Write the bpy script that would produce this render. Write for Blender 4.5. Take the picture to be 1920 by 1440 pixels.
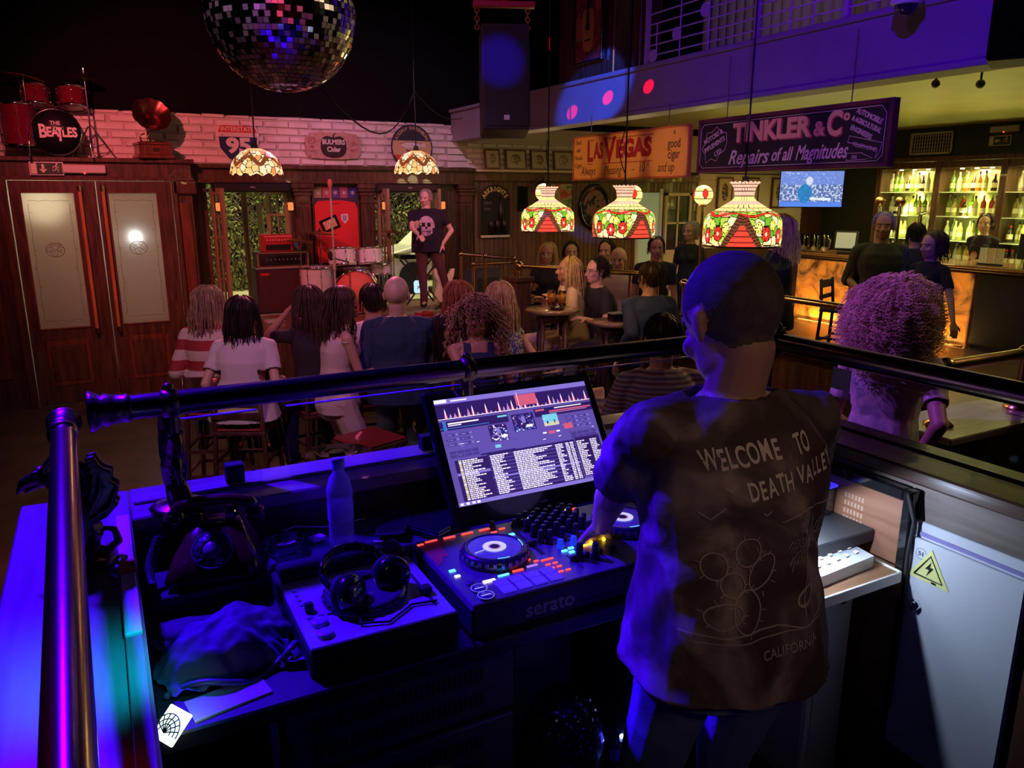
import bpy, math, random
from mathutils import Vector as V, Matrix, noise, Euler
from mathutils.bvhtree import BVHTree
random.seed(7)
R = math.radians
for o in list(bpy.data.objects): bpy.data.objects.remove(o)
S = bpy.context.scene
COL = S.collection
# ---------------------------------------------------------------- camera
cd = bpy.data.cameras.new('camera'); cd.sensor_fit = 'HORIZONTAL'; cd.sensor_width = 36
cd.lens = 36*1450/1920; cd.clip_start = .05; cd.clip_end = 100
cam = bpy.data.objects.new('camera', cd); COL.objects.link(cam)
cam.location = (0, 0, 2.1); cam.rotation_euler = (R(90-13.8), 0, R(-27.9))
S.camera = cam
# ---------------------------------------------------------------- world
w = bpy.data.worlds.new('night'); S.world = w; w.use_nodes = True
w.node_tree.nodes['Background'].inputs[0].default_value = (.30, .16, .42, 1)
w.node_tree.nodes['Background'].inputs[1].default_value = .010
# ---------------------------------------------------------------- lights
def spot(name, loc, aim, color, watts, deg, blend=.3, r=.04):
    l = bpy.data.lights.new(name, 'SPOT'); l.color = color; l.energy = watts; l.spot_size = R(deg); l.spot_blend = blend; l.shadow_soft_size = r
    o = bpy.data.objects.new(name, l); COL.objects.link(o); o.location = loc
    o.rotation_euler = (V(aim)-V(loc)).to_track_quat('-Z', 'Y').to_euler(); return o
def point(name, loc, color, watts, r=.05):
    l = bpy.data.lights.new(name, 'POINT'); l.color = color; l.energy = watts; l.shadow_soft_size = r
    o = bpy.data.objects.new(name, l); COL.objects.link(o); o.location = loc; return o
def area(name, loc, aim, color, watts, sx, sy):
    l = bpy.data.lights.new(name, 'AREA'); l.shape = 'RECTANGLE'; l.size = sx; l.size_y = sy; l.color = color; l.energy = watts
    o = bpy.data.objects.new(name, l); COL.objects.link(o); o.location = loc
    o.rotation_euler = (V(aim)-V(loc)).to_track_quat('-Z', 'Y').to_euler(); return o
BLUE = (.035, .0, 1); RED = (1, .02, .03); PINK = (1, .10, .38); WARM = (1, .66, .26)
spot('stage_spot_blue', (-.55, 3.6, 3.8), (.12, 1.70, 1.2), BLUE, 2300, 38, .35, .10)
spot('stage_spot_blue', (.05, 3.9, 3.9), (1.02, 1.2, 1.75), BLUE, 900, 19, .5, .10)
spot('fascia_spot_blue', (1.2, 1.2, 3.9), (4.4, 3.7, 3.35), (.10, .0, 1), 420, 42, .7)
spot('fascia_spot_purple', (.8, 2.2, 4.2), (4.4, 5.2, 3.3), (.5, .04, 1), 55, 60, 1)
spot('streak_spot_blue', (1.2, 1.6, 4.6), (4.5, 6.75, 3.06), (.03, .10, 1), 4200, 7, .3)
spot('streak_spot_blue', (.8, 2.0, 4.6), (2.72, 5.3, 2.93), BLUE, 1500, 5, .3)
for q in ((4.5, 7.17, 2.92), (4.5, 6.53, 3.0), (4.5, 5.90, 3.03)):
    spot('dot_spot_red', (.9, 2.6, 4.2), q, (1, .0, .02), 5200, 1.3, .2, .005)
spot('wall_spot_red', (-.6, 6.6, 3.9), (1.3, 10.3, 2.0), (1, .15, .17), 500, 75, .9)
spot('wall_spot_purple', (2.8, 7.2, 4.3), (3.6, 10.3, 2.6), (.85, .38, .75), 170, 70, .9)
spot('crowd_spot_pink', (2.6, 8.8, 3.9), (1.4, 6.0, 1.2), (1, .16, .34), 640, 44, .8)
spot('crowd_spot_violet', (.6, 3.2, 4.2), (1.8, 5.4, 1.2), (.55, .12, .9), 130, 60, .8)
spot('singer_spot_red', (5.1, 8.3, 2.9), (3.8, 9.6, 1.7), (1, .05, .06), 70, 50, .6)
spot('singer_fill_violet', (2.2, 6.4, 3.6), (3.7, 9.6, 1.4), (.8, .4, .8), 70, 45, .9)
spot('curl_spot_violet', (.9, 3.6, 3.9), (2.95, 2.2, 1.5), (.42, .10, 1), 420, 20, .6)
spot('curl_spot_warm', (4.6, 1.4, 2.7), (2.98, 2.15, 1.3), (1, .66, .36), 34, 36, .8)
for y in (5.5, 6.15, 6.8): spot('sign_fill_warm', (2.9, y, 2.5), (4.44, y, 2.44), (1, .62, .30), 26, 25, .6)  # added warm fills that brighten the two hanging signs
for y in (3.6, 4.25, 4.9): spot('sign_fill_warm', (2.9, y, 2.55), (4.44, y, 2.46), (1, .60, .35), 9, 24, .6)
spot('floor_spot_red', (-1.8, 1.6, 3.2), (-.30, .75, 1.3), (1, .02, .06), 110, 22, .8)
spot('ball_spot_blue', (-1.3, 1.6, 4.4), (.78, 3.51, 2.95), (.08, .02, 1), 260, 14, .5, .12)
spot('ball_spot_red', (.3, .2, 3.0), (.78, 3.51, 2.80), (1, .05, .10), 60, 12, .5, .10)
spot('ball_spot_warm', (3.4, 1.6, 3.9), (.78, 3.51, 2.85), (1, .70, .40), 90, 12, .5, .10)
spot('room_key_warm', (-1.2, 2.6, 4.3), (1.5, 6.0, .9), (1, .48, .42), 250, 80, 1, .3)
spot('booth_fill_warm', (.5, -1.3, 3.3), (1.12, 1.0, 1.6), (1, .62, .46), 34, 24, 1, .3)
area('bar_ceiling_light', (7.6, 6.2, 3.0), (7.6, 6.2, 0), (.95, .85, .35), 20, 3.5, 5)
area('bar_uplight', (7.4, 5.4, 2.1), (7.2, 5.2, 3.1), (.80, .78, .22), 26, 4.0, 5)
area('garden_light', (3.0, 12.2, 4.6), (2.8, 13.2, 1.5), (1, .92, .50), 330, 5, 1)
# ---------------------------------------------------------------- materials
MT = {}
def mat(name, col, rough=.5, metal=0, emis=None, es=0, spec=.5, trans=0, bump=0, bscale=40, alpha=1, coat=0, ior=1.45, var=0, vscale=8):
    if name in MT: return MT[name]
    m = bpy.data.materials.new(name); m.use_nodes = True; nt = m.node_tree; b = nt.nodes['Principled BSDF']
    I = b.inputs
    I['Base Color'].default_value = (*col, 1); I['Roughness'].default_value = rough; I['Metallic'].default_value = metal
    I['Specular IOR Level'].default_value = spec; I['Transmission Weight'].default_value = trans; I['IOR'].default_value = ior
    I['Alpha'].default_value = alpha; I['Coat Weight'].default_value = coat
    if emis: I['Emission Color'].default_value = (*emis, 1); I['Emission Strength'].default_value = es
    if var or bump:
        tc = nt.nodes.new('ShaderNodeTexCoord'); n = nt.nodes.new('ShaderNodeTexNoise'); n.inputs['Scale'].default_value = vscale if var else bscale
        n.inputs['Detail'].default_value = 6; nt.links.new(tc.outputs['Object'], n.inputs['Vector'])
    if var:
        r = nt.nodes.new('ShaderNodeValToRGB'); r.color_ramp.elements[0].position = .3; r.color_ramp.elements[1].position = .7
        r.color_ramp.elements[0].color = (*[c*(1-var) for c in col], 1); r.color_ramp.elements[1].color = (*[min(1, c*(1+var)) for c in col], 1)
        nt.links.new(n.outputs['Fac'], r.inputs['Fac']); nt.links.new(r.outputs['Color'], I['Base Color'])
    if bump:
        n2 = nt.nodes.new('ShaderNodeTexNoise'); n2.inputs['Scale'].default_value = bscale; n2.inputs['Detail'].default_value = 4
        nt.links.new(tc.outputs['Object'], n2.inputs['Vector'])
        bp = nt.nodes.new('ShaderNodeBump'); bp.inputs['Strength'].default_value = bump; bp.inputs['Distance'].default_value = .004
        nt.links.new(n2.outputs['Fac'], bp.inputs['Height']); nt.links.new(bp.outputs['Normal'], I['Normal'])
    MT[name] = m; return m
def wood(name, c1, c2, rough=.35, stretch=(1, 12, 12), coat=.3, scale=2.2):
    m = mat(name, c1, rough, coat=coat); nt = m.node_tree; b = nt.nodes['Principled BSDF']
    tc = nt.nodes.new('ShaderNodeTexCoord'); mp = nt.nodes.new('ShaderNodeMapping'); mp.inputs['Scale'].default_value = stretch
    n = nt.nodes.new('ShaderNodeTexNoise'); n.inputs['Scale'].default_value = scale; n.inputs['Detail'].default_value = 8; n.inputs['Distortion'].default_value = .6
    r = nt.nodes.new('ShaderNodeValToRGB'); r.color_ramp.elements[0].position = .35; r.color_ramp.elements[1].position = .68
    r.color_ramp.elements[0].color = (*c1, 1); r.color_ramp.elements[1].color = (*c2, 1)
    bp = nt.nodes.new('ShaderNodeBump'); bp.inputs['Strength'].default_value = .35; bp.inputs['Distance'].default_value = .003
    L = nt.links.new
    L(tc.outputs['Object'], mp.inputs['Vector']); L(mp.outputs['Vector'], n.inputs['Vector']); L(n.outputs['Fac'], r.inputs['Fac'])
    L(r.outputs['Color'], b.inputs['Base Color']); L(n.outputs['Fac'], bp.inputs['Height']); L(bp.outputs['Normal'], b.inputs['Normal'])
    return m
def attr_mat(name, rough=.4, es=0, attr='paint', metal=0):
    m = mat(name, (1, 1, 1), rough, metal); nt = m.node_tree; b = nt.nodes['Principled BSDF']
    a = nt.nodes.new('ShaderNodeAttribute'); a.attribute_name = attr; nt.links.new(a.outputs['Color'], b.inputs['Base Color'])
    if es: nt.links.new(a.outputs['Color'], b.inputs['Emission Color']); b.inputs['Emission Strength'].default_value = es
    return m
def stripes(name, cols, period, axis=2, rough=.8, warp=.0):   # bands along an axis, one colour after another
    m = mat(name, cols[0], rough); nt = m.node_tree; b = nt.nodes['Principled BSDF']; L = nt.links.new
    tc = nt.nodes.new('ShaderNodeTexCoord'); s = nt.nodes.new('ShaderNodeSeparateXYZ'); d = nt.nodes.new('ShaderNodeMath'); d.operation = 'DIVIDE'; d.inputs[1].default_value = period
    f = nt.nodes.new('ShaderNodeMath'); f.operation = 'FRACT'; r = nt.nodes.new('ShaderNodeValToRGB'); r.color_ramp.interpolation = 'CONSTANT'
    L(tc.outputs['Object'], s.inputs[0]); L(s.outputs[axis], d.inputs[0]); L(d.outputs[0], f.inputs[0]); L(f.outputs[0], r.inputs['Fac'])
    e = r.color_ramp.elements; e[0].color = (*cols[0], 1); e[1].position = 1/len(cols); e[1].color = (*cols[1], 1)
    for i in range(2, len(cols)): x = e.new(i/len(cols)); x.color = (*cols[i], 1)
    L(r.outputs['Color'], b.inputs['Base Color']); return m
def blotch(name, c1, c2, c3, scale=6, rough=.8, dist=.8, lo=.42, hi=.58):
    m = mat(name, c1, rough); nt = m.node_tree; b = nt.nodes['Principled BSDF']; L = nt.links.new
    tc = nt.nodes.new('ShaderNodeTexCoord'); n = nt.nodes.new('ShaderNodeTexNoise'); n.inputs['Scale'].default_value = scale; n.inputs['Detail'].default_value = 5; n.inputs['Distortion'].default_value = dist
    r = nt.nodes.new('ShaderNodeValToRGB'); e = r.color_ramp.elements; e[0].position = lo; e[0].color = (*c1, 1); e[1].position = hi; e[1].color = (*c3, 1); x = e.new((lo+hi)/2); x.color = (*c2, 1)
    L(tc.outputs['Object'], n.inputs['Vector']); L(n.outputs['Fac'], r.inputs['Fac']); L(r.outputs['Color'], b.inputs['Base Color']); return m
M = dict(
 dark=wood('dark_wood', (.050, .022, .014), (.125, .055, .032), .38, (12, 12, 1.2)),
 darkh=wood('dark_wood_rail', (.050, .022, .014), (.12, .055, .034), .32, (12, 1.2, 12)),
 mahog=wood('mahogany_wood', (.10, .028, .016), (.20, .065, .035), .32, (12, 12, 1.2)),
 ledge=wood('ledge_wood', (.20, .15, .13), (.34, .27, .24), .30, (10, 1, 10), .5),
 ledgex=wood('ledge_wood_cross', (.20, .15, .13), (.34, .27, .24), .30, (1, 10, 10), .5),
 brown=wood('brown_wood', (.16, .075, .035), (.30, .15, .075), .45, (1, 10, 10)),
 wain=wood('panel_wood', (.11, .06, .030), (.21, .12, .06), .42, (9, 9, .8)),
 black=mat('black_paint', (.012, .012, .014), .5), gloss=mat('black_gloss', (.010, .010, .012), .18, coat=.5),
 rubber=mat('black_rubber', (.02, .02, .022), .7), void=mat('black_ceiling', (.006, .005, .008), .95, spec=.1),
 brass=mat('aged_brass', (.62, .40, .18), .26, 1, bump=.25, bscale=30, var=.25), brassd=mat('dark_brass', (.22, .14, .07), .32, 1, bump=.5, bscale=60),
 tube=mat('polished_brass_tube', (.72, .50, .30), .20, 1, bump=.12, bscale=14), bronze=mat('dark_bronze', (.05, .04, .032), .28, 1, bump=.4, bscale=50),
 chrome=mat('chrome', (.8, .8, .82), .12, 1), steel=mat('brushed_steel', (.55, .56, .58), .35, 1),
 silver=mat('silver_paint', (.50, .50, .54), .32, .3), white=mat('white_paint', (.78, .78, .76), .5), cream=mat('cream_paint', (.72, .63, .45), .6),
 brick=mat('white_brick', (.72, .66, .62), .8, bump=.9, bscale=22, var=.12, vscale=5), mortar=mat('mortar', (.50, .44, .41), .95),
 glass=mat('clear_glass', (.92, .95, 1), .03, trans=1, ior=1.45), pane=mat('thin_glass_pane', (.85, .9, 1), .04, trans=1, ior=1.01, spec=.5),
 floor=mat('worn_floor', (.13, .085, .065), .38, var=.35, vscale=3, bump=.2), carpet=mat('dark_booth_floor', (.02, .018, .02), .9),
 fascia=mat('fascia_paint', (.30, .26, .30), .55, var=.1, vscale=2), mezz=mat('green_ceiling_paint', (.42, .42, .20), .45, var=.08, vscale=1.5),
 bulk=mat('dark_green_paint', (.035, .045, .028), .55), leather=mat('red_leather', (.30, .03, .03), .35),
 red=mat('red_paint', (.55, .03, .03), .4), darkred=mat('dark_red_plastic', (.10, .006, .010), .2, coat=.5), grey=mat('grey_plastic', (.12, .12, .13), .5),
 lgrey=mat('light_grey_metal', (.62, .64, .66), .4), cable=mat('white_cable', (.75, .75, .7), .5), yel=mat('yellow_cable', (.75, .72, .1), .5),
 paper=mat('paper', (.75, .70, .58), .8), gold=mat('gold_frame', (.45, .30, .12), .4, .6), skin=mat('skin', (.56, .30, .21), .5),
 fgrn=mat('leaf_green', (.20, .26, .06), .6), olive=mat('leaf_olive', (.22, .21, .08), .65), bark=mat('bark', (.20, .15, .10), .9),
)
def emit(name, col, s): return mat(name, tuple(c*.5 for c in col), .5, emis=col, es=s)
# ---------------------------------------------------------------- geometry collector
class G:
    def __init__(s): s.v = []; s.f = []; s.m = []; s.s = []; s.c = None
    def add(s, vs, fs, mi=0, sm=False, T=None):
        o = len(s.v)
        s.v += [T @ V(p) for p in vs] if T else [V(p) for p in vs]
        for f in fs: s.f.append([i+o for i in f]); s.m.append(mi); s.s.append(sm)
        return s
    def box(s, x0, x1, y0, y1, z0, z1, mi=0, T=None):
        return s.add([(x0,y0,z0),(x1,y0,z0),(x1,y1,z0),(x0,y1,z0),(x0,y0,z1),(x1,y0,z1),(x1,y1,z1),(x0,y1,z1)],
                     [(0,3,2,1),(4,5,6,7),(0,1,5,4),(1,2,6,5),(2,3,7,6),(3,0,4,7)], mi, False, T)
    def bbox(s, x0, x1, y0, y1, z0, z1, b=.004, mi=0, T=None):   # box with bevelled edges
        def ring(z, i): return [(x0+i,y0,z),(x1-i,y0,z),(x1,y0+i,z),(x1,y1-i,z),(x1-i,y1,z),(x0+i,y1,z),(x0,y1-i,z),(x0,y0+i,z)]
        def ins(z): return [(x0+b,y0+b,z),(x1-b,y0+b,z),(x1-b,y0+b,z),(x1-b,y1-b,z),(x1-b,y1-b,z),(x0+b,y1-b,z),(x0+b,y1-b,z),(x0+b,y0+b,z)]
        vs = ins(z0)+ring(z0+b, b)+ring(z1-b, b)+ins(z1); fs = []
        for k in range(3):
            for i in range(8): j = (i+1) % 8; fs.append((k*8+i, k*8+j, k*8+8+j, k*8+8+i))
        fs.append((7, 5, 3, 1)); fs.append((25, 27, 29, 31))
        return s.add(vs, fs, mi, False, T)
    def lathe(s, prof, n=24, mi=0, T=None, sm=True, cap=True, a0=0, a1=2*math.pi):
        vs = []; fs = []; full = abs(a1-a0-2*math.pi) < 1e-6; nn = n if full else n+1
        for r, z in prof:
            for i in range(nn): a = a0+(a1-a0)*i/n; vs.append((r*math.cos(a), r*math.sin(a), z))
        for k in range(len(prof)-1):
            for i in range(n):
                j = (i+1) % nn; fs.append((k*nn+i, k*nn+j, (k+1)*nn+j, (k+1)*nn+i))
        s.add(vs, fs, mi, sm, T)
        if cap:
            for k, rev in ((0, True), (len(prof)-1, False)):
                if prof[k][0] > 1e-4:
                    ring = [vs[k*nn+i] for i in range(nn)]; s.add(ring, [tuple(range(nn))[::-1] if rev else tuple(range(nn))], mi, False, T)
        return s
    def cyl(s, p0, p1, r0, r1=None, n=14, mi=0, cap=True, sm=True, T=None):
        p0 = V(p0); p1 = V(p1); d = p1-p0; r1 = r0 if r1 is None else r1
        Q = Matrix.Translation(p0) @ d.to_track_quat('Z', 'Y').to_matrix().to_4x4()
        return s.lathe([(r0, 0), (r1, d.length)], n, mi, (T @ Q) if T else Q, sm, cap)
    def tube(s, pts, r, n=8, mi=0, T=None, cap=True):
        pts = [V(p) for p in pts]; rs = r if isinstance(r, (list, tuple)) else [r]*len(pts); vs = []; fs = []
        up = V((0, 0, 1)); d0 = (pts[1]-pts[0]).normalized()
        if abs(d0.dot(up)) > .95: up = V((1, 0, 0))
        u = d0.cross(up).normalized()
        for i, p in enumerate(pts):
            d = (pts[min(i+1, len(pts)-1)]-pts[max(i-1, 0)])
            d = d.normalized() if d.length > 1e-9 else d0
            u = (u-d*u.dot(d)); u = u.normalized() if u.length > 1e-6 else d.orthogonal().normalized(); v = d.cross(u)
            for k in range(n): a = 2*math.pi*k/n; vs.append(p+(u*math.cos(a)+v*math.sin(a))*rs[i])
        for i in range(len(pts)-1):
            for k in range(n): j = (k+1) % n; fs.append((i*n+k, i*n+j, (i+1)*n+j, (i+1)*n+k))
        if cap: fs.append(tuple(range(n))[::-1]); fs.append(tuple((len(pts)-1)*n+k for k in range(n)))
        return s.add(vs, fs, mi, True, T)
    def sph(s, c, r, n=12, m=8, mi=0, T=None, rot=None):
        r = (r, r, r) if not isinstance(r, (tuple, list)) else r; vs = []; fs = []
        Q = Matrix.Translation(V(c)) @ (rot.to_4x4() if rot else Matrix.Identity(4))
        for j in range(m+1):
            t = math.pi*j/m
            for i in range(n): a = 2*math.pi*i/n; vs.append(Q @ V((r[0]*math.sin(t)*math.cos(a), r[1]*math.sin(t)*math.sin(a), r[2]*math.cos(t))))
        for j in range(m):
            for i in range(n): k = (i+1) % n; fs.append((j*n+i, (j+1)*n+i, (j+1)*n+k, j*n+k))
        return s.add(vs, fs, mi, True, T)
    def text(s, txt, size, x, z, y=0, mi=0, sx=1, rot=0, bold=0, ext=.0015, T=None, align='CENTER', shear=0, fit=None):
        c = bpy.data.curves.new('t', 'FONT'); c.body = txt; c.size = size; c.extrude = ext; c.align_x = align; c.align_y = 'CENTER'; c.offset = bold; c.resolution_u = 3; c.shear = shear
        o = bpy.data.objects.new('t', c); me = o.to_mesh()
        ca, sa = math.cos(rot), math.sin(rot)
        if fit and me.vertices: xs = [p.co.x for p in me.vertices]; sx = fit/max(1e-6, max(xs)-min(xs)); x -= (max(xs)+min(xs))/2*sx*ca; z -= (max(xs)+min(xs))/2*sx*sa
        vs = []
        for p in me.vertices:
            a = p.co.x*sx; b = p.co.y; vs.append((x+a*ca-b*sa, y-p.co.z, z+a*sa+b*ca))
        s.add(vs, [tuple(f.vertices) for f in me.polygons], mi, False, T)
        o.to_mesh_clear(); bpy.data.objects.remove(o); bpy.data.curves.remove(c); return s
    def arc(s, txt, size, cx, cz, rad, a0, a1, y=0, mi=0, sx=1, bold=0, flip=1):   # letters along an arc, angles in degrees from the top, clockwise
        n = len(txt)
        for i, ch in enumerate(txt):
            if ch == ' ': continue
            a = R(a0+(a1-a0)*(i/(n-1) if n > 1 else 0)); s.text(ch, size, cx+rad*math.sin(a), cz+rad*math.cos(a)*flip, y, mi, sx, -a*flip, bold)
        return s
    def poly(s, pts, y, th=.002, mi=0, T=None):   # flat outline in x-z, given a thickness towards -y
        n = len(pts); vs = [(p[0], y, p[1]) for p in pts]+[(p[0], y-th, p[1]) for p in pts]
        fs = [tuple(range(n)), tuple(range(2*n-1, n-1, -1))]+[(i, i+n, (i+1) % n+n, (i+1) % n) for i in range(n)]
        return s.add(vs, fs, mi, False, T)
    def build(s, name, mats, parent=None, loc=None, rotz=0, label=None, cat=None, group=None, kind=None, bevel=0):
        if not isinstance(mats, (list, tuple)): mats = [mats]
        me = bpy.data.meshes.new(name); me.from_pydata([tuple(p) for p in s.v], [], s.f)
        me.polygons.foreach_set('material_index', s.m); me.polygons.foreach_set('use_smooth', s.s)
        for m in mats: me.materials.append(M[m] if isinstance(m, str) else m)
        if s.c:
            ca = me.color_attributes.new('paint', 'FLOAT_COLOR', 'CORNER'); d = []
            for f, c in zip(s.f, s.c): d += [c[0], c[1], c[2], 1]*len(f)
            ca.data.foreach_set('color', d)
        me.update()
        o = bpy.data.objects.new(name, me); COL.objects.link(o)
        if parent: o.parent = parent
        if loc: o.location = loc
        o.rotation_euler = (0, 0, rotz)
        if bevel: bm = o.modifiers.new('b', 'BEVEL'); bm.width = bevel; bm.segments = 2; bm.limit_method = 'ANGLE'
        tag(o, label, cat, group, kind); return o
def tag(o, label=None, cat=None, group=None, kind=None):
    if label: o['label'] = label
    if cat: o['category'] = cat
    if group: o['group'] = group
    if kind: o['kind'] = kind
    return o
def thing(name, loc, rotz=0, label=None, cat=None, group=None):
    o = bpy.data.objects.new(name, None); COL.objects.link(o); o.empty_display_size = .1
    o.location = loc; o.rotation_euler = (0, 0, rotz); return tag(o, label, cat, group)
def kids(o): return [c for c in bpy.data.objects if c.parent == o]
def dup(o, loc, rotz=None, label=None, group=None, parent=None, scale=None):
    c = o.copy(); COL.objects.link(c)
    if parent: c.parent = parent
    else:
        c.location = loc
        if rotz is not None: c.rotation_euler = (0, 0, rotz)
        if scale: c.scale = (scale,)*3
        if label: c['label'] = label
        if group: c['group'] = group
    for k in kids(o): dup(k, None, parent=c)
    return c
def struct(g, name, mats, **k): return g.build(name, mats, kind='structure', **k)
def TR(x=0, y=0, z=0, rx=0, ry=0, rz=0): return Matrix.Translation((x, y, z)) @ Euler((rx, ry, rz)).to_matrix().to_4x4()
F0 = -.25      # dance floor
PF = .10       # raised floor on the bar side
SF = .63       # stage top
BF = .28       # booth floor
YW = 10.3      # far wall
# ================================================================ SETTING
def brickwork(g, x0, x1, z0, z1, y, seed, mi=0, bw=.285, bh=.088):
    rnd = random.Random(seed); z = z0; row = 0
    while z < z1-.03:
        x = x0-(bw/2 if row % 2 else 0)
        while x < x1:
            a = max(x, x0)+.008; b = min(x+bw*rnd.uniform(.9, 1.08), x1)-.006; t = min(z+bh-.012, z1)
            if b-a > .03:
                d = rnd.uniform(.018, .034); j = [rnd.uniform(-.005, .005) for _ in range(8)]; e = .010
                vs = [(a+j[0],y,z+j[1]),(b+j[2],y,z+j[3]),(b+j[4],y,t+j[5]),(a+j[6],y,t+j[7]),(a+e+j[0],y-d,z+e+j[1]),(b-e+j[2],y-d+j[3]*.6,z+e),(b-e+j[4],y-d,t-e+j[5]),(a+e,y-d+j[6]*.6,t-e+j[7])]
                g.add(vs, [(4,5,6,7),(0,1,5,4),(1,2,6,5),(2,3,7,6),(3,0,4,7)], mi)
            x += bw
        z += bh; row += 1
# floor, ceiling
struct(G().box(-4.2, 12.8, -2.6, YW, F0-.1, F0), 'floor', 'floor')
struct(G().box(-4.2, 12.8, -2.6, 11.6, 5.3, 5.4), 'ceiling', 'void')
struct(G().box(-4.3, -4.2, -2.6, 11.6, F0-.1, 5.4), 'wall_left', 'void')
struct(G().box(-4.2, 12.8, -2.7, -2.6, F0-.1, 5.4), 'wall_front', 'void')
g = G().box(11.95, 12.05, -2.6, YW, F0-.1, 5.4)
struct(g, 'wall_right', 'bulk')
# back wall with two doorways on the stage, porch opening at the left
g = G()
g.box(1.05, 1.25, YW, YW+.2, F0, 2.44); g.box(1.25, 2.26, YW, YW+.2, 2.22, 2.44); g.box(2.26, 3.32, YW, YW+.2, F0, 2.44)
g.box(3.32, 4.25, YW, YW+.2, 2.22, 2.44); g.box(4.25, 12.05, YW, YW+.2, F0, 2.42)
g.box(1.25, 2.26, YW, YW+.2, F0, SF); g.box(3.32, 4.25, YW, YW+.2, F0, SF)
g.box(-4.2, 12.05, YW, YW+.2, 2.44, 3.02, 1); g.box(-4.2, 12.05, YW+.02, YW+.2, 3.02, 5.3, 2)
brickwork(g, -3.0, 4.45, 2.46, 3.03, YW, 3, 3); brickwork(g, 4.72, 6.9, 2.44, 2.80, YW, 5, 3, .24, .075)
for i in range(52):                                       # tongue-and-groove boards under the mezzanine
    x = 4.84+i*.078
    if x+.07 < 8.9: g.box(x, x+.07, YW-.014, YW, .1, 2.30, 4)
g.box(8.95, 11.4, YW-.01, YW, 1.2, 2.42, 5)
for k in range(12): g.box(8.95, 11.4, YW-.02, YW-.01, 1.25+k*.1, 1.325+k*.1, 5)
struct(g, 'wall_back', ['dark', 'mortar', 'void', 'brick', 'wain', 'cream'])
# slanting brick return beside the mezzanine
g = G(); 
for r in range(6):
    z = 2.46+r*.088; x = 4.78-r*.055
    g.add([(4.42, YW-.02, z), (x, YW-.02, z), (x-.05, YW-.02, z+.08), (4.42, YW-.02, z+.08), (4.42, YW-.05, z), (x-.01, YW-.05, z+.004), (x-.06, YW-.05, z+.074), (4.42, YW-.05, z+.076)],
          [(4,5,6,7),(0,1,5,4),(1,2,6,5),(2,3,7,6),(3,0,4,7)], 0)
struct(g, 'trim_1', 'brick')
# beam, cornices and the white picture shelf
g = G().bbox(1.05, 4.78, YW-.12, YW, 2.25, 2.43, .01); g.bbox(1.05, 4.8, YW-.17, YW, 2.40, 2.45, .008); g.bbox(1.05, 4.78, YW-.145, YW, 2.23, 2.262, .006)
struct(g, 'trim_2', 'dark')
g = G().bbox(4.66, 6.95, YW-.13, YW, 2.405, 2.44, .004, 0); g.bbox(4.8, 8.95, YW-.06, YW, 2.28, 2.405, .01, 1)
struct(g, 'trim_3', ['cream', 'wain'])
# pilasters
def pilaster(name, x, w=.19):
    g = G().bbox(x-w/2, x+w/2, YW-.10, YW, SF, 2.14, .008)
    for z0, z1, e in ((SF, SF+.14, .02), (1.98, 2.0, .014), (2.08, 2.12, .016), (2.13, 2.17, .03), (2.17, 2.23, .045)): g.bbox(x-w/2-e, x+w/2+e, YW-.10-e, YW, z0, z1, .006)
    for k in range(3): xx = x-w/2+w*(k+.7)/3.4; g.bbox(xx-.008, xx+.018, YW-.112, YW-.09, SF+.2, 1.94, .004)
    struct(g, name, 'dark')
pilaster('trim_4', 2.385); pilaster('trim_5', 3.24); pilaster('trim_6', 4.68)
# porch of the entrance
g = G(); g.box(-4.2, 1.06, 9.98, YW, 2.27, 2.48); g.bbox(-4.2, 1.10, 9.94, YW, 2.44, 2.49, .008); g.bbox(-4.2, 1.08, 9.96, YW, 2.25, 2.285, .006)
g.box(-4.2, -.80, 9.98, 10.2, F0, 2.27); g.box(.86, 1.05, 9.98, YW+.9, F0, 2.27); g.box(-4.2, 1.05, YW+.9, YW+1, F0, 2.5, 1); g.box(-.90, -.80, 10.1, YW+.9, F0, 2.27, 1)
g.box(-4.2, 1.05, YW, YW+.95, 2.27, 2.44, 1)
for x0, x1 in ((-1.42, -.98), (.90, 1.02)):
    for z0, z1 in ((.1, 2.0),): g.bbox(x0, x1, 9.955, 9.98, z0, z1, .006, 2)
g.bbox(.86, 1.09, 9.93, 9.98, F0, F0+.18, .006); g.bbox(.85, 1.10, 9.93, 9.98, 2.1, 2.25, .01)
struct(g, 'wall_porch', ['dark', 'cream', 'mahog'])
struct(G().bbox(-.86, -.775, 9.93, 9.98, F0, 2.26, .008).bbox(.835, .89, 9.93, 9.98, F0, 2.26, .008).bbox(-.775, .835, 9.94, 9.98, 2.245, 2.27, .004), 'trim_7', 'dark')
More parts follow.
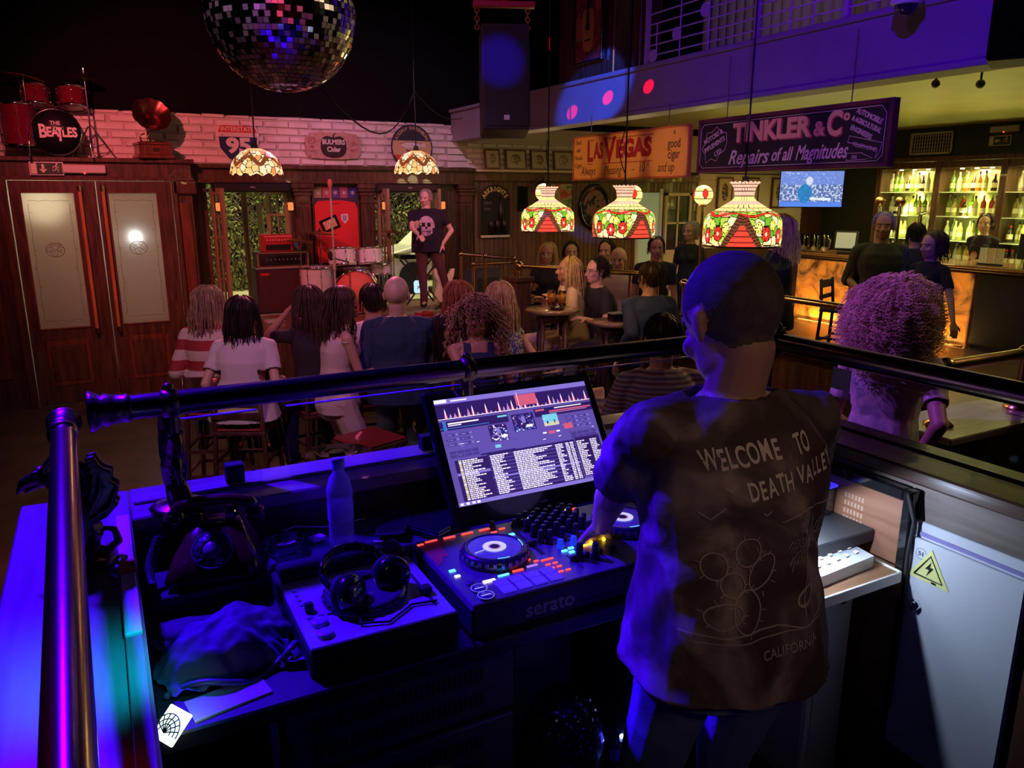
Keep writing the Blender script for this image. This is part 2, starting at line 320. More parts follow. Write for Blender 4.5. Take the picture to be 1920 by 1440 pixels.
# frosted double doors
frost = mat('frosted_glass', (.62, .60, .52), .50, trans=.75, ior=1.2, bump=.15, bscale=120); etch = mat('etched_pattern', (.22, .20, .19), .7)
def entrance_door(name, x0, x1, gx0, gx1, hx, hside):
    g = G(); y0, y1 = 9.955, 9.995
    g.box(x0, gx0, y0, y1, F0+.01, 2.24); g.box(gx1, x1, y0, y1, F0+.01, 2.24); g.box(gx0, gx1, y0, y1, 2.11, 2.24); g.box(gx0, gx1, y0, y1, F0+.01, .64)
    for a in (gx0-.02, gx1+.003): g.bbox(a, a+.017, y0-.012, y0, .63, 2.12, .004, 1)
    for z in (.622, 2.11): g.bbox(gx0-.02, gx1+.02, y0-.012, y0, z, z+.018, .004, 1)
    g.bbox(gx0+.03, gx1-.03, y0-.01, y0, -.02, .50, .008, 1); g.bbox(gx0+.07, gx1-.07, y0-.018, y0, .03, .45, .008)
    d = g.build(name, ['dark', 'mahog'], kind='structure')
    p = G().box(gx0-.005, gx1+.005, y0+.012, y0+.02, .635, 2.115).build('glass_panel', frost, d)
    e = G(); cx = (gx0+gx1)/2
    def curl(cx, cz, s, n=14, r=.0025):
        e.tube([(cx+s*(1-t/n)*math.cos(t*.7), y0+.010, cz+s*(1-t/n)*math.sin(t*.7)*.8) for t in range(n)], r, 4)
    for sx, sz, s in ((-.05, 1.50, .045), (.05, 1.50, .045), (0, 1.46, .06), (-.03, 1.55, .035), (.035, 1.55, .035)): curl(cx+sx, sz, s)
    e.tube([(cx+.09*math.cos(a*.3), y0+.010, 1.50+.075*math.sin(a*.3)) for a in range(22)], .003, 4)
    for xx in (gx0+.05, gx1-.05):
        e.tube([(xx+.004*math.sin(k*1.3), y0+.010, .75+k*.0625) for k in range(21)], .0018, 4)
        for k in range(6): curl(xx+(.012 if k % 2 else -.012), .9+k*.2, .018, 8, .0015)
    for zz in (.72, 2.03): e.tube([(gx0+.05+(gx1-gx0-.1)*k/12, y0+.010, zz+.006*math.sin(k*1.5)) for k in range(13)], .0018, 4)
    e.build('etching', etch, d)
    h = G().cyl((hx, y0-.05, .56), (hx, y0-.05, 2.19), .019, mi=0, n=12)
    for z in (.56, 2.13): h.cyl((hx, y0-.05, z), (hx, y0-.05, z+.06), .024, mi=1, n=12); h.cyl((hx, y0-.05, z+.03), (hx, y0, z+.03), .012, mi=1, n=8)
    h.build('door_handle', [wood('handle_wood', (.42, .15, .05), (.6, .26, .1), .3, (9, 9, 1)), 'brass'], d)
entrance_door('door_1', -.765, .055, -.655, -.165, -.10, 1)
entrance_door('door_2', .065, .83, .175, .665, .125, -1)
point('porch_backlight', (.42, 10.45, 1.60), (.86, .95, 1), 9, .05); point('porch_backlight', (-.5, 10.95, 2.0), (1, .90, .66), 3.2, .25)  # lights added behind the glass; the first imitates glare on the pane
# stage, raised floor, steps
g = G().box(1.1, 4.95, 8.75, YW, F0, SF-.02, 0); g.box(1.08, 4.97, 8.72, YW, SF-.02, SF, 1)
struct(g, 'trim_8', ['dark', wood('stage_boards', (.16, .08, .05), (.26, .13, .08), .4, (1, 14, 14))])
struct(G().box(4.95, 12, 2.9, YW, F0, PF).box(3.15, 4.95, 2.9, 8.7, F0, PF).box(2.62, 12, -2.6, 2.9, F0, PF), 'floor_raised', 'floor')
# mezzanine
g = G().box(4.5, 4.72, -2.6, YW, 2.83, 3.19, 0); g.bbox(4.48, 4.74, -2.6, YW, 2.80, 2.84, .006, 0); g.bbox(4.47, 4.75, -2.6, YW, 3.18, 3.22, .006, 0)
struct(g, 'wall_fascia', 'fascia')
struct(G().box(4.72, 12, -2.6, YW, 3.12, 3.2), 'ceiling_mezzanine', 'mezz')
g = G().box(11.9, 11.95, -2.6, YW, 2.62, 3.12); g.bbox(11.82, 11.95, -2.6, 9.3, 2.60, 2.66, .008)
struct(g, 'trim_9', 'bulk')
g = G()
for i in range(26): g.cyl((6.9, 4.4+i*.14, 3.2), (6.9, 4.4+i*.14, 5.3), .075, n=8)
struct(g, 'wall_shutter', mat('ribbed_panel', (.48, .42, .26), .7))
point('shutter_lamp', (5.8, 6.0, 4.9), (1, .8, .4), 7, .2)
struct(G().bbox(4.53, 4.72, 6.5, 7.5, 3.2, 5.3, .01).bbox(4.5, 4.74, 6.05, 6.18, 3.2, 5.3, .01), 'wall_column', 'dark')
# balcony rail drawn as a music stave
rl = thing('balcony_railing', (4.5, 2.2, 3.2), 0, 'lilac-lit metal balcony railing shaped like music staves on the mezzanine edge', 'railing')
g = G()
for k in range(5): g.cyl((0, -3.5, .08+k*.085), (0, 3.75, .08+k*.085), .007, n=6)
for k in range(3): g.cyl((0, -3.5, .62+k*.2), (0, 3.75, .62+k*.2), .007, n=6)
lav = mat('lilac_lit_metal', (.62, .48, .62), .45, .2)  # lilac light is carried in the metal's colour
g.build('stave_bars', lav, rl)
for y in (3.74, 2.42, 1.62, 1.0, .2, -.8): G().box(-.018, .018, y-.018, y+.018, .0, 1.15).build('post', lav, rl)
for y in (3.3, 2.95, 2.1, 1.9): G().cyl((0, y, .02), (0, y, .9), .006, n=6).build('rod', lav, rl)
for y, z in ((3.62, .07), (3.31, .20), (2.97, .32), (2.74, .40), (3.10, .50)): G().cyl((-.035, y, z), (-.020, y, z), .052, n=18).cyl((-.027, y-.045, z), (-.027, y-.045, z+.26), .006, n=6).build('note', lav, rl)
# ---------------------------------------------------------------- booth shell
g = G().box(-.22, 2.14, -1.6, 2.24, F0, BF)
struct(g, 'floor_booth', 'carpet')
struct(G().box(-.20, -.03, -1.6, 2.24, F0, 1.26), 'wall_booth_left', 'dark')
struct(G().box(-.03, 2.0, 2.09, 2.24, F0, 1.26), 'wall_booth_front', 'dark')
g = G().box(2.0, 2.14, -1.6, 2.09, F0, 1.30, 0); g.bbox(1.985, 2.0, -1.6, 2.05, 1.13, 1.30, .003, 1); g.bbox(1.975, 2.0, -1.6, .98, .28, 1.13, .003, 0); g.bbox(1.985, 2.0, 1.30, 2.05, .28, 1.13, .003, 2)
struct(g, 'wall_booth_right', ['dark', wood('grey_brown_wood', (.13, .10, .085), (.22, .17, .145), .5, (12, 1, 12)), 'brown'])
struct(G().bbox(-.255, .0, -1.6, 2.29, 1.262, 1.30, .005), 'trim_10', 'ledge')
struct(G().bbox(.002, 2.0, 2.06, 2.29, 1.262, 1.30, .005).bbox(.01, 2.0, 2.155, 2.175, 1.30, 1.308, .002), 'trim_11', 'ledgex')
struct(G().bbox(1.97, 2.20, -1.6, 2.29, 1.302, 1.345, .006).bbox(2.12, 2.19, -1.6, 2.29, 1.345, 1.352, .002), 'trim_12', 'darkh')
struct(G().bbox(-.035, -.005, 1.46, 2.07, 1.301, 1.312, .002, 0).bbox(-.037, -.003, 1.72, 1.79, 1.301, 1.3135, .001, 1).bbox(-.035, -.005, .3, 1.46, 1.301, 1.306, .002, 2), 'trim_13', ['white', 'red', 'ledge'])
# glass screens between ledge and rail
for nm, x0, x1 in (('window_1', .12, .34), ('window_2', .42, .98), ('window_3', 1.02, 1.95)):
    p = struct(G().box(x0, x1, 2.155, 2.163, 1.308, 1.52), nm, 'pane')
    G().box(x0, x1, 2.1545, 2.1635, 1.517, 1.5205).build('polished_edge', mat('glass_edge', (.5, .6, .9), .15), p)
p = struct(G().box(2.10, 2.108, -1.2, 1.90, 1.352, 1.53), 'window_4', 'pane')
# ================================================================ FAR THINGS
# ---- mirror ball
BC = V((.78, 3.51, 2.82)); BR = .298
mb = thing('mirror_ball', tuple(BC), .3, 'large mirror ball hanging from the ceiling, covered in small square mirrors', 'mirror ball')
g = G(); rnd = random.Random(4); rows = 42
mirrors = [mat('mirror_facet', (.90, .90, .94), .08, 1), mat('mirror_facet_tarnished', (.62, .58, .60), .42, 1), mat('mirror_gap', (.015, .015, .02), .4)]
for j in range(rows):
    t0 = math.pi*(j+.05)/rows; t1 = math.pi*(j+.95)/rows; tm = (t0+t1)/2; n = max(4, int(2*math.pi*math.sin(tm)*rows/math.pi))
    for i in range(n):
        a0 = 2*math.pi*(i+.04)/n; a1 = 2*math.pi*(i+.96)/n; rr = BR+.004
        q = [V((math.sin(t)*math.cos(a), math.sin(t)*math.sin(a), math.cos(t)))*rr for t, a in ((t0, a0), (t1, a0), (t1, a1), (t0, a1))]
        c = sum(q, V())/4; nn = c.normalized(); ax = Matrix.Rotation(rnd.gauss(0, .085), 3, nn.orthogonal()) @ Matrix.Rotation(rnd.gauss(0, .085), 3, nn.cross(nn.orthogonal()))
        q = [c+ax @ (p-c) for p in q]; g.add(q, [(0, 1, 2, 3)], 0 if rnd.random() < .66 else 1)
g.build('mirror_tiles', mirrors, mb)
G().sph((0, 0, 0), BR-.002, 40, 24).build('core', mirrors[2], mb)
G().cyl((0, 0, BR-.01), (0, 0, BR+.05), .04, mi=0).cyl((0, 0, BR+.05), (0, 0, 2.45), .006, n=6).build('hanger', 'chrome', mb)
# ---- string of thin cable across the dark ceiling
g = G(); P0, P1, P2 = V((.95, 3.6, 2.55)), V((2.84, 7.35, 3.05)), V((3.9, 8.6, 2.95))
g.tube([P0.lerp(P1, t/12)-V((0, 0, .28*math.sin(math.pi*t/12))) for t in range(13)]+[P1.lerp(P2, t/8)-V((0, 0, .10*math.sin(math.pi*t/8))) for t in range(1, 9)], .005, 5)
g.build('hanging_cable', 'rubber', label='thin dark cable sagging across the room behind the mirror ball', cat='cable')
# ---- stained glass lamps
LEAD = (.010, .006, .004)
def hsh(*a): return random.Random(str(a)).random()
def cell(u, v, nu, nv, off=True):
    r = int(v*nv); uu = u*nu+(.5 if off and r % 2 else 0); e = min(uu % 1, 1-uu % 1)/nu; f = min((v*nv) % 1, 1-(v*nv) % 1)/nv
    return int(uu) % nu, r, e, f
def shade_paint(u, v):         # u around 0..1, v top 0 .. bottom 1, for the tall vase-shaped shades
    if v < .20:
        i, r, e, f = cell(u, v/.20, 26, 4); return LEAD if e < .0022 or f*.2 < .006 else (.95, .42+.1*hsh(i, r), .34)
    if v < .52:
        i, r, e, f = cell(u, (v-.2)/.32, 26, 4)
        if e < .0022 or f*.32 < .004: return LEAD
        return (1, .72+.1*hsh(i, r, 1), .26) if r != 1 else (.98, .50, .36)
    w = (v-.52)/.48; s = (u*3) % 1; k = (u*6)
    rib = .14+.06*math.sin(2*math.pi*k)              # red ribbon swags
    if abs(w-rib) < .045: return LEAD if abs(abs(w-rib)-.040) < .008 else (.75, .03, .015)
    d = abs(s-.5)
    if w > .12 and d < .05+.26*(w-.12)**1.2:               # dark tent with a red fan inside
        if w > .42 and d < .30*(w-.38): return LEAD if ((w*7) % 1) < .10 or abs(d-.03) < .003 else (.85, .06, .03)
        return (.16, .045, .02) if ((w*30+d*90) % 1) > .25 else LEAD
    for (fx, fw, fr, col) in ((.20, .66, .060, (.85, .03, .02)), (.80, .66, .060, (.85, .03, .02)), (.02, .72, .062, (.80, .03, .03)), (.10, .44, .045, (1, .78, .10)), (.90, .44, .045, (1, .78, .10)), (.30, .50, .045, (1, .80, .15)), (.70, .50, .045, (1, .80, .15))):
        dx = (s-fx+.5) % 1-.5; dw = (w-fw)*.30; rr = math.hypot(dx*.9, dw)
        if rr < fr:
            a = math.atan2(dw, dx)
            if rr < fr*.26: return (1, .75, .4)
            return LEAD if rr > fr*.88 or abs((a*5/6.283) % 1-.5) < .07 else col
    best = 9; b2 = 9; bid = 0                          # leaf and petal pieces
    gx, gw = s*9, w*4.2
    for ix in range(int(gx)-1, int(gx)+2):
        for iw in range(int(gw)-1, int(gw)+2):
            jx = ix+.2+.6*hsh(ix % 9, iw, 'x'); jw = iw+.2+.6*hsh(ix % 9, iw, 'w'); q = math.hypot(gx-jx, gw-jw)
            if q < best: b2 = best; best = q; bid = (ix % 9, iw)
            elif q < b2: b2 = q
    if b2-best < .085: return LEAD
    c = hsh(*bid, 'c')
    if w > .88: return (1, .70, .34)
    return (.16, .42, .03) if c < .30 else (.42, .62, .06) if c < .52 else (1, .80, .22) if c < .72 else (1, .85, .42) if c < .88 else (.95, .35, .18)
def dome_paint(u, v):          # low domed shades over the stage
    s = (u*6) % 1; d = abs(s-.5)
    arch = .30+.45*d*2
    if v < .10: return (.9, .45, .15)
    if abs(v-arch) < .055 or abs(v-(.62+.25*math.cos(s*6.283)*.5)) < .055: return (.20, .05, .015)
    best = 9; b2 = 9; bid = 0; gx, gw = u*26, v*5
    for ix in range(int(gx)-1, int(gx)+2):
        for iw in range(int(gw)-1, int(gw)+2):
            q = math.hypot(gx-ix-.15-.7*hsh(ix % 26, iw, 'p'), gw-iw-.15-.7*hsh(ix % 26, iw, 'q'))
            if q < best: b2 = best; best = q; bid = (ix % 26, iw)
            elif q < b2: b2 = q
    if b2-best < .10: return LEAD
    c = hsh(*bid, 'd'); return (1, .60, .20) if c < .35 else (1, .80, .48) if c < .8 else (.95, .32, .10)
def globe_paint(u, v):
    s = (u*4) % 1; rr = math.hypot((s-.5)*.8, (v-.45)*.9)
    if rr < .16: return LEAD if rr > .135 else (.80, .03, .02)
    i, r, e, f = cell(u, v, 20, 8)
    return LEAD if e < .0035 or f < .010 else ((1, .78, .22) if hsh(i, r) < .7 else (1, .9, .45))
def glass_shade(parent, prof, paint, es, nu=240, name='stained_glass_shade', wav=0):
    g = G(); g.c = []; acc = [0]
    for a, b in zip(prof, prof[1:]): acc.append(acc[-1]+math.hypot(b[0]-a[0], b[1]-a[1]))
    nv = max(24, int(nu*.30)); rows = []
    for k in range(nv+1):
        L = acc[-1]*k/nv; i = max(j for j in range(len(acc)) if acc[j] <= L+1e-9); i = min(i, len(prof)-2); t = (L-acc[i])/(acc[i+1]-acc[i])
        rows.append((prof[i][0]+(prof[i+1][0]-prof[i][0])*t, prof[i][1]+(prof[i+1][1]-prof[i][1])*t))
    vs = []
    for k, (r, z) in enumerate(rows):
        for i in range(nu):
            a = 2*math.pi*i/nu; e = wav*math.cos(a*14) if k > nv-3 else (wav*.8*math.cos(a*18) if k < 3 and wav and prof[0][0] > .05 else 0)
            vs.append((r*math.cos(a), r*math.sin(a), z+e))
    fs = [(k*nu+i, (k+1)*nu+i, (k+1)*nu+(i+1) % nu, k*nu+(i+1) % nu) for k in range(nv) for i in range(nu)]
    g.add(vs, fs, 0, True)
    g.c = [paint(((i+.5)/nu), (k+.5)/nv) for k in range(nv) for i in range(nu)]
    return g.build(name, attr_mat('lit_stained_glass_%g' % es, .3, es), parent)
VASE = [(.092, .375), (.062, .335), (.055, .28), (.072, .262), (.13, .225), (.20, .185), (.222, .155), (.228, .12), (.230, .04), (.222, .0)]
def vase_lamp(loc, rz, label, cord):
    t = thing('stained_glass_lamp', loc, rz, label, 'pendant lamp', 'three large stained glass lamps over the bar-side rail')
    glass_shade(t, VASE, shade_paint, 1.35, 288, wav=.004)
    G().lathe([(.231, -.004), (.234, .004), (.226, .006)], 40, cap=False).build('rim', 'brassd', t)
    G().cyl((0, 0, .27), (0, 0, .40), .02).cyl((0, 0, .40), (0, 0, cord), .006, n=6).tube([(0, 0, .45), (.05, 0, .52), (.06, .02, .62), (.01, .01, .75)], .004, 5).build('cord', 'rubber', t)
    G().sph((0, 0, .15), .035, 12, 8).build('bulb', emit('warm_bulb', (1, .75, .4), 6), t)
    p = point('lamp_light', (loc[0], loc[1], loc[2]+.06), (1, .62, .25), 5.5, .05); return t
vase_lamp((3.45, 5.86, 1.79), 1.04, 'stained glass pendant lamp with roses, furthest of the three vase-shaped ones', 3.3)
vase_lamp((3.46, 4.77, 1.79), 1.54, 'stained glass pendant lamp of pink top, middle of the three vase-shaped ones', 3.3)
vase_lamp((3.42, 3.52, 1.80), .80, 'largest-looking stained glass pendant lamp, right above the head of the disc jockey', 3.3)
DOME = [(.045, .205), (.06, .20), (.12, .175), (.17, .13), (.20, .075), (.214, .02), (.216, .0)]
for loc, lb in (((1.26, 6.98, 2.265), 'domed amber stained glass lamp hanging in front of the blue and red road shield sign'), ((2.83, 7.33, 2.30), 'domed amber stained glass lamp hanging in front of the round airship sign')):
    t = thing('stained_glass_dome_lamp', loc, .5, lb, 'pendant lamp', 'domed stained glass lamps over the dance floor')
    glass_shade(t, DOME, dome_paint, 1.0, 200, wav=.010)
    G().cyl((0, 0, .195), (0, 0, .25), .03, .02).tube([(0, 0, .25), (.004, 0, .5), (-.003, 0, .75), (.0, 0, 2.9)], .006, 6).build('cord', 'rubber', t)
    G().sph((0, 0, .10), .03, 12, 8).build('bulb', emit('warm_bulb', (1, .75, .4), 6), t)
    point('lamp_light', (loc[0], loc[1], loc[2]+.03), (1, .60, .25), 3, .05)
for loc, lb, st in (((4.68, 8.05, 2.12), 'small round stained glass globe lamp right above the furthest vase-shaped lamp', 1), ((4.97, 6.71, 2.09), 'small round stained glass globe lamp behind the middle vase-shaped lamp', 1), ((5.6, 6.35, 2.09), 'small round stained glass globe lamp left of the largest-looking vase-shaped lamp', 1)):
    t = thing('globe_lamp', loc, .3, lb, 'globe lamp', 'round stained glass globes on brass posts')
    r = .10; glass_shade(t, [(r*math.sin(a*math.pi/12), r*math.cos(a*math.pi/12)) for a in range(13)], globe_paint, 1.3, 120, 'glass_globe')
    G().cyl((0, 0, -.1), (0, 0, -(loc[2]-PF)), .014, n=10).lathe([(.05, -.12), (.055, -.10), (.03, -.085)], 16).lathe([(.10, -(loc[2]-PF)), (.10, -(loc[2]-PF)+.02), (.03, -(loc[2]-PF)+.05)], 18).build('post', 'brass', t)
    point('lamp_light', (loc[0], loc[1], loc[2]+.2), (1, .75, .35), 5, .08)
# ---- hanging loudspeaker with flying bar
sp = thing('hanging_loudspeaker', (2.73, 5.28, 2.52), R(-22), 'tall black loudspeaker hanging on chains in front of the mezzanine', 'loudspeaker')
g = G(); T0 = TR(0, 0, .36, R(-8))
g.bbox(-.17, .17, -.16, .16, -.36, .36, .012, T=T0); g.build('cabinet', mat('speaker_black', (.045, .04, .05), .55, bump=.2, bscale=200), sp)
G().bbox(-.155, .155, -.172, -.160, -.34, .34, .004, T=T0).build('grille', mat('speaker_grille', (.035, .035, .04), .6, .2, bump=.9, bscale=400), sp)
G().bbox(-.02, .02, -.178, -.172, -.30, -.265, .002, T=T0).build('badge', 'lgrey', sp)
G().bbox(-.22, .22, -.03, .03, .86, .90, .003).cyl((0, 0, .90), (0, 0, 2.75), .018, n=8).build('flying_bar', 'red', sp)
for x in (-.19, .17):
    g = G()
    for k in range(5): g.lathe([(.016, -.004), (.020, 0), (.016, .004), (.012, 0), (.016, -.004)], 10, cap=False, T=TR(x, 0, .84-k*.028, R(90), 0, R(90) if k % 2 else 0))
    g.build('chain', mat('orange_chain', (.7, .18, .06), .4, .3), sp)
# ---- second loudspeaker, dome camera, top right
sp = thing('wall_loudspeaker', (3.55, 2.05, 2.66), R(-62), 'dark loudspeaker cabinet with small white badge fixed below the fascia at top right', 'loudspeaker')
G().bbox(-.16, .16, -.12, .14, -.02, .34, .01).build('cabinet', 'speaker_black' in MT and MT['speaker_black'], sp)
G().bbox(-.018, .018, -.125, -.12, .19, .23, .001).text('N', .035, 0, .21, -.126, 1).build('badge', ['white', 'black'], sp)
G().cyl((0, .02, .34), (.0, .02, .7), .02).build('bracket', 'black', sp)
cm = thing('dome_camera', (4.25, 3.20, 3.16), 0, 'white dome security camera with dark glass bubble at the mezzanine edge', 'security camera')
G().lathe([(.03, .16), (.06, .13), (.085, .06), (.088, .0), (.07, -.01)], 24).cyl((0, 0, .1), (.25, 0, .14), .02).build('housing', 'white', cm)
G().sph((0, 0, -.005), .065, 20, 12).build('dome', mat('smoked_glass', (.03, .03, .035), .05, spec=.9), cm)
# ceiling duct top right
G().cyl((4.2, 2.95, 3.42), (4.2, -1.0, 3.42), .10, n=16).build('ceiling_pipe', 'cream', label='thick cream painted pipe running along the ceiling at top right', cat='pipe')
for x, y in ((5.6, 3.9), (5.9, 3.75), (6.3, 3.6), (5.0, 4.6)):
    t = thing('small_ceiling_ball', (x, y, 2.86), 0, None, 'ceiling lamp', 'small ceiling spots on the green ceiling')
    t['label'] = {5.6: 'small red ceiling spotlight on the green ceiling', 5.9: 'small dark ceiling spotlight right of the red one', 6.3: 'small brown ceiling spotlight, rightmost on the green ceiling', 5.0: 'small black ceiling spotlight above the corner of the engineers sign'}[x]
    G().cyl((0, 0, .26), (0, 0, .06), .008, n=6).build('stem', 'black', t)
    G().sph((0, 0, .03), .032, 12, 8).build('lamp_head', 'darkred' if x == 5.6 else 'bulk' if x != 6.3 else 'brassd', t)
# ---- signs; every flat sign is built facing -y and turned into place
def sign_frame(t, w, h, face, frame, fw=.02, th=.03):
    G().box(-w/2+fw*.5, w/2-fw*.5, 0, th, fw*.5, h-fw*.5).build('board', face, t)
    G().bbox(-w/2, w/2, -.012, th, 0, fw, .003).bbox(-w/2, w/2, -.012, th, h-fw, h, .003).bbox(-w/2, -w/2+fw, -.012, th, fw, h-fw, .003).bbox(w/2-fw, w/2, -.012, th, fw, h-fw, .003).build('frame', frame, t)
lv = thing('hanging_sign', (4.5-.06, 6.135, 2.235), R(-90), 'orange hanging sign reading Las Vegas, Always Pleasing, 10 cents and up', 'sign')
sign_frame(lv, 1.80, .43, mat('sign_orange', (.86, .36, .06), .5), mat('sign_orange_edge', (.55, .14, .04), .5), .016)
g = G(); g.text('L', .26, -.585, .262, fit=.10, bold=.010).text('AS', .20, -.445, .27, fit=.17, bold=.010).text('V', .33, -.255, .262, fit=.21, bold=.010).text('EGAS', .215, .125, .27, fit=.54, bold=.012)
for x, w in ((-.585, .10), (-.255, .21), (.125, .56)): g.box(x-w/2, x+w/2, -.0015, 0, .375, .382).box(x-w/2, x+w/2, -.0015, 0, .150, .157)
g.build('lettering_red', mat('sign_red_ink', (.42, .012, .015), .5), lv)
g = G(); 
for k, tx in enumerate(('Seed', 'and', 'Havana', 'Cigars')): g.text(tx, .066, -.80, .37-k*.075, 0, 0, .75)
for k, tx in enumerate(('A', 'good', 'cigar')): g.text(tx, (.055, .11, .11)[k], .70, .375-k*.09, 0, 0, .75, 0, .001)
g.text('Always', .12, -.62, .085, 0, 0, .75, 0, 0, shear=.35).text('Pleasing', .12, -.20, .085, 0, 0, .75, 0, 0, shear=.35).text('--', .08, .13, .09).text('10', .13, .26, .10, 0, 0, .7).text('¢', .06, .355, .135).text('and up', .115, .60, .09, 0, 0, .72, shear=.2)
g.build('lettering_dark', mat('sign_dark_ink', (.10, .035, .015), .5), lv)
for x in (-.6, .6): G().cyl((x, .015, .43), (x, .015, .62), .004, n=5).build('hanger', 'brassd', lv)
tk = thing('hanging_sign', (4.5-.06, 4.235, 2.265), R(-90), 'long dark blue hanging sign reading Tinkler and Co, Repairs of all Magnitudes', 'sign')
sign_frame(tk, 1.78, .415, mat('sign_navy', (.022, .018, .018), .4), mat('sign_maroon', (.13, .025, .03), .45), .028, .05)
g = G(); g.text('TINKLER', .185, -.12, .285, -.003, bold=.008, fit=.76).text('&', .13, .33, .265, -.003, fit=.10, bold=.005).text('C', .215, .45, .285, -.003, fit=.12, bold=.008).text('o', .09, .545, .335, -.003, fit=.05, bold=.004)
g.build('lettering_gold', mat('sign_gold_ink', (.85, .42, .18), .5), tk)
g = G(); g.text('TINKLER', .185, -.108, .278, -.0005, fit=.775, bold=.011).text('&', .13, .338, .26, -.0005, fit=.105, bold=.007).text('C', .215, .458, .279, -.0005, fit=.125, bold=.011)
g.build('lettering_shadow', mat('sign_shadow_ink', (.40, .06, .05), .5), tk)
g = G(); g.text('Repairs', .15, -.32, .105, -.002, fit=.42, bold=.002, shear=.38).text('of all', .13, .015, .11, -.002, fit=.20, bold=.002, shear=.3).text('Magnitudes', .14, .36, .112, -.002, fit=.44, bold=.002, shear=.38)
g.text('MOTORS &', .052, -.72, .275, -.002, 0, .85, R(22), .001).text('IMPLEMENTS', .050, -.70, .215, -.002, 0, .85, R(22), .001).text('LTD', .05, -.655, .155, -.002, 0, .9, R(22), .001)
g.text('AUTOMOBILE', .048, .715, .318, -.002, rot=R(-24), bold=.001, fit=.215).text('& AGRICULTURAL', .044, .70, .268, -.002, rot=R(-24), bold=.001, fit=.245).text('ENGINEERS', .044, .665, .222, -.002, rot=R(-24), bold=.001, fit=.18)
g.text('TELEPHONE', .036, .70, .13, -.002, rot=R(-14), fit=.19).text('366', .034, .63, .07, -.002, 0, .9)
g.build('lettering_cream', mat('sign_cream_ink', (.78, .55, .38), .5), tk)
def ribbon(g, pts, r, closed=True, y=-.003): 
    if closed: pts = pts+[pts[0]]
    g.tube([(p[0], y, p[1]) for p in pts], r, 4, cap=False)
g = G(); ribbon(g, [(-.86, .34), (-.83, .375), (.80, .375), (.84, .33), (.84, .075), (.80, .04), (-.83, .04), (-.86, .075)], .003)
ribbon(g, [(-.84, .19), (-.80, .24), (-.79, .31), (-.74, .31), (-.68, .35), (-.63, .31), (-.57, .30), (-.56, .23), (-.58, .17), (-.64, .14), (-.67, .09), (-.73, .11), (-.79, .08), (-.80, .14)], .003)
ribbon(g, [(.57, .165), (.80, .11), (.79, .055), (.82, .10), (.83, .15), (.58, .205)], .0025); ribbon(g, [(.57, .05), (.57, .095), (.68, .095), (.77, .058), (.70, .052)], .0025)
g.build('border_line', MT['sign_cream_ink'], tk)
for x in (-.6, .55): G().cyl((x, .02, .41), (x, .02, .86), .004, n=5).build('hanger', 'brassd', tk)
# signs on the brick wall
def on_wall(name, x, z, label, cat): return thing(name, (x, YW-.045, z), 0, label, cat)
s = on_wall('road_sign', 1.66, 2.705, 'road shield sign reading Interstate Massachusetts 95', 'sign')
sh = [(-.22, .20), (-.12, .185), (0, .205), (.12, .185), (.22, .20), (.265, .10), (.24, -.06), (.14, -.18), (0, -.26), (-.14, -.18), (-.24, -.06), (-.265, .10)]
sh = [(x*.82, z*.9) for x, z in sh]
G().poly(sh, 0, .008).build('backing_plate', mat('enamel_white', (.72, .66, .62), .4), s)
G().poly([(x*.94, z*.94-.002) for x, z in [(-.205, .065), (.205, .065)]+[p for p in sh if p[1] < .07]], -.0085, .001).build('blue_field', mat('enamel_blue', (.02, .03, .12), .4), s)
G().poly([(-.17, .17), (0, .172), (.17, .17), (.196, .102), (-.196, .102)], -.0085, .001).build('red_band', mat('enamel_red', (.55, .05, .03), .4), s)
G().text('INTERSTATE', .062, 0, .135, -.011, fit=.33, bold=.0015).text('MASSACHUSETTS', .042, 0, .078, -.011, fit=.35, bold=.001).text('95', .20, 0, -.035, -.011, fit=.25, bold=.010).build('lettering', MT['enamel_white'], s); s.scale = (1.16, 1, 1.16)
s = on_wall('cider_sign', 2.83, 2.70, 'wooden sign reading Bulmers Cider on a dark apple shape', 'sign')
def rr(w, h, c): return [(-w+c, h), (-w*.3, h*1.10), (w*.3, h*1.10), (w-c, h), (w, h-c), (w, -h+c), (w-c, -h), (w*.3, -h*1.1), (-w*.3, -h*1.1), (-w+c, -h), (-w, -h+c), (-w, h-c)]
G().poly(rr(.36, .15, .06), 0, .014).build('board', mat('sign_pale', (.50, .30, .24), .6, var=.2, vscale=20), s)
ap = [(.19*(1.0+.12*math.cos(2*a))*math.sin(a), .145*math.cos(a)-.035*math.exp(-(a if a < math.pi else 2*math.pi-a)**2*9)-.005) for a in [2*math.pi*k/40 for k in range(40)]]
G().poly(ap, -.015, .003).tube([(0, -.018, .10), (.005, -.018, .135), (.03, -.018, .155)], .006, 5).build('apple_shape', mat('sign_black', (.03, .012, .012), .5), s)
G().text('BULMERS', .082, 0, .045, -.02, 0, .88, 0, .003).text('Cider', .085, 0, -.045, -.02, 0, .9, 0, .003).build('apple_lettering', MT['enamel_white'], s)
G().text('3D', .06, -.28, .06, -.016).text('PER', .045, -.28, -.02, -.016, sx=.8).text('PINT', .045, -.27, -.07, -.016, sx=.8, rot=.15).text('The', .055, .27, .03, -.016, rot=.15, shear=.3).text('BEST', .05, .275, -.05, -.016, rot=.1).tube([(-.28+.045*math.cos(a*.4), -.017, .06+.04*math.sin(a*.4)) for a in range(17)], .003, 4).build('side_lettering', mat('sign_rust', (.30, .05, .04), .6), s)
s = on_wall('airship_sign', 3.90, 2.71, 'round sign with a striped airship picture reading Airship Hindenburg', 'sign')
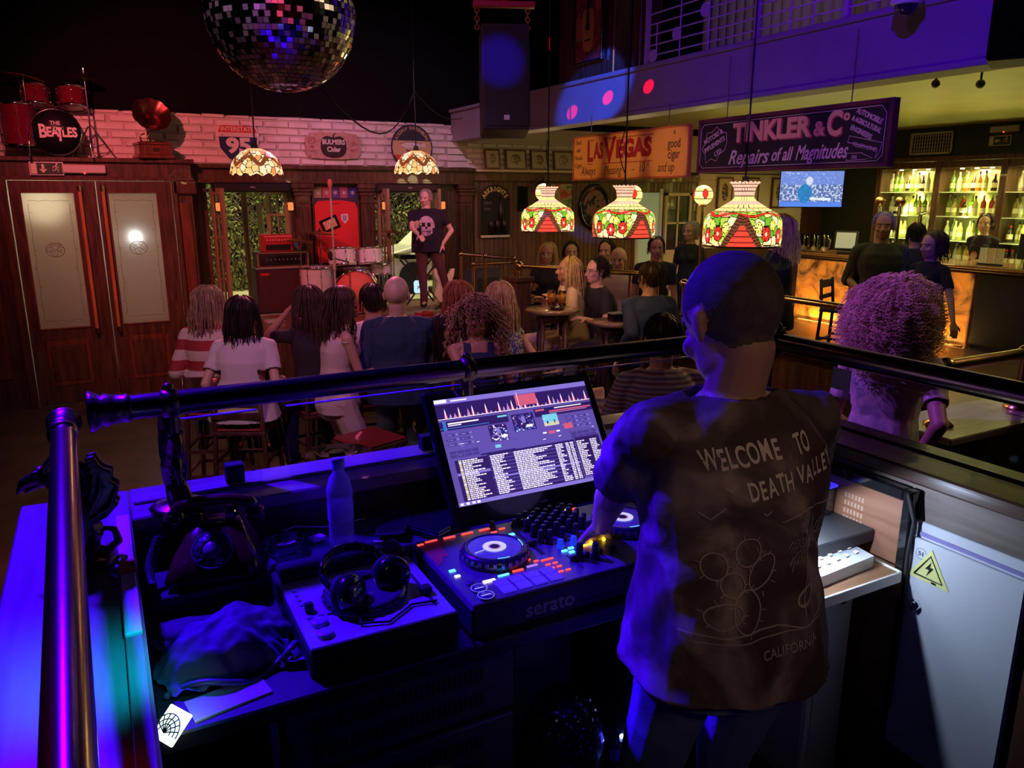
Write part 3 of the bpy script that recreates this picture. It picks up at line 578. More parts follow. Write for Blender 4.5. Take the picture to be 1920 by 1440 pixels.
circ = lambda r, a0=0, a1=360, n=36: [(r*math.sin(R(a0+(a1-a0)*k/n)), r*math.cos(R(a0+(a1-a0)*k/n))) for k in range(n+1 if a1-a0 < 360 else n)]
G().poly(circ(.295), 0, .012).build('disc', mat('sign_ink_blue', (.025, .022, .05), .45), s)
G().poly([(-.265, .085), (.265, .085), (.28, 0), (.262, -.10), (-.262, -.10), (-.28, 0)], -.0125, .002).build('cream_band', mat('sign_sand', (.62, .42, .22), .5), s)
G().poly([(-.262, -.10), (.262, -.10), (.16, -.235), (0, -.28), (-.16, -.235)], -.0125, .002).build('red_field', MT['enamel_red'], s)
G().poly([(-.17, .035), (-.10, .065), (.02, .07), (.14, .045), (.19, .06), (.19, .0), (.14, .012), (.02, -.012), (-.10, -.005)], -.015, .002).build('airship', MT['enamel_white'], s)
G().poly([(-.10, -.03), (.03, -.05), (.13, -.035), (.06, -.075), (.02, -.10), (-.02, -.085)], -.015, .002).tube([(-.17, -.0175, .035), (-.10, -.0175, .065), (.02, -.0175, .07), (.14, -.0175, .045)], .003, 4).build('ship_shape', MT['sign_ink_blue'], s)
g = G().arc('AIRSHIP HINDENBURG', .062, 0, 0, .245, -62, 62, -.014, 0, .72, .0015); g.build('lettering', MT['sign_sand'], s)
G().arc('AIR', .05, 0, 0, .235, 215, 198, -.0155, 0, .8, .001, 1).build('lower_lettering', MT['sign_ink_blue'], s)
# pub mirror sign
s = thing('arched_mirror_sign', (5.15, YW-.02, 1.50), 0, 'arch-topped dark mirror sign reading Arkrights, picturing bottle and tankards', 'sign')
arch = [(-.26, 0), (.26, 0), (.26, .52)]+[(.26*math.cos(R(k*15)), .52+.22*math.sin(R(k*15))) for k in range(1, 12)]+[(-.26, .52)]
G().poly(arch, 0, .03).build('frame', 'dark', s)
G().poly([(x*.90, .02+z*.955) for x, z in arch], -.031, .002).build('mirror_glass', mat('dark_mirror', (.10, .11, .08), .12, .7), s)
G().arc('ARKRIGHTS', .09, 0, .47, .20, -60, 60, -.034, 0, .85, .004).build('arched_lettering', mat('gilt_ink', (.72, .55, .18), .35, .3), s)
G().text('EMIUM', .055, -.12, .47, -.034, 0, .8).text('ERIAL', .055, -.12, .39, -.034, 0, .8).build('faint_lettering', mat('faint_ink', (.18, .17, .13), .5), s)
G().lathe([(.0, .08), (.045, .08), (.048, .38), (.026, .44), (.030, .56), (.034, .57), (.0, .575)], 16, T=TR(.09, -.035, 0)).build('bottle_relief', mat('bottle_black', (.015, .010, .010), .3), s)
for x in (.14, -.07, .03): G().lathe([(0, .04), (.045, .04), (.045, .22), (.035, .23), (0, .23)], 14, T=TR(x, -.045, 0)).build('tankard_relief', MT['bottle_black'], s)
G().bbox(-.235, .235, -.045, -.03, -.015, .02, .003).build('sill', 'cream', s)
# oval mirror, poster and small dark panel between
s = thing('oval_plaque', (6.88, YW-.02, 1.9), 0, 'oval dark framed picture on the boarded wall between two vase-shaped lamps', 'picture')
G().lathe([(.0, .01), (.22, .01), (.25, .035), (.28, .03), (.29, 0)], 36, T=TR(0, 0, 0, R(90)) @ Matrix.Diagonal((1, 1.22, 1, 1))).build('frame', 'gloss', s)
G().lathe([(.0, .022), (.215, .022)], 36, T=TR(0, 0, 0, R(90)) @ Matrix.Diagonal((1, 1.22, 1, 1)), cap=False).build('picture', blotch('oval_picture', (.02, .02, .03), (.25, .20, .16), (.35, .09, .05), 9), s)
s = thing('wall_poster', (6.18, YW-.03, 1.72), 0, 'green and red poster on the boarded wall behind the furthest vase-shaped lamp', 'poster')
sign_frame(s, .62, .55, blotch('poster_picture', (.12, .30, .10), (.55, .50, .25), (.5, .10, .08), 7), 'dark', .02)
s = thing('narrow_black_sign', (5.62, YW-.03, 1.85), 0, 'narrow tall black panel on the boarded wall left of the furthest vase-shaped lamp', 'sign')
G().bbox(-.085, .085, 0, .03, 0, .36, .004).build('panel', 'gloss', s)
# row of five framed pictures on the white shelf
for k, (x, wd, c) in enumerate(((5.09, .24, (.35, .34, .12)), (5.47, .34, (.30, .20, .10)), (5.86, .30, (.42, .12, .08)), (6.27, .34, (.45, .36, .22)), (6.66, .26, (.25, .18, .14)))):
    lb = ('small framed picture with greenish print, leftmost on the white brick shelf', 'framed picture of a round dark object, second on the white brick shelf', 'framed picture with reddish print, third on the white brick shelf', 'framed picture with pale brown print, fourth on the white brick shelf', 'framed picture half behind the orange sign on the white brick shelf')[k]
    s = thing('framed_picture', (x, YW-.115, 2.442), 0, lb, 'picture', 'framed pictures along the white brick shelf'); s.rotation_euler = (R(-8), 0, 0)
    sign_frame(s, wd, .28, mat('mount_%d' % k, (.50, .44, .30), .6), 'mahog', .022, .02)
    q = G(); q.sph((0, -.004, .145), (wd*.22, .006, .075), 16, 10); q.build('print', blotch('print_%d' % k, c, tuple(v*.3 for v in c), (.6, .55, .42), 26), s)
# wall light on the boarded wall
s = thing('wall_lamp', (5.85, YW-.03, 2.20), 0, 'black swan-neck wall lamp on the boarded wall above the furthest vase-shaped lamp', 'wall lamp')
G().tube([(-.25, -.05, -.02), (-.1, -.10, .05), (.0, -.12, .14), (.05, -.10, .16), (.06, -.08, .08)], .012, 8).build('arm', 'brassd', s)
G().lathe([(.02, .08), (.05, .03), (.075, -.04), (.05, -.08), (.0, -.10)], 18, T=TR(.06, -.08, 0)).build('lantern', 'gloss', s)
# framed football shirt between the pilasters
s = thing('framed_football_shirt', (2.825, YW-.03, 1.22), 0, 'tall framed display with red football shirt, badge and small tilted photo frame', 'display case')
G().bbox(-.30, .30, 0, .03, -.02, 1.0, .004).build('backboard', mat('case_back', (.05, .03, .06), .6), s)
G().bbox(-.31, .31, -.02, 0, .98, 1.01, .003).bbox(-.31, -.29, -.02, 0, -.02, 1.0, .003).bbox(.29, .31, -.02, 0, -.02, 1.0, .003).build('case_frame', 'dark', s)
gg = G()
out = [(-.08, .80), (.09, .80), (.25, .77), (.285, .70), (.285, .20), (.25, .0), (-.27, .0), (-.285, .30), (-.285, .74), (-.24, .79)]
gg.poly(out, -.004, .02); o = gg.build('shirt', mat('red_shirt_cloth', (.62, .03, .03), .85, bump=.8, bscale=9), s)
G().poly([(-.1, .785), (-.05, .755), (.03, .755), (.08, .785), (.03, .77), (-.05, .77)], -.026, .003).text('·', .03, 0, 0).build('collar', mat('red_collar', (.45, .015, .02), .8), s)
G().poly([(.055, .62), (.145, .63), (.15, .55), (.105, .50), (.06, .545)], -.026, .003).build('crest_shield', MT['enamel_white'], s)
q = G()
for z in (.60, .575, .55): q.poly([(.075, z), (.088, z+.008), (.10, z), (.115, z+.008), (.128, z), (.128, z-.008), (.075, z-.008)], -.0295, .001)
q.build('crest_lions', MT['enamel_blue'], s)
q = G().bbox(-.10, .10, -.012, .006, -.075, .075, .004); T0 = TR(-.10, -.03, .50, 0, R(-22)); 
G().bbox(-.12, .12, -.012, .006, -.085, .085, .004, T=T0).build('photo_frame', 'gloss', s)
G().bbox(-.085, .085, -.015, -.012, -.055, .055, .001, T=T0).build('photo', blotch('team_photo', (.55, .45, .12), (.5, .10, .06), (.7, .6, .45), 22), s)
for k, c in enumerate(((.30, .22, .10), (.35, .10, .10), (.08, .06, .22), (.30, .08, .14), (.04, .03, .22))):
    G().bbox(-.285+k*.115, -.285+k*.115+.105, -.006, 0, .83, .97, .002, 0).text('*', .13, -.23+k*.115, .87, -.0065, 1).build('pennant', [mat('pennant_%d' % k, c, .7), MT['enamel_white']], s)
# ---- exit signs and emergency lights
def running_man(g, x, z, s, y, mi): 
    g.sph((x+.10*s, y, z+.36*s), (.08*s, .002, .08*s), 10, 6, mi)
    for pts in ([(0, .25), (.06, .0)], [(.06, .0), (.20, -.12), (.14, -.32)], [(.05, .0), (-.10, -.16), (-.26, -.14)], [(0, .22), (.20, .14), (.26, .02)], [(0, .22), (-.16, .16), (-.20, .0)]):
        g.tube([(x+a*s, y, z+b*s) for a, b in pts], .045*s, 5, mi)
egr = mat('exit_green', (.03, .06, .04), .4); ewh = mat('exit_cream', (.78, .72, .58), .4)
def exit_sign(loc, rz, label, arrow):
    s = thing('exit_sign', loc, rz, label, 'exit sign')
    G().bbox(-.16, .16, -.02, 0, -.07, .07, .004, 0).box(-.15, .15, -.022, -.02, -.06, .06, 1).build('panel', ['white', egr], s)
    g = G(); running_man(g, .085, 0, .13, -.024, 0)
    g.box(-.145, -.09, -.024, -.022, -.055, .055, 0)
    if arrow == 'down': g.box(-.045, -.02, -.024, -.022, -.01, .045, 0).poly([(-.07, -.005), (.005, -.005), (-.0325, -.045)], -.022, .002)
    else: g.box(-.04, .01, -.024, -.022, -.012, .012, 0).poly([(-.04, -.035), (-.04, .035), (-.075, 0)], -.022, .002)
    g.build('pictogram', ewh, s)
exit_sign((-.385, 9.96, 2.365), 0, 'exit sign with running figure and down arrow above the entrance doors', 'down')
exit_sign((11.88, 7.13, 2.86), R(-90), 'exit sign with arrow on the wall above the bar shelves', 'left')
for loc, rz, lb in (((-.03, 9.96, 2.365), 0, 'white emergency light box above the entrance doors beside the exit sign'), ((11.88, 7.08, 3.02), R(-90), 'white emergency light box above the exit sign over the bar')):
    s = thing('emergency_light', loc, rz, lb, 'emergency light')
    G().bbox(-.21, .21, -.04, 0, -.045, .045, .01).build('casing', mat('dull_white', (.60, .55, .55), .4), s)
    G().sph((.0, -.04, -.045), .008, 8, 6).build('indicator', emit('red_led', (1, .03, .02), 8), s)
s = thing('air_vent', (11.88, 8.22, 2.88), R(-90), 'white framed ventilation grille above the bar shelves', 'vent')
G().bbox(-.36, .36, -.02, 0, -.17, -.14, .003).bbox(-.36, .36, -.02, 0, .14, .17, .003).bbox(-.36, -.33, -.02, 0, -.17, .17, .003).bbox(.33, .36, -.02, 0, -.17, .17, .003).build('frame', 'cream', s)
g = G().box(-.33, .33, -.004, 0, -.14, .14, 1)
for k in range(15): g.box(-.33+k*.044, -.32+k*.044, -.014, -.004, -.14, .14)
for k in range(5): g.box(-.33, .33, -.012, -.004, -.11+k*.055, -.104+k*.055)
g.build('slats', ['cream', 'black'], s)
# ---- drum kit and gramophone on top of the porch
drumred = mat('drum_red_sparkle', (.20, .012, .03), .15, .3, coat=.6, var=.3, vscale=60)
def drum(parent, c, r, L, ax, shell, head, name='drum', lugs=8):
    Q = TR(*c) @ ax; d = G().lathe([(r, -L/2), (r, L/2)], 32, T=Q, cap=False).build(name, shell, parent)
    for q_ in (1, -1): G().lathe([(r-.004, q_*(L/2-.01)), (r-.004, q_*L/2), (0, q_*(L/2+.002))], 32, T=Q, cap=False).build('drum_head', head, d)
    g = G()
    for z in (-L/2, L/2): g.lathe([(r-.006, z-.012), (r+.010, z-.012), (r+.012, z+.012), (r-.004, z+.014)], 32, T=Q, cap=False)
    for k in range(lugs):
        a = 2*math.pi*k/lugs; g.cyl((math.cos(a)*(r+.012), math.sin(a)*(r+.012), -L/2), (math.cos(a)*(r+.012), math.sin(a)*(r+.012), L/2), .004, n=5, T=Q)
        for z in (-L/4, L/4): g.sph((math.cos(a)*(r+.008), math.sin(a)*(r+.008), z), .014, 6, 4, T=Q)
    g.build('drum_hardware', 'chrome', d); return d
def tripod(g, x, y, z0, z1, r=.008, sp=.24, hub=.34, n=6, ph=.4):
    g.cyl((x, y, z0+.06), (x, y, z1), r, n=n)
    for k in range(3):
        a = 2*math.pi*k/3+ph; q = (x+sp*math.cos(a), y+sp*math.sin(a), z0+.008)
        g.tube([(x, y, z0+hub), (x+.03*math.cos(a), y+.03*math.sin(a), z0+hub-.02), q], r*.85, n); g.tube([(x, y, z0+.10), (x+sp*.55*math.cos(a), y+sp*.55*math.sin(a), z0+hub*.45)], r*.6, n); g.sph(q, r*1.5, 6, 4)
def cymbal(name, parent, c, r, tilt, m='cymbal'):
    mm = mat('cymbal_bronze', (.55, .34, .12), .28, 1, bump=.2, bscale=80)
    return G().lathe([(.0, .03), (.015, .03), (.03, .012), (r*.6, .0), (r, -.012), (r, -.014), (.03, .008), (0, .02)], 32, T=TR(*c, *tilt)).build(name, mm, parent)
kz = 2.49
k = thing('display_drum_kit', (-.42, 10.05, kz), 0, 'red display drum kit with black bass drum reading The Beatles on the porch top', 'drum kit')
bd = drum(k, (.17, .05, .255), .235, .30, TR(rx=R(90)).copy(), drumred, mat('black_drum_head', (.006, .006, .008), .45), 'bass_drum', 10)
G().text('THE', .055, .17, .345, -.107, 0, .95, 0, .001).text('B', .19, .045, .255, -.107, 0, .72, 0, .006).text('EA', .135, .135, .25, -.107, 0, .72, 0, .005).text('T', .19, .203, .225, -.107, 0, .70, 0, .006).text('LES', .135, .295, .25, -.107, 0, .74, 0, .005).build('lettering', mat('drum_lettering', (.80, .72, .72), .5), bd)
drum(k, (.02, .06, .62), .125, .20, TR(rx=R(-14)), drumred, 'white', 'tom_drum'); drum(k, (.36, .06, .62), .135, .20, TR(rx=R(-12)), drumred, 'white', 'tom_drum'); drum(k, (-.17, -.0, .32), .16, .42, TR(), drumred, 'white', 'floor_drum')
g = G(); tripod(g, .50, -.03, 0, .93, .009, .24); g.build('cymbal_stand', 'chrome', k); cymbal('cymbal', k, (.50, -.03, .84), .14, (R(8), R(8), 0))
g = G(); tripod(g, -.07, -.05, 0, .80, .009, .22); g.build('cymbal_stand', 'chrome', k); cymbal('cymbal', k, (-.07, -.05, .80), .20, (R(-4), R(10), 0))
G().tube([(.19, .05, .49), (.15, .05, .57), (.06, .06, .62)], .012, 8).tube([(.19, .05, .49), (.25, .05, .57), (.32, .06, .62)], .012, 8).build('tom_mount', 'chrome', k)
s = thing('gramophone', (.69, 10.06, kz), R(8), 'old gramophone with large dark red horn on a wooden box on the porch top', 'gramophone')
G().bbox(-.17, .17, -.15, .15, 0, .035, .008).bbox(-.15, .15, -.13, .13, .035, .13, .006).bbox(-.16, .16, -.14, .14, .13, .155, .006).build('box', 'mahog', s)
G().lathe([(.12, .157), (.125, .163), (0, .168)], 30).build('turntable', 'black', s)
hp = []
for i in range(13):
    t = i/12; hp.append((.015+.155*t**2.6, .0+.24*t))
Th = TR(-.01, .07, .30, R(62), 0, 0); g = G(); n = 40; vs = []
for r_, z_ in hp:
    for a in range(n): f = 1+.06*abs(math.sin(a*math.pi*10/n))*(z_/.24)**2; vs.append((r_*f*math.cos(2*math.pi*a/n), r_*f*math.sin(2*math.pi*a/n), z_))
g.add(vs, [(i*n+a, i*n+(a+1) % n, (i+1)*n+(a+1) % n, (i+1)*n+a) for i in range(12) for a in range(n)], 0, True, Th)
g.build('horn', mat('horn_red', (.16, .045, .035), .28, .85), s); [o for o in bpy.data.objects if o.name == 'gramophone'][0].scale = (1.15,)*3
G().tube([(-.01, .08, .17), (-.01, .12, .20), (-.01, .11, .27), (-.01, .07, .30)], .014, 8).tube([(-.10, .0, .16), (-.11, .0, .22), (-.06, .0, .24)], .009, 6).build('tone_arm', 'brass', s)
G().bbox(-.03, .03, -.138, -.13, .07, .10, .002).build('crest_plate', 'brassd', s)
# ---- stage gear
k = thing('drum_kit', (2.88, 9.66, SF), 0, 'white drum kit on stage with red-lit bass drum head and cymbals', 'drum kit')
dw = mat('drum_white', (.70, .66, .68), .3, coat=.4); dh = mat('drum_head_white', (.82, .78, .76), .55)
bd = drum(k, (-.02, -.05, .285), .265, .34, TR(rx=R(90), rz=R(-20)), dw, mat('bass_head_red_lit', (.85, .16, .10), .5), 'bass_drum', 10)  # red stage light put into the front head's colour
drum(k, (-.17, .02, .70), .165, .20, TR(rx=R(-10)), dw, dh, 'tom_drum'); drum(k, (.20, .02, .70), .155, .19, TR(rx=R(-10)), dw, dh, 'tom_drum')
drum(k, (-.48, .12, .40), .20, .36, TR(), dw, dh, 'floor_drum'); drum(k, (.36, .22, .52), .17, .12, TR(), dw, dh, 'snare_drum')
for x, y, z, r, nm in ((-.72, .1, .92, .17, 'cymbal'), (-.42, .28, 1.00, .22, 'cymbal'), (.50, .15, 1.0, .17, 'cymbal')):
    g = G(); tripod(g, x+.05, y, 0, z+.05, .010, .17); g.build('cymbal_stand', 'chrome', k); cymbal(nm, k, (x+.05, y, z), r, (R(3), R(4), 0))
G().cyl((-.12, .35, .0), (-.12, .35, .42), .02).lathe([(.0, .50), (.16, .50), (.17, .46), (.16, .42), (0, .42)], 20, T=TR(-.12, .35, 0)).build('drum_stool', 'rubber', k)
G().tube([(-.16, .03, .55), (-.02, -.02, .57), (.19, .03, .55)], .014, 8).cyl((-.02, -.02, .5), (-.02, -.02, .58), .014).cyl((-.48, -.07, 0), (-.48, -.07, .3), .007).cyl((-.34, .26, 0), (-.34, .26, .3), .007).cyl((-.64, .22, 0), (-.64, .22, .3), .007).cyl((.36, .22, 0), (.36, .22, .46), .012).build('kit_stand', 'chrome', k)
# microphone stand, close to the kit; red light is put into its colours
s = thing('microphone_stand', (2.40, 8.92, SF), 0, 'tall straight microphone stand with microphone on top in front of the drum kit', 'microphone stand')
g = G(); g.cyl((0, 0, .02), (0, 0, 1.42), .011, n=10).lathe([(.14, 0), (.14, .015), (.03, .035), (.015, .05)], 24).cyl((0, 0, .62), (0, 0, .70), .02, n=10)
g.build('stand', mat('pink_lit_stand', (.72, .62, .60), .35, .3), s)
G().lathe([(.010, 1.42), (.014, 1.44), (.016, 1.54), (.026, 1.56), (.028, 1.60), (.018, 1.63), (0, 1.635)], 16).build('microphone', mat('mic_red_lit', (.7, .2, .2), .4), s)
s = thing('boom_microphone', (2.50, 9.27, SF), 0, 'short black boom microphone stand beside the bass drum', 'microphone stand')
g = G(); tripod(g, 0, 0, 0, .72, .010, .2); g.tube([(-.05, 0, .70), (0, 0, .72), (.20, .1, .66)], .009, 6); g.build('stand', 'rubber', s); G().sph((-.05, 0, .76), (.03, .03, .055), 10, 8).build('microphone', 'rubber', s)
# keyboard / guitar stand frame behind the singer
s = thing('keyboard_stand', (3.88, 9.92, SF), 0, 'black cross-legged folding stand in front of the right-hand doorway', 'stand')
g = G()
for y in (0, .25): g.tube([(-.25, y, .0), (.25, y, .62)], .012, 6).tube([(.25, y, 0), (-.25, y, .62)], .012, 6)
for p in ((-.25, .62), (.25, .62)): g.cyl((p[0], 0, p[1]), (p[0], .25, p[1]), .012, n=6)
g.build('legs', 'rubber', s); G().bbox(-.32, .32, -.02, .27, .62, .68, .006).build('keyboard', 'gloss', s)
# amplifier stack
s = thing('speaker_cabinet', (2.03, 10.09, SF), 0, 'large black and red bass speaker cabinet standing in the left stage doorway', 'speaker cabinet')
G().bbox(-.34, .34, -.18, .18, 0, .58, .01).build('cabinet', mat('cab_black', (.025, .02, .03), .7), s)
G().bbox(-.32, .32, -.19, -.18, .03, .55, .003).build('grille', mat('cab_cloth', (.06, .015, .025), .8), s)
G().bbox(-.29, -.19, -.20, -.19, .49, .52, .001).build('badge', 'red', s)
G().bbox(-.34, .34, -.188, -.16, .57, .582, .002).bbox(-.34, .34, -.188, -.16, 0, .012, .002).build('edge_trim', 'silver', s)
s = thing('amplifier_rack', (2.03, 10.09, SF+.582), 0, 'low rack amplifier case with metal edges on top of the bass speaker cabinet', 'amplifier')
G().bbox(-.31, .31, -.17, .17, 0, .19, .006).build('case', mat('rack_black', (.03, .02, .025), .5), s)
G().bbox(-.315, .315, -.182, -.165, 0, .016, .002).bbox(-.315, .315, -.182, -.165, .174, .19, .002).bbox(-.315, -.295, -.182, -.165, 0, .19, .002).bbox(.295, .315, -.182, -.165, 0, .19, .002).build('metal_edges', mat('edge_copper', (.65, .35, .28), .35, .8), s)
g = G().bbox(-.27, .27, -.176, -.17, .035, .15, .002, 0)
for q in range(9): g.cyl((-.2+q*.05, -.176, .10), (-.2+q*.05, -.19, .10), .009, n=8, mi=1)
g.build('panel', ['gloss', 'steel'], s)
s = thing('guitar_amplifier', (1.99, 10.09, SF+.772), 0, 'small red amplifier head with a row of knobs, topmost of the amplifier stack', 'amplifier')
G().bbox(-.185, .185, -.13, .13, 0, .21, .008).build('case', mat('amp_red', (.42, .02, .03), .4), s)
g = G()
for q in range(8): g.cyl((-.13+q*.036, -.13, .145), (-.13+q*.036, -.148, .145), .010, n=8)
g.box(-.165, .165, -.133, -.13, .185, .195); g.build('knobs', mat('knob_pale', (.75, .35, .30), .4), s)
g = G().box(-.15, .15, -.134, -.13, .02, .09); g.build('grille', 'black', s)
G().tube([(-.05, 0, .21), (-.04, 0, .24), (.04, 0, .24), (.05, 0, .21)], .007, 6).build('handle', 'rubber', s)
s = thing('lamp_projector', (2.27, 10.16, SF+.772), 0, 'small silver clip lamp beside the red amplifier head', 'lamp')
G().lathe([(.02, 0), (.06, .05), (.065, .07)], 16, T=TR(0, 0, .05, R(60))).cyl((0, 0, 0), (0, 0, .06), .015).build('reflector', 'chrome', s)
# electric guitar on a stand and glowing sign behind singer
s = thing('electric_guitar', (3.98, 9.35, SF), R(6), 'pale electric guitar standing on the stage behind the singer legs', 'guitar')
body = [(.0, .03), (.12, .05), (.165, .14), (.13, .24), (.10, .31), (.145, .40), (.16, .47), (.11, .47), (.06, .40), (0, .385), (-.06, .40), (-.10, .49), (-.15, .47), (-.14, .38), (-.10, .31), (-.135, .23), (-.17, .14), (-.12, .05)]
Tg = TR(0, 0, .05, R(-12)); G().poly(body, 0, .042, T=Tg).build('body', mat('guitar_cream', (.72, .60, .42), .3, coat=.5), s)
G().poly([(.0, .10), (.09, .12), (.11, .2), (.05, .3), (.07, .38), (0, .37), (-.03, .2)], -.043, .003, T=Tg).build('pickguard', mat('guitar_white', (.8, .76, .72), .3), s)
G().bbox(-.022, .022, -.055, -.035, .36, .85, .004, T=Tg).build('neck', 'brown', s); G().poly([(-.025, .85), (.03, .85), (.045, .98), (-.01, 1.0), (-.04, .93)], -.036, .016, T=Tg).build('headstock', 'cream', s)
g = G()
for z in (.14, .20, .26): g.bbox(-.035, .035, -.052, -.046, z, z+.018, .003, T=Tg)
g.build('pickups', 'black', s)
G().tube([(-.16, .02, 0), (0, .06, .12), (.16, .02, 0)], .008, 6).tube([(0, .06, .12), (0, .2, 0)], .008, 6).tube([(-.10, -.06, .09), (-.10, .05, .10), (.10, .05, .10), (.10, -.06, .09)], .008, 6).build('guitar_stand', 'rubber', s)
s = thing('lit_drum_sign', (3.78, 9.75, SF+.20), 0, 'small pale blue glowing sign low on the stage between the singer legs', 'lit sign')
G().bbox(-.10, .10, -.02, .02, -.02, .15, .02).build('light_box', emit('pale_blue_light', (.45, .75, 1), 1.1), s)
G().text('Pearl', .07, 0, .05, -.022, 0, .9, 0, .001, shear=.2).build('lettering', mat('sign_dark_blue', (.02, .05, .12), .5), s)
G().cyl((0, 0, -.20), (0, 0, -.02), .015).build('foot', 'rubber', s)
s = thing('stage_monitor', (4.48, 9.32, SF), R(15), 'black guitar amplifier standing on the stage right of the singer', 'amplifier')
G().bbox(-.2, .2, -.13, .13, 0, .50, .01).build('case', 'speaker_black' in MT and MT['speaker_black'], s); G().bbox(-.17, .17, -.14, -.13, .04, .40, .003).build('grille', 'rubber', s)
for x, y, lb in ((3.5, 8.95, 'red and white effects pedal on the stage floor by the singer foot'), (3.95, 8.98, 'white effects pedal on the stage floor right of the singer'), (1.75, 9.25, 'set list and cables box on the stage floor in front of the bass cabinet')):
    s = thing('effects_pedal', (x, y, SF), .2, lb, 'pedal', 'effects pedals on the stage floor'); G().bbox(-.11, .11, -.06, .06, 0, .05, .01).build('case', 'white' if x > 3.6 else 'red' if x > 3 else 'silver', s)
    G().cyl((-.04, 0, .05), (-.04, 0, .06), .012, n=8).cyl((.04, 0, .05), (.04, 0, .06), .012, n=8).build('switches', 'chrome', s)
# ---- french doors folded open on both doorways
def leaf(name, loc, rz, w, label, h=1.50, cols=2, rows=5, warm=False):
    s = thing(name, loc, rz, label, 'door leaf'); m = wood('door_cream_wood', (.26, .18, .10), (.36, .26, .15), .5, (9, 9, 1))
    g = G().bbox(0, .07, -.02, .02, 0, h, .003).bbox(w-.07, w, -.02, .02, 0, h, .003).bbox(.07, w-.07, -.02, .02, h-.08, h, .003).bbox(.07, w-.07, -.02, .02, 0, .15, .003)
    for r in range(1, rows): z = .15+(h-.23)*r/rows; g.box(.07, w-.07, -.012, .012, z-.012, z+.012)
    for c in range(1, cols): x = .07+(w-.14)*c/cols; g.box(x-.012, x+.012, -.012, .012, .15, h-.08)
    g.build('frame', m, s); G().box(.07, w-.07, -.002, .002, .15, h-.08).build('panes', 'pane', s); return s
leaf('french_door_leaf', (2.24, YW+.06, SF+.04), R(120), .42, 'open glazed door leaf at the right side of the left stage doorway')
leaf('french_door_leaf', (1.30, YW-.02, SF+.04), R(-75), .34, 'folded door leaf at the left side of the left stage doorway')
leaf('french_door_leaf', (3.40, YW-.02, SF+.04), R(-80), .30, 'folded door leaf at the left side of the right stage doorway')
leaf('french_door_leaf', (4.24, YW-.02, SF+.04), R(-100), .26, 'folded door leaf at the right side of the right stage doorway')
for x, lb in ((1.76, 'long black heater bar with tiny label above the left stage doorway'), (3.80, 'long black heater bar with tiny label above the right stage doorway')):
    s = thing('door_air_curtain', (x, YW-.10, 2.12), 0, lb, 'air heater', 'heater bars above the stage doorways'); G().bbox(-.46, .46, -.10, .08, 0, .12, .02).build('housing', 'black', s)
    G().bbox(-.46, .46, -.04, .06, .12, .128, .002).build('top_cover', 'steel', s); G().text('TIMMA', .02, 0, .06, -.102).build('label', 'white', s)
for x, z, lb in ((1.345, 1.95, 'small amber lantern on the left frame of the left stage doorway'), (2.20, 1.95, 'small amber lantern on the right frame of the left stage doorway'), (3.43, 1.95, 'small amber lantern on the left frame of the right stage doorway'), (4.26, 1.95, 'small amber lantern on the right frame of the right stage doorway')):
    s = thing('door_lantern', (x, YW-.22, z), 0, lb, 'wall lamp', 'amber lanterns at the stage doorways')
    G().bbox(-.03, .03, -.03, .03, -.05, .05, .008).build('glass', emit('amber_glow', (1, .35, .08), .7), s); G().bbox(-.035, .035, -.035, .035, .05, .065, .003).bbox(-.035, .035, -.035, .035, -.065, -.05, .003).box(-.01, .01, .03, .2, -.01, .01).build('lantern_frame', 'black', s)
# ---- garden behind the doorways
struct(G().box(.2, 6.5, YW+.2, 15, SF-.12, SF-.06), 'floor_terrace', mat('gravel', (.42, .40, .25), .9, bump=.8, bscale=60, var=.3, vscale=30))
rnd = random.Random(11)
def hedge(x0, x1, y0, y1, z0, z1, n, sz, mats, label, name, seed, dens=None):
    rnd = random.Random(seed); g = G()
    for _ in range(n):
        c = V((rnd.uniform(x0, x1), rnd.uniform(y0, y1), rnd.uniform(z0, z1)))
        if noise.noise(c*1.7) < -.12 and rnd.random() < .8: continue
        q = Euler((rnd.uniform(0, 6), rnd.uniform(0, 6), rnd.uniform(0, 6))).to_matrix(); s = sz*rnd.uniform(.6, 1.3)
        g.add([c+q @ V(p)*s for p in ((-.5, 0, 0), (-.2, .22, .05), (.15, .22, .05), (.6, 0, 0), (.15, -.22, .05), (-.2, -.22, .05))], [(0, 1, 2, 3), (0, 3, 4, 5)], rnd.choice((0, 0, 1)))
    for _ in range(n//60):
        x = rnd.uniform(x0, x1); p = [V((x+rnd.uniform(-.3, .3)*t, y0+rnd.uniform(.1, .4), z0+(z1-z0)*t/5)) for t in range(6)]; g.tube(p, [.009-.001*i for i in range(6)], 5, 2)
    return g.build(name, mats, label=label, cat='hedge', kind='stuff')
hedge(.4, 6.6, 13.05, 13.5, .5, 3.1, 26000, .058, ['olive', 'fgrn', 'bark'], 'dense yellowish ivy hedge seen through the stage doorways', 'ivy_hedge', 5)
s = thing('garden_tree', (2.15, 11.9, SF-.06), 0, 'slim tree with bright green leaves seen through the left stage doorway', 'tree')
G().tube([(0, 0, 0), (.02, 0, .8), (-.02, .0, 1.5), (.03, 0, 2.2)], [.05, .045, .04, .03], 8).tube([(0, 0, 1.3), (.2, 0, 1.6), (.5, .1, 1.8)], [.025, .02, .01], 6).tube([(0, 0, 1.4), (-.25, 0, 1.7), (-.5, .1, 1.9)], [.025, .02, .01], 6).build('trunk', 'bark', s)
g = G(); rnd = random.Random(9)
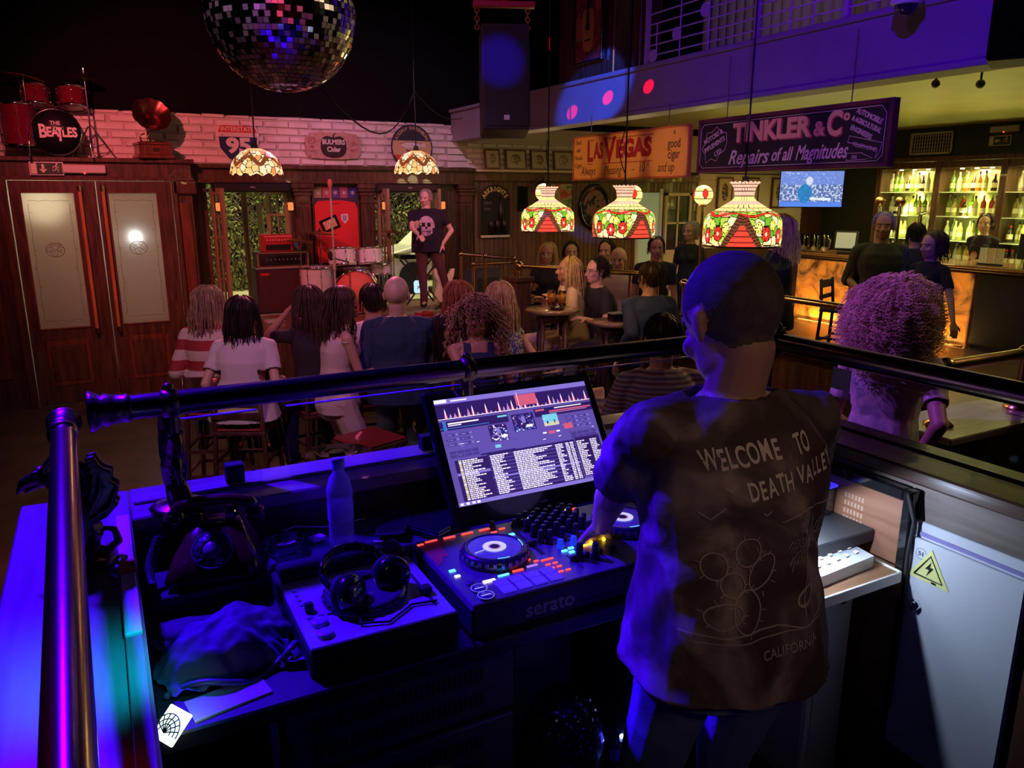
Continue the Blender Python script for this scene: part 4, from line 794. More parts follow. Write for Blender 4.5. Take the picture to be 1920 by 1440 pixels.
for _ in range(900):
    c = V((rnd.gauss(0, .45), rnd.gauss(0, .15), rnd.gauss(1.95, .22))); q = Euler((rnd.uniform(0, 6), rnd.uniform(0, 6), rnd.uniform(0, 6))).to_matrix()
    g.add([c+q @ V(p)*.085 for p in ((-.5, 0, 0), (-.1, .25, .05), (.6, 0, 0), (-.1, -.25, .05))], [(0, 1, 2, 3)], 0)
g.build('foliage', mat('leaf_bright', (.22, .50, .07), .6), s)
struct(G().cyl((1.86, 11.4, SF-.06), (1.86, 11.4, 3.2), .04, n=10), 'trim_14', 'dark')
s = thing('parked_car', (5.15, 12.05, SF-.06), R(8), 'white parked car partly seen through the right stage doorway', 'car')
cb = [(-1.3, .25), (-1.3, .62), (-.75, .74), (-.30, 1.10), (.5, 1.15), (1.0, .85), (1.3, .78), (1.35, .3)]
g = G(); g.poly(cb, .35, .7); g.build('body', mat('car_white', (.75, .76, .66), .25, coat=.8), s, bevel=.05)
G().poly([(-.60, .76), (-.27, 1.05), (.1, 1.08), (.1, .76)], -.352, .008).poly([(.15, .76), (.15, 1.08), (.48, 1.08), (.85, .80)], -.352, .008).build('window', 'gloss', s)
for x in (-.85, .85): G().cyl((x, -.37, .25), (x, .3, .25), .24, n=24).build('wheel', 'rubber', s)
G().bbox(-1.32, -1.28, -.3, -.05, .5, .6, .01).build('headlight', 'chrome', s)
# people-sized plant right
# ---- bright doorway and white inner door beyond the lamps
struct(G().box(7.74, 8.14, YW-.03, YW-.01, .1, 2.12, 0).bbox(7.68, 7.74, YW-.05, YW, .1, 2.18, .004, 1).bbox(8.14, 8.2, YW-.05, YW, .1, 2.18, .004, 1), 'door_3', [mat('green_lit_door', (.60, .78, .62), .5, emis=(.45, .75, .5), es=.10), 'white'])  # green light put into the door's colour, plus a faint glow
d = struct(G().bbox(8.25, 8.30, YW-.06, YW, .1, 2.12, .004).bbox(8.75, 8.80, YW-.06, YW, .1, 2.12, .004).bbox(8.25, 8.8, YW-.06, YW, 2.07, 2.12, .004).box(8.51, 8.54, YW-.05, YW, 1.2, 2.07).box(8.3, 8.75, YW-.05, YW, 1.62, 1.65).box(8.3, 8.75, YW-.05, YW, .1, 1.2), 'window_5', 'cream')
G().box(8.3, 8.75, YW-.03, YW-.02, 1.2, 2.07).build('pane', 'gloss', d)
# frames on cream panelling
for x, z, w, h, c, lb in ((9.52, 1.86, .34, .52, (.12, .09, .07), 'dark portrait print in mahogany frame, left of the row behind the largest-looking lamp'), (10.12, 1.86, .34, .52, (.30, .25, .16), 'faint portrait print in mahogany frame, middle of the row behind the largest-looking lamp'), (10.78, 1.86, .36, .52, (.20, .12, .10), 'portrait print of a long-haired woman, right of the row behind the largest-looking lamp'), (10.5, 1.28, .5, .30, (.4, .12, .08), 'wide reddish framed print on the cream wall below the television')):
    s = thing('wall_picture', (x, YW-.045, z), 0, lb, 'picture', 'framed prints on the cream wall'); sign_frame(s, w, h, mat('mount_cream', (.62, .52, .34), .6), 'mahog', .03, .02)
    G().sph((0, -.004, h*.52), (w*.2, .006, h*.28), 14, 8).build('print', blotch('wall_print_%d' % (x*10), c, tuple(v*.4 for v in c), (.5, .4, .3), 20), s)
# ---- television
tv = thing('television', (8.25, 7.31, 1.92), R(-48), 'flat television showing a blue picture of a figure in front of a crowd', 'television')
W, H = .76, .445; g = G(); g.c = []; nx, nz = 96, 56; fs = []; vs = []
for k in range(nz+1):
    for i in range(nx+1): vs.append((-W/2+W*i/nx, -.021, .02+H*k/nz))
g.add(vs, [(k*(nx+1)+i, k*(nx+1)+i+1, (k+1)*(nx+1)+i+1, (k+1)*(nx+1)+i) for k in range(nz) for i in range(nx)])
for k in range(nz):
    for i in range(nx):
        u = i/nx; v = k/nz; n = noise.noise(V((u*26, v*18, 1)))+.5*noise.noise(V((u*60, v*40, 2)))
        c = (.16, .26, .80) if v > .62 else (.10, .16, .46) if n < .1 else (.50, .62, .95)
        if v > .62 and n > .35: c = (.3, .42, .95)
        if v < .13: c = (.10, .25, .95)
        if math.hypot((u-.46)/.055, (v-.72)/.12) < 1: c = (.62, .72, .95)
        if math.hypot((u-.40)/.115, (v-.36)/.27) < 1: c = (.03, .20, .55) if n < .2 else (.02, .30, .75)
        if abs(v-(.22-.06*(u-.5))) < .035 and .48 < u < .82: c = (.75, .88, 1)
        if abs(v-.93) < .015 and (.06 < u < .2 or .24 < u < .30) and n > -.1: c = (.8, .85, 1)
        g.c.append(c)
g.build('screen', attr_mat('television_picture', .3, .85), tv)
G().bbox(-W/2-.012, W/2+.012, -.02, .02, .008, H+.032, .004).bbox(-.15, .15, .02, .06, .1, .3, .01).build('casing', 'gloss', tv)
G().cyl((0, .04, .3), (0, .04, 1.18), .018).build('ceiling_mount', 'black', tv)
# ---- bar counter
bc = thing('bar_counter', (10.05, 7.6, PF-.1), 0, 'long bar counter with backlit amber stone panels and wooden top', 'bar counter')
def amber():
    m = mat('backlit_amber_stone', (.35, .14, .03), .35); nt = m.node_tree; b = nt.nodes['Principled BSDF']; L = nt.links.new
    tc = nt.nodes.new('ShaderNodeTexCoord'); n = nt.nodes.new('ShaderNodeTexNoise'); n.inputs['Scale'].default_value = 2.6; n.inputs['Detail'].default_value = 9; n.inputs['Distortion'].default_value = 1.6; n.inputs['Roughness'].default_value = .6
    r = nt.nodes.new('ShaderNodeValToRGB'); e = r.color_ramp.elements; e[0].position = .36; e[0].color = (.10, .03, .006, 1); e[1].position = .66; e[1].color = (1, .30, .03, 1); x = e.new(.5); x.color = (.55, .20, .03, 1)
    L(tc.outputs['Object'], n.inputs['Vector']); L(n.outputs['Fac'], r.inputs['Fac']); L(r.outputs['Color'], b.inputs['Base Color']); L(r.outputs['Color'], b.inputs['Emission Color']); b.inputs['Emission Strength'].default_value = .45; return m
am = amber()
G().box(.02, .7, -4.6, 1.5, .0, 1.13, 0).bbox(0, .02, .95, 1.02+.5, .1, 1.13, .004, 0).build('carcass', ['dark'], bc)
for y0, y1 in ((.42, 1.45), (-.62, .38), (-1.50, -.66)): G().bbox(-.012, .02, y0+.02, y1-.02, .07, 1.09, .004).build('amber_panel', am, bc)
G().bbox(-.01, .02, -4.6, -1.54, .05, 1.1, .01).build('dark_panel', 'black', bc)
G().bbox(-.10, .75, -4.6, 1.6, 1.13, 1.165, .008, 0).bbox(-.12, .75, -4.6, 1.62, 1.165, 1.20, .008, 1).build('counter_top', ['dark', wood('bar_top', (.30, .15, .06), (.42, .22, .10), .25, (10, 1, 10), .6)], bc)
G().cyl((-.09, -1.5, .14), (-.09, 1.5, .14), .018, n=10).build('foot_rail', 'brass', bc)
area('bar_foot_light', (9.84, 7.6, .12), (10.05, 7.6, .4), (1, .55, .12), 28, 2.6, .05); area('bar_top_light', (9.8, 7.9, 2.4), (9.95, 7.9, 1.2), (1, .62, .22), 14, 1.6, .2)
# beer taps, pitchers, till screen, cups
for x, y, lb in ((10.2, 7.75, 'tall chrome beer tap column with round badge, left of the three'), (10.2, 7.42, 'tall chrome beer tap column with round badge, middle of the three'), (10.25, 7.12, 'shorter chrome beer tap, right of the three')):
    h = .80 if y > 7.2 else .70; s = thing('beer_tap', (x, y, 1.2), R(-60), lb, 'beer tap', 'chrome beer taps on the bar')
    G().cyl((0, 0, 0), (0, 0, h-.08), .028).lathe([(.05, 0), (.05, .02), (.03, .04)], 16).cyl((0, 0, h-.1), (0, -.12, h-.1), .014).cyl((0, -.11, h-.1), (0, -.12, h-.2), .012).build('column', 'chrome', s)
    if y > 7.2: G().lathe([(.0, .0), (.065, 0), (.07, .01), (.065, .02), (0, .024)], 24, T=TR(0, 0, h, R(90))).build('badge', 'brass', s); G().cyl((0, 0, h-.08), (0, 0, h-.05), .02).build('neck', 'chrome', s)
    else: G().cyl((0, 0, h-.08), (.08, 0, h-.05), .012).build('lever', 'chrome', s)
s = thing('till_screen', (10.15, 8.25, 1.2), R(-60), 'till with tilted lit touch screen on the bar counter', 'till')
G().bbox(-.17, .17, -.02, .02, .06, .36, .01, T=TR(rx=R(-14))).bbox(-.1, .1, -.05, .12, 0, .05, .01).build('body', 'black', s); G().box(-.14, .14, -.024, -.021, .09, .33, T=TR(rx=R(-14))).build('screen', emit('till_glow', (.55, .62, .42), .35), s)
for k, y in enumerate((7.86, 7.62)):
    s = thing('paper_cup_stack', (10.0, y, 1.2), 0, ('cream container with dark print, left of the pair on the bar edge', 'cream container with dark print, right of the pair on the bar edge')[k], 'container', 'cream containers on the bar edge')
    G().lathe([(.055, 0), (.07, .15), (.066, .15), (.05, .01), (0, .01)], 20).build('cup', mat('cup_cream', (.80, .72, .45), .5), s); G().text('K', .07, 0, .075, -.066, 0, 1).build('print', 'black', s); s.rotation_euler = (0, 0, R(-60))
    G().lathe([(.062, .15), (.072, .152), (.072, .165), (0, .168)], 20).build('lid', 'black', s)
for k, y in enumerate((8.60, 8.80, 9.0)):
    s = thing('glass_pitcher', (10.1, y, 1.2), 0, ('empty glass pitcher nearest to the till screen on the bar', 'empty glass pitcher between two others on the bar', 'empty glass pitcher furthest from the till screen on the bar')[k], 'pitcher', 'glass pitchers on the bar')
    G().lathe([(.0, .01), (.06, .01), (.07, .28), (.066, .28), (.055, .02), (0, .02)], 18, cap=False).tube([(0, -.068, .23), (0, -.12, .21), (0, -.11, .09), (0, -.062, .07)], .009, 6).build('jug', 'glass', s)
# ---- back bar shelving with bottles
bb = thing('back_bar_shelving', (11.5, 7.3, 0), 0, 'tall wooden back bar cabinet with three lit glass-shelved bays', 'shelving')
G().box(.34, .38, -3.4, 1.5, .0, 2.60, 1).bbox(0, .38, -3.4, 1.5, 2.48, 2.62, .01, 0).bbox(-.03, .38, -3.4, 1.5, 2.58, 2.66, .01, 0).box(-.25, .38, -3.4, 1.5, .0, 1.0).bbox(-.30, .38, -3.4, 1.5, 1.0, 1.04, .005).build('carcass', ['dark', mat('bay_back', (.35, .33, .16), .25, .2)], bb)
for y in (1.50, .48, -.52, -1.52, -2.5, -3.4): G().bbox(-.02, .38, y-.05, y+.05, 1.04, 2.60, .006).build('upright', 'dark', bb)
BZ = (1.08, 1.42, 1.78, 2.14)
for k, (y0, y1) in enumerate(((.53, 1.45), (-.47, .43), (-1.47, -.57), (-2.45, -1.57))):
    for z in BZ[1:]: G().box(.0, .34, y0, y1, z-.02, z-.008).build('glass_shelf', mat('shelf_glass', (.75, .85, .55), .1, .0, emis=(.7, .75, .3), es=.12), bb)
    for yy in (.25, .5, .75): G().cyl((.15, y0+(y1-y0)*yy, 2.48), (.15, y0+(y1-y0)*yy, 2.465), .03, n=12).build('downlight', emit('bay_downlight', (1, .85, .45), 5), bb)
    area('bay_light', (11.62, 7.3+(y0+y1)/2, 2.45), (11.66, 7.3+(y0+y1)/2, 1.0), (1, .86, .30), 24, .12, .8)
    area('bay_light', (11.55, 7.3+(y0+y1)/2, 1.86), (11.9, 7.3+(y0+y1)/2, 1.5), (.85, .95, .25), 9, .06, .8)
BOT = {}
def bottle_proto(kind):
    prof, col, cap_, lab = kind
    return prof, col, cap_, lab
KINDS = [([(0, 0), (.038, 0), (.040, .01), (.040, .18), (.016, .23), (.014, .29), (.0, .29)], (.55, .50, .14), 'black', (.75, .70, .5)),
         ([(0, 0), (.042, 0), (.044, .01), (.044, .15), (.030, .19), (.014, .22), (.014, .28), (0, .28)], (.50, .18, .04), 'black', (.7, .55, .3)),
         ([(0, 0), (.034, 0), (.036, .01), (.036, .19), (.013, .24), (.013, .31), (0, .31)], (.20, .42, .06), 'gold', (.7, .7, .4)),
         ([(0, 0), (.036, 0), (.038, .01), (.038, .17), (.015, .22), (.013, .28), (0, .28)], (.75, .75, .55), 'white', (.6, .65, .6)),
         ([(0, 0), (.040, 0), (.042, .01), (.042, .13), (.020, .18), (.016, .24), (0, .24)], (.06, .03, .02), 'red', (.75, .68, .5)),
         ([(0, 0), (.036, 0), (.036, .20), (.014, .24), (.013, .30), (0, .30)], (.55, .06, .04), 'gold', (.8, .75, .6))]
protos = []
rnd = random.Random(21); rown = ('bottom', 'second-lowest', 'second-highest', 'top'); bayn = ('left', 'middle', 'right')
kindn = ('pale yellow spirit bottle', 'amber spirit bottle', 'green bottle', 'clear spirit bottle', 'dark squat bottle', 'red spirit bottle')
for b_, (y0, y1) in enumerate(((7.83, 8.75), (6.83, 7.73), (5.83, 6.73))):
    for r_, z in enumerate(BZ):
        n = 9
        for i in range(n):
            k = rnd.choice((0, 0, 1, 2, 3, 3, 4, 5)) if b_ != 0 else rnd.choice((0, 2, 2, 3, 0, 4))
            y = y0+.05+(y1-y0-.1)*(i+.5)/n+rnd.uniform(-.008, .008); x = 11.5+rnd.uniform(.07, .20); gp = '%ss on %s shelf of %s back bar bay' % (kindn[k], rown[r_], bayn[b_]); lb = '%s on the %s shelf of the %s back bar bay' % (kindn[k], rown[r_], bayn[b_])
            if len(protos) < 6 and k not in BOT:
                t = thing('spirit_bottle', (x, y, z), 0, lb, 'bottle', gp); pr, col, cp, lc = KINDS[k]
                G().lathe(pr, 14).build('bottle_glass', mat('bottle_glass_%d' % k, col, .12, trans=.35, coat=.6), t)
                h = pr[-1][1]; G().lathe([(pr[-2][0]+.002, h-.03), (pr[-2][0]+.002, h+.004), (0, h+.006)], 12).build('cap', cp, t)
                rl_ = max(p[0] for p in pr)+.001; G().lathe([(rl_, .05), (rl_, .12)], 14, cap=False).build('label', mat('bottle_label_%d' % k, lc, .6), t); BOT[k] = t
            else: dup(BOT[k], (x, y, z), rnd.uniform(0, 6), lb, gp)
# small till on the bar right and dark till
s = thing('bar_till', (10.35, 5.55, 1.2), R(-70), 'black till with dark screen at the right end of the bar', 'till')
G().bbox(-.22, .22, -.02, .03, .10, .42, .01, T=TR(rx=R(-10))).bbox(-.12, .12, -.1, .14, 0, .10, .01).build('body', 'black', s); G().box(-.02, .06, -.025, -.021, .24, .28, T=TR(rx=R(-10))).build('sticker', 'grey', s)
for k, (y, c) in enumerate(((5.95, 'cream'), (6.06, 'cream'), (6.17, 'white'))):
    s = thing('menu_card', (10.25, y, 1.2), R(-75), ('upright cream menu card nearest the till', 'upright cream menu card between two others', 'upright white menu card furthest from the till')[k], 'menu', 'menu cards standing on the bar'); G().bbox(-.045, .045, -.004, .004, .02, .22, .001, T=TR(rx=R(-8))).build('card', c, s); G().bbox(-.05, .05, -.03, .03, 0, .02, .003).build('holder', 'black', s)
# guitar poster on the mezzanine column
s = thing('guitar_poster', (4.49, 6.88, 3.36), R(-90), 'tall red poster of an acoustic guitar on the mezzanine column', 'poster')
sign_frame(s, .50, 1.3, blotch('poster_red', (.30, .03, .04), (.12, .02, .04), (.45, .12, .10), 5), 'gloss', .02)
q = [(.13*(1+.25*math.cos(2*a)+.12*math.cos(a))*math.sin(a), .30+.20*math.cos(a)) for a in [2*math.pi*k/30 for k in range(30)]]
G().poly(q, -.002, .006).build('guitar_body', mat('guitar_amber', (.55, .25, .08), .4), s); G().lathe([(0, 0), (.04, 0)], 18, T=TR(0, -.009, .33, R(90)), cap=False).box(-.018, .018, -.012, -.002, .36, 1.0).box(-.05, .05, -.011, -.002, .2, .215).build('guitar_neck', 'black', s)
# ================================================================ BOOTH THINGS
# ---- handrails
s = thing('brass_handrail', (-.11, 1.93, 1.60), 0, 'thick brass tube handrail in left foreground with flared open end, running towards the viewer', 'handrail')
G().cyl((0, 0, 0), (.092, -3.2, 0), .0245, n=32).build('tube', 'tube', s)
G().lathe([(.0245, -.05), (.028, -.045), (.028, -.03), (.026, -.01), (.033, .012), (.036, .016), (.035, .022), (.027, .012), (.024, -.02)], 32, T=TR(0, 0, 0, R(-90)), cap=False).build('flared_end', 'brassd', s)
G().lathe([(.0245, 0), (.030, .004), (.030, .016), (.0245, .02)], 28, T=TR(0, -.085, 0, R(-90)), cap=False).build('ring_clamp', 'brass', s)
s = thing('brass_handrail', (-.045, 2.02, 1.60), 0, 'long dark brass handrail across the front of the booth with blue highlight', 'handrail')
G().cyl((0, 0, 0), (2.15, 0, 0), .030, n=32).build('tube', mat('dark_tube', (.24, .16, .11), .27, 1, bump=.1, bscale=14), s)
G().lathe([(.026, -.02), (.050, -.016), (.046, -.004), (.036, .012), (.041, .02), (.036, .03), (.033, .06), (.036, .065), (.030, .075)], 32, T=TR(0, 0, 0, 0, R(90)), cap=False).lathe([(0, -.012), (.028, -.012)], 24, T=TR(0, 0, 0, 0, R(90)), cap=False).build('end_collar', 'brassd', s)
for x in (.16, .965, 1.955): G().lathe([(.030, -.02), (.036, -.016), (.038, 0), (.036, .016), (.030, .02)], 28, T=TR(x, 0, 0, 0, R(90)), cap=False).sph((x, 0, .038), .014, 10, 8).cyl((x, 0, -.03), (x, 0, -.075), .018, n=12).build('bracket_ring', 'brassd', s)
s = thing('brass_handrail', (2.06, 1.97, 1.60), 0, 'thick bronze handrail on the right parapet, violet-lit, behind the disc jockey', 'handrail')
G().cyl((0, -3.4, 0), (0, 0, 0), .032, n=32).build('tube', mat('bronze_tube', (.36, .22, .16), .26, 1, bump=.15, bscale=14), s)
G().lathe([(.032, -.03), (.040, -.026), (.042, 0), (.040, .026), (.032, .03)], 28, T=TR(0, -.05, 0, R(-90)), cap=False).sph((0, .01, 0), .042, 16, 12).sph((0, -.05, .05), .02, 10, 8).build('corner_joint', 'bronze', s)
G().cyl((0, -.02, -.04), (0, -.02, -.245), .020, n=14).lathe([(.045, 0), (.045, .012), (.025, .03)], 20, T=TR(0, -.02, -.248)).build('post', 'bronze', s)
s = thing('cable_clip_plate', (2.09, 1.66, 1.515), 0, 'small pale metal plate hanging under the right bronze handrail', 'plate')
G().bbox(-.002, .002, -.035, .035, -.035, .035, .001).cyl((0, .02, .035), (0, .02, .055), .002, n=5).cyl((0, -.02, .035), (0, -.02, .055), .002, n=5).build('plate', mat('pale_bronze', (.62, .50, .42), .4, .4), s)
# ---- griffin brackets
def voxel(g, name, mats, parent, vs, smooth=2, **k):
    o = g.build(name+'_tmp', mats); m = o.modifiers.new('r', 'REMESH'); m.mode = 'VOXEL'; m.voxel_size = vs; m.use_smooth_shade = True
    if smooth: q = o.modifiers.new('s', 'SMOOTH'); q.factor = .5; q.iterations = smooth
    dg = bpy.context.evaluated_depsgraph_get(); me = bpy.data.meshes.new_from_object(o.evaluated_get(dg)); me.name = name
    om = o.data; bpy.data.objects.remove(o); bpy.data.meshes.remove(om)
    if not isinstance(mats, (list, tuple)): mats = [mats]
    me.materials.clear()
    for mm in mats: me.materials.append(M[mm] if isinstance(mm, str) else mm)
    n = bpy.data.objects.new(name, me); COL.objects.link(n)
    if parent: n.parent = parent
    tag(n, **k); return n
def griffin(name, loc, rz, label, h=.27):
    t = thing(name, loc, rz, label, 'bracket')
    g = G()   # faces local -x; stands on a round foot, neck and wing carry the rail at (0,0,h)
    def ch(pts, rs):
        for (a, b), (r0, r1) in zip(zip(pts, pts[1:]), zip(rs, rs[1:])): g.cyl(a, b, r0, r1, n=10); g.sph(a, r0, 10, 6); g.sph(b, r1, 10, 6)
    ch([(.01, 0, .02), (.02, 0, .07), (.005, 0, .12), (-.01, 0, .165)], [.020, .030, .034, .026])          # body
    ch([(-.01, 0, .165), (-.035, 0, .20), (-.055, 0, .215)], [.026, .020, .019])                           # neck and skull
    ch([(-.055, 0, .213), (-.09, 0, .200), (-.105, 0, .178)], [.017, .011, .004])                          # beak
    ch([(-.06, 0, .196), (-.088, 0, .180)], [.010, .004])                                                  # jaw
    for y in (-.014, .014): ch([(-.045, y, .232), (-.030, y*1.2, .255)], [.008, .003])                     # ears
    for y in (-.010, .010): g.sph((-.066, y*1.5, .222), .006, 8, 6)
    ch([(-.01, 0, .14), (-.045, .0, .12), (-.055, 0, .085)], [.016, .011, .006])                           # foreleg
    ch([(.0, .012, .05), (-.035, .02, .03), (-.055, .02, .012)], [.018, .012, .009]); ch([(.0, -.012, .05), (-.035, -.02, .03), (-.055, -.02, .012)], [.018, .012, .009])
    for y in (-1, 1):                                                                                      # wings, folded up to the rail
        g.poly([(.015, .09), (.060, .105), (.088, .135), (.080, .150), (.092, .175), (.078, .188), (.082, .212), (.062, .222), (.050, .250), (.032, .245), (.040, .200), (.030, .160)], y*.014+.007, .014); ch([(.02, y*.014, .10), (.07, y*.018, .13), (.085, y*.018, .17)], [.012, .008, .005]); ch([(.03, y*.014, .12), (.055, y*.018, .17), (.06, y*.016, .22)], [.010, .007, .005])
    ch([(.01, 0, .03), (.05, 0, .02), (.075, 0, .04), (.07, 0, .07), (.05, 0, .075)], [.016, .011, .009, .007, .005])   # tail
    for k in range(9): g.sph((-.028+.002*k, (.012 if k % 2 else -.012), .185-.014*k), (.010, .007, .008), 8, 5)
    ch([(.03, 0, .17), (.022, 0, .22), (.0, 0, h-.035)], [.016, .013, .012])
    voxel(g, 'body', ['brassd'], t, .0028, 1)
    G().lathe([(.07, 0), (.072, .006), (.055, .012), (.03, .018), (.02, .03)], 28).build('foot', 'brassd', t)
    return t
griffin('griffin_bracket', (-.105, 1.845, 1.302), R(-8), 'brass griffin bracket holding up the left foreground handrail, beak pointing left')
griffin('griffin_bracket', (.115, 2.085, 1.302), R(95), 'dark brass griffin bracket under the front handrail behind the telephone')
# ---- desk
g = G().bbox(.0, 1.97, 1.38, 2.06, 1.09, 1.13, .004); g.box(.0, .04, 1.40, 2.06, BF, 1.09).box(1.30, 1.34, 1.5, 2.06, BF, 1.09).box(.04, 1.3, 2.02, 2.06, BF, 1.09); g.bbox(.02, 1.35, 1.84, 2.06, 1.155, 1.175, .003, 1); g.box(.02, 1.35, 1.85, 1.865, 1.13, 1.155, 1)
g.build('dj_desk', [mat('desk_black', (.020, .020, .026), .45), mat('desk_shelf', (.05, .05, .065), .22, coat=.4)], label='black equipment desk of the booth with a raised rear shelf', cat='desk')
# ---- rotary telephone
ph = thing('rotary_telephone', (.185, 1.955, 1.186), R(-14), 'old dark red rotary dial telephone with handset on the booth desk', 'telephone')
g = G(); vs = []
for z, w, y0, y1 in ((0, .105, -.115, .095), (.015, .108, -.115, .098), (.05, .092, -.085, .085), (.085, .070, -.040, .065), (.11, .055, -.01, .055)):
    vs += [(-w, y0, z), (-w*.6, y0-.008, z), (w*.6, y0-.008, z), (w, y0, z), (w*1.02, (y0+y1)/2, z), (w, y1, z), (-w, y1, z), (-w*1.02, (y0+y1)/2, z)]
g.add(vs, [(k*8+i, k*8+(i+1) % 8, k*8+8+(i+1) % 8, k*8+8+i) for k in range(4) for i in range(8)]+[tuple(range(7, -1, -1)), tuple(range(32, 40))], 0, True)
for x in (-.04, .04): g.bbox(x-.012, x+.012, -.005, .012, .10, .135, .003).bbox(x-.012, x+.012, .040, .055, .10, .135, .003)
g.build('body', 'darkred', ph)
Td = TR(0, -.075, .066, R(50))
G().lathe([(.0, .004), (.048, .004), (.050, .0), (.050, -.006)], 32, T=Td).build('dial_plate', mat('dial_face', (.10, .05, .07), .4), ph)
g = G().lathe([(.0, .012), (.020, .012), (.022, .008)], 24, T=Td)
for k in range(10): a = R(-60+k*30); g.lathe([(.0055, .0095), (.0075, .011), (.0085, .009), (.0055, .0095)], 14, T=Td @ Matrix.Translation((.034*math.cos(a), .034*math.sin(a), 0)), cap=False)
g.lathe([(.043, .007), (.046, .010), (.048, .007)], 32, T=Td, cap=False)
g.build('finger_wheel', mat('dial_wheel', (.22, .14, .20), .25), ph)
g = G(); g.tube([(-.10, .022, .125), (-.085, .022, .148), (-.04, .022, .160), (.04, .022, .160), (.085, .022, .148), (.10, .022, .125)], [.016, .017, .014, .014, .017, .016], 12)
for x, s_ in ((-.105, -1), (.105, 1)): g.lathe([(.018, 0), (.026, .012), (.028, .03), (.024, .034), (0, .034)], 20, T=TR(x*.97, .022, .135, R(180), R(12)*s_, 0))
g.build('handset', 'darkred', ph)
pts = []
for k in range(300): t = k/299; c = V((-.13-.015*math.sin(t*3), -.03-.10*t, .075*(1-t)**1.5+.012)); a = k*.75; pts.append(c+V((.010*math.cos(a), .002, .010*math.sin(a))))
G().tube(pts, .0028, 5).build('coiled_cord', 'rubber', ph)
# ---- ashtray, bottle, folders, boxes, cables
s = thing('glass_ashtray', (.352, 1.955, 1.176), 0, 'round clear glass ashtray with cigarette stubs beside the telephone', 'ashtray')
G().lathe([(.0, .0), (.040, 0), (.046, .006), (.050, .038), (.046, .040), (.042, .034), (.038, .010), (0, .008)], 32, cap=False).build('bowl', 'glass', s)
g = G()
for k in range(6): a = k*1.1; g.cyl((.018*math.cos(a)-.012, .018*math.sin(a), .012+.002*k), (.018*math.cos(a)+.014, .018*math.sin(a)+.006, .015+.002*k), .004, n=8, mi=k % 2)
g.build('cigarette_stubs', [mat('stub_tan', (.5, .35, .15), .8), 'paper'], s)
s = thing('water_bottle', (.50, 1.93, 1.176), 0, 'clear plastic water bottle with cap standing on the booth desk', 'bottle')
G().lathe([(.0, .0), (.026, .0), (.030, .006), (.029, .02), (.030, .03), (.029, .045), (.030, .06), (.030, .10), (.031, .115), (.031, .13), (.024, .155), (.014, .17), (.013, .185), (0, .185)], 28).build('body', mat('bottle_plastic', (.85, .88, 1), .12, trans=.7, ior=1.15, bump=.2, bscale=60), s)
G().lathe([(.0155, .178), (.016, .198), (.014, .200), (0, .200)], 20).build('cap', mat('cap_blue', (.35, .4, .8), .4), s); G().lathe([(.0308, .062), (.0308, .100)], 28, cap=False).build('label', mat('clear_label', (.5, .5, .75), .3, alpha=.6), s)
s = thing('black_laptop', (.80, 1.945, 1.178), R(28), 'closed black laptop lying on the raised desk shelf left of the monitor', 'laptop')
G().bbox(-.12, .12, -.085, .085, 0, .018, .004).bbox(-.116, .116, -.081, .081, .018, .024, .003).build('case', 'gloss', s)
s = thing('phone_wallet', (.66, 1.96, 1.178), R(62), 'black phone in a folding case lying beside the water bottle', 'phone')
G().bbox(-.085, .085, -.042, .042, 0, .010, .003, T=TR(rx=R(-6), z=.012)).build('case', 'black', s); G().bbox(-.078, .078, -.037, .037, .010, .012, .001, T=TR(rx=R(-6), z=.012)).build('screen', 'gloss', s)
s = thing('thin_white_pen', (.60, 1.875, 1.179), R(-35), 'thin pale pen lying on the desk shelf right of the water bottle', 'pen'); G().cyl((-.03, 0, .003), (.03, 0, .003), .003, n=8).build('barrel', 'cable', s); G().cyl((.03, 0, .003), (.038, 0, .003), .003, .0008, n=8).build('tip', 'chrome', s)
for x, y, w, h, lb in ((.272, 2.19, .050, .055, 'small black box standing on the front ledge behind the telephone'), (.865, 2.20, .058, .05, 'small black box on the front ledge left of the monitor')):
    s = thing('small_black_box', (x, y, 1.309), 0, lb, 'box', 'small black boxes on the front ledge'); G().bbox(-w/2, w/2, -.02, .02, 0, h, .003).build('case', 'black', s); G().bbox(-w/2+.006, w/2-.006, -.022, -.02, .006, h-.008, .001).build('front_panel', 'gloss', s)
s = G(); pts = [V((.34+.065*math.cos(a*.22), 2.005+.035*math.sin(a*.22), 1.184+.006*math.sin(a*.5))) for a in range(26)]
s.tube(pts, .0028, 6).tube([(.30, 2.04, 1.185), (.40, 2.05, 1.200), (.48, 2.03, 1.19), (.60, 2.045, 1.185)], .0022, 6); s.build('looped_cable', 'cable', label='thin white cable looped on the desk behind the glass ashtray', cat='cable')
s = thing('round_puck', (.375, 2.01, 1.176), 0, 'shiny round disc inside the loop of white cable', 'disc'); G().lathe([(.0, 0), (.022, 0), (.026, .004), (.024, .010), (0, .011)], 24).build('body', mat('puck_silver', (.45, .45, .6), .2, .4), s)
s = thing('small_cassette', (.445, 1.985, 1.176), R(20), 'small pale box lying behind the water bottle', 'box'); G().bbox(-.02, .02, -.015, .015, 0, .012, .002).build('case', 'lgrey', s)
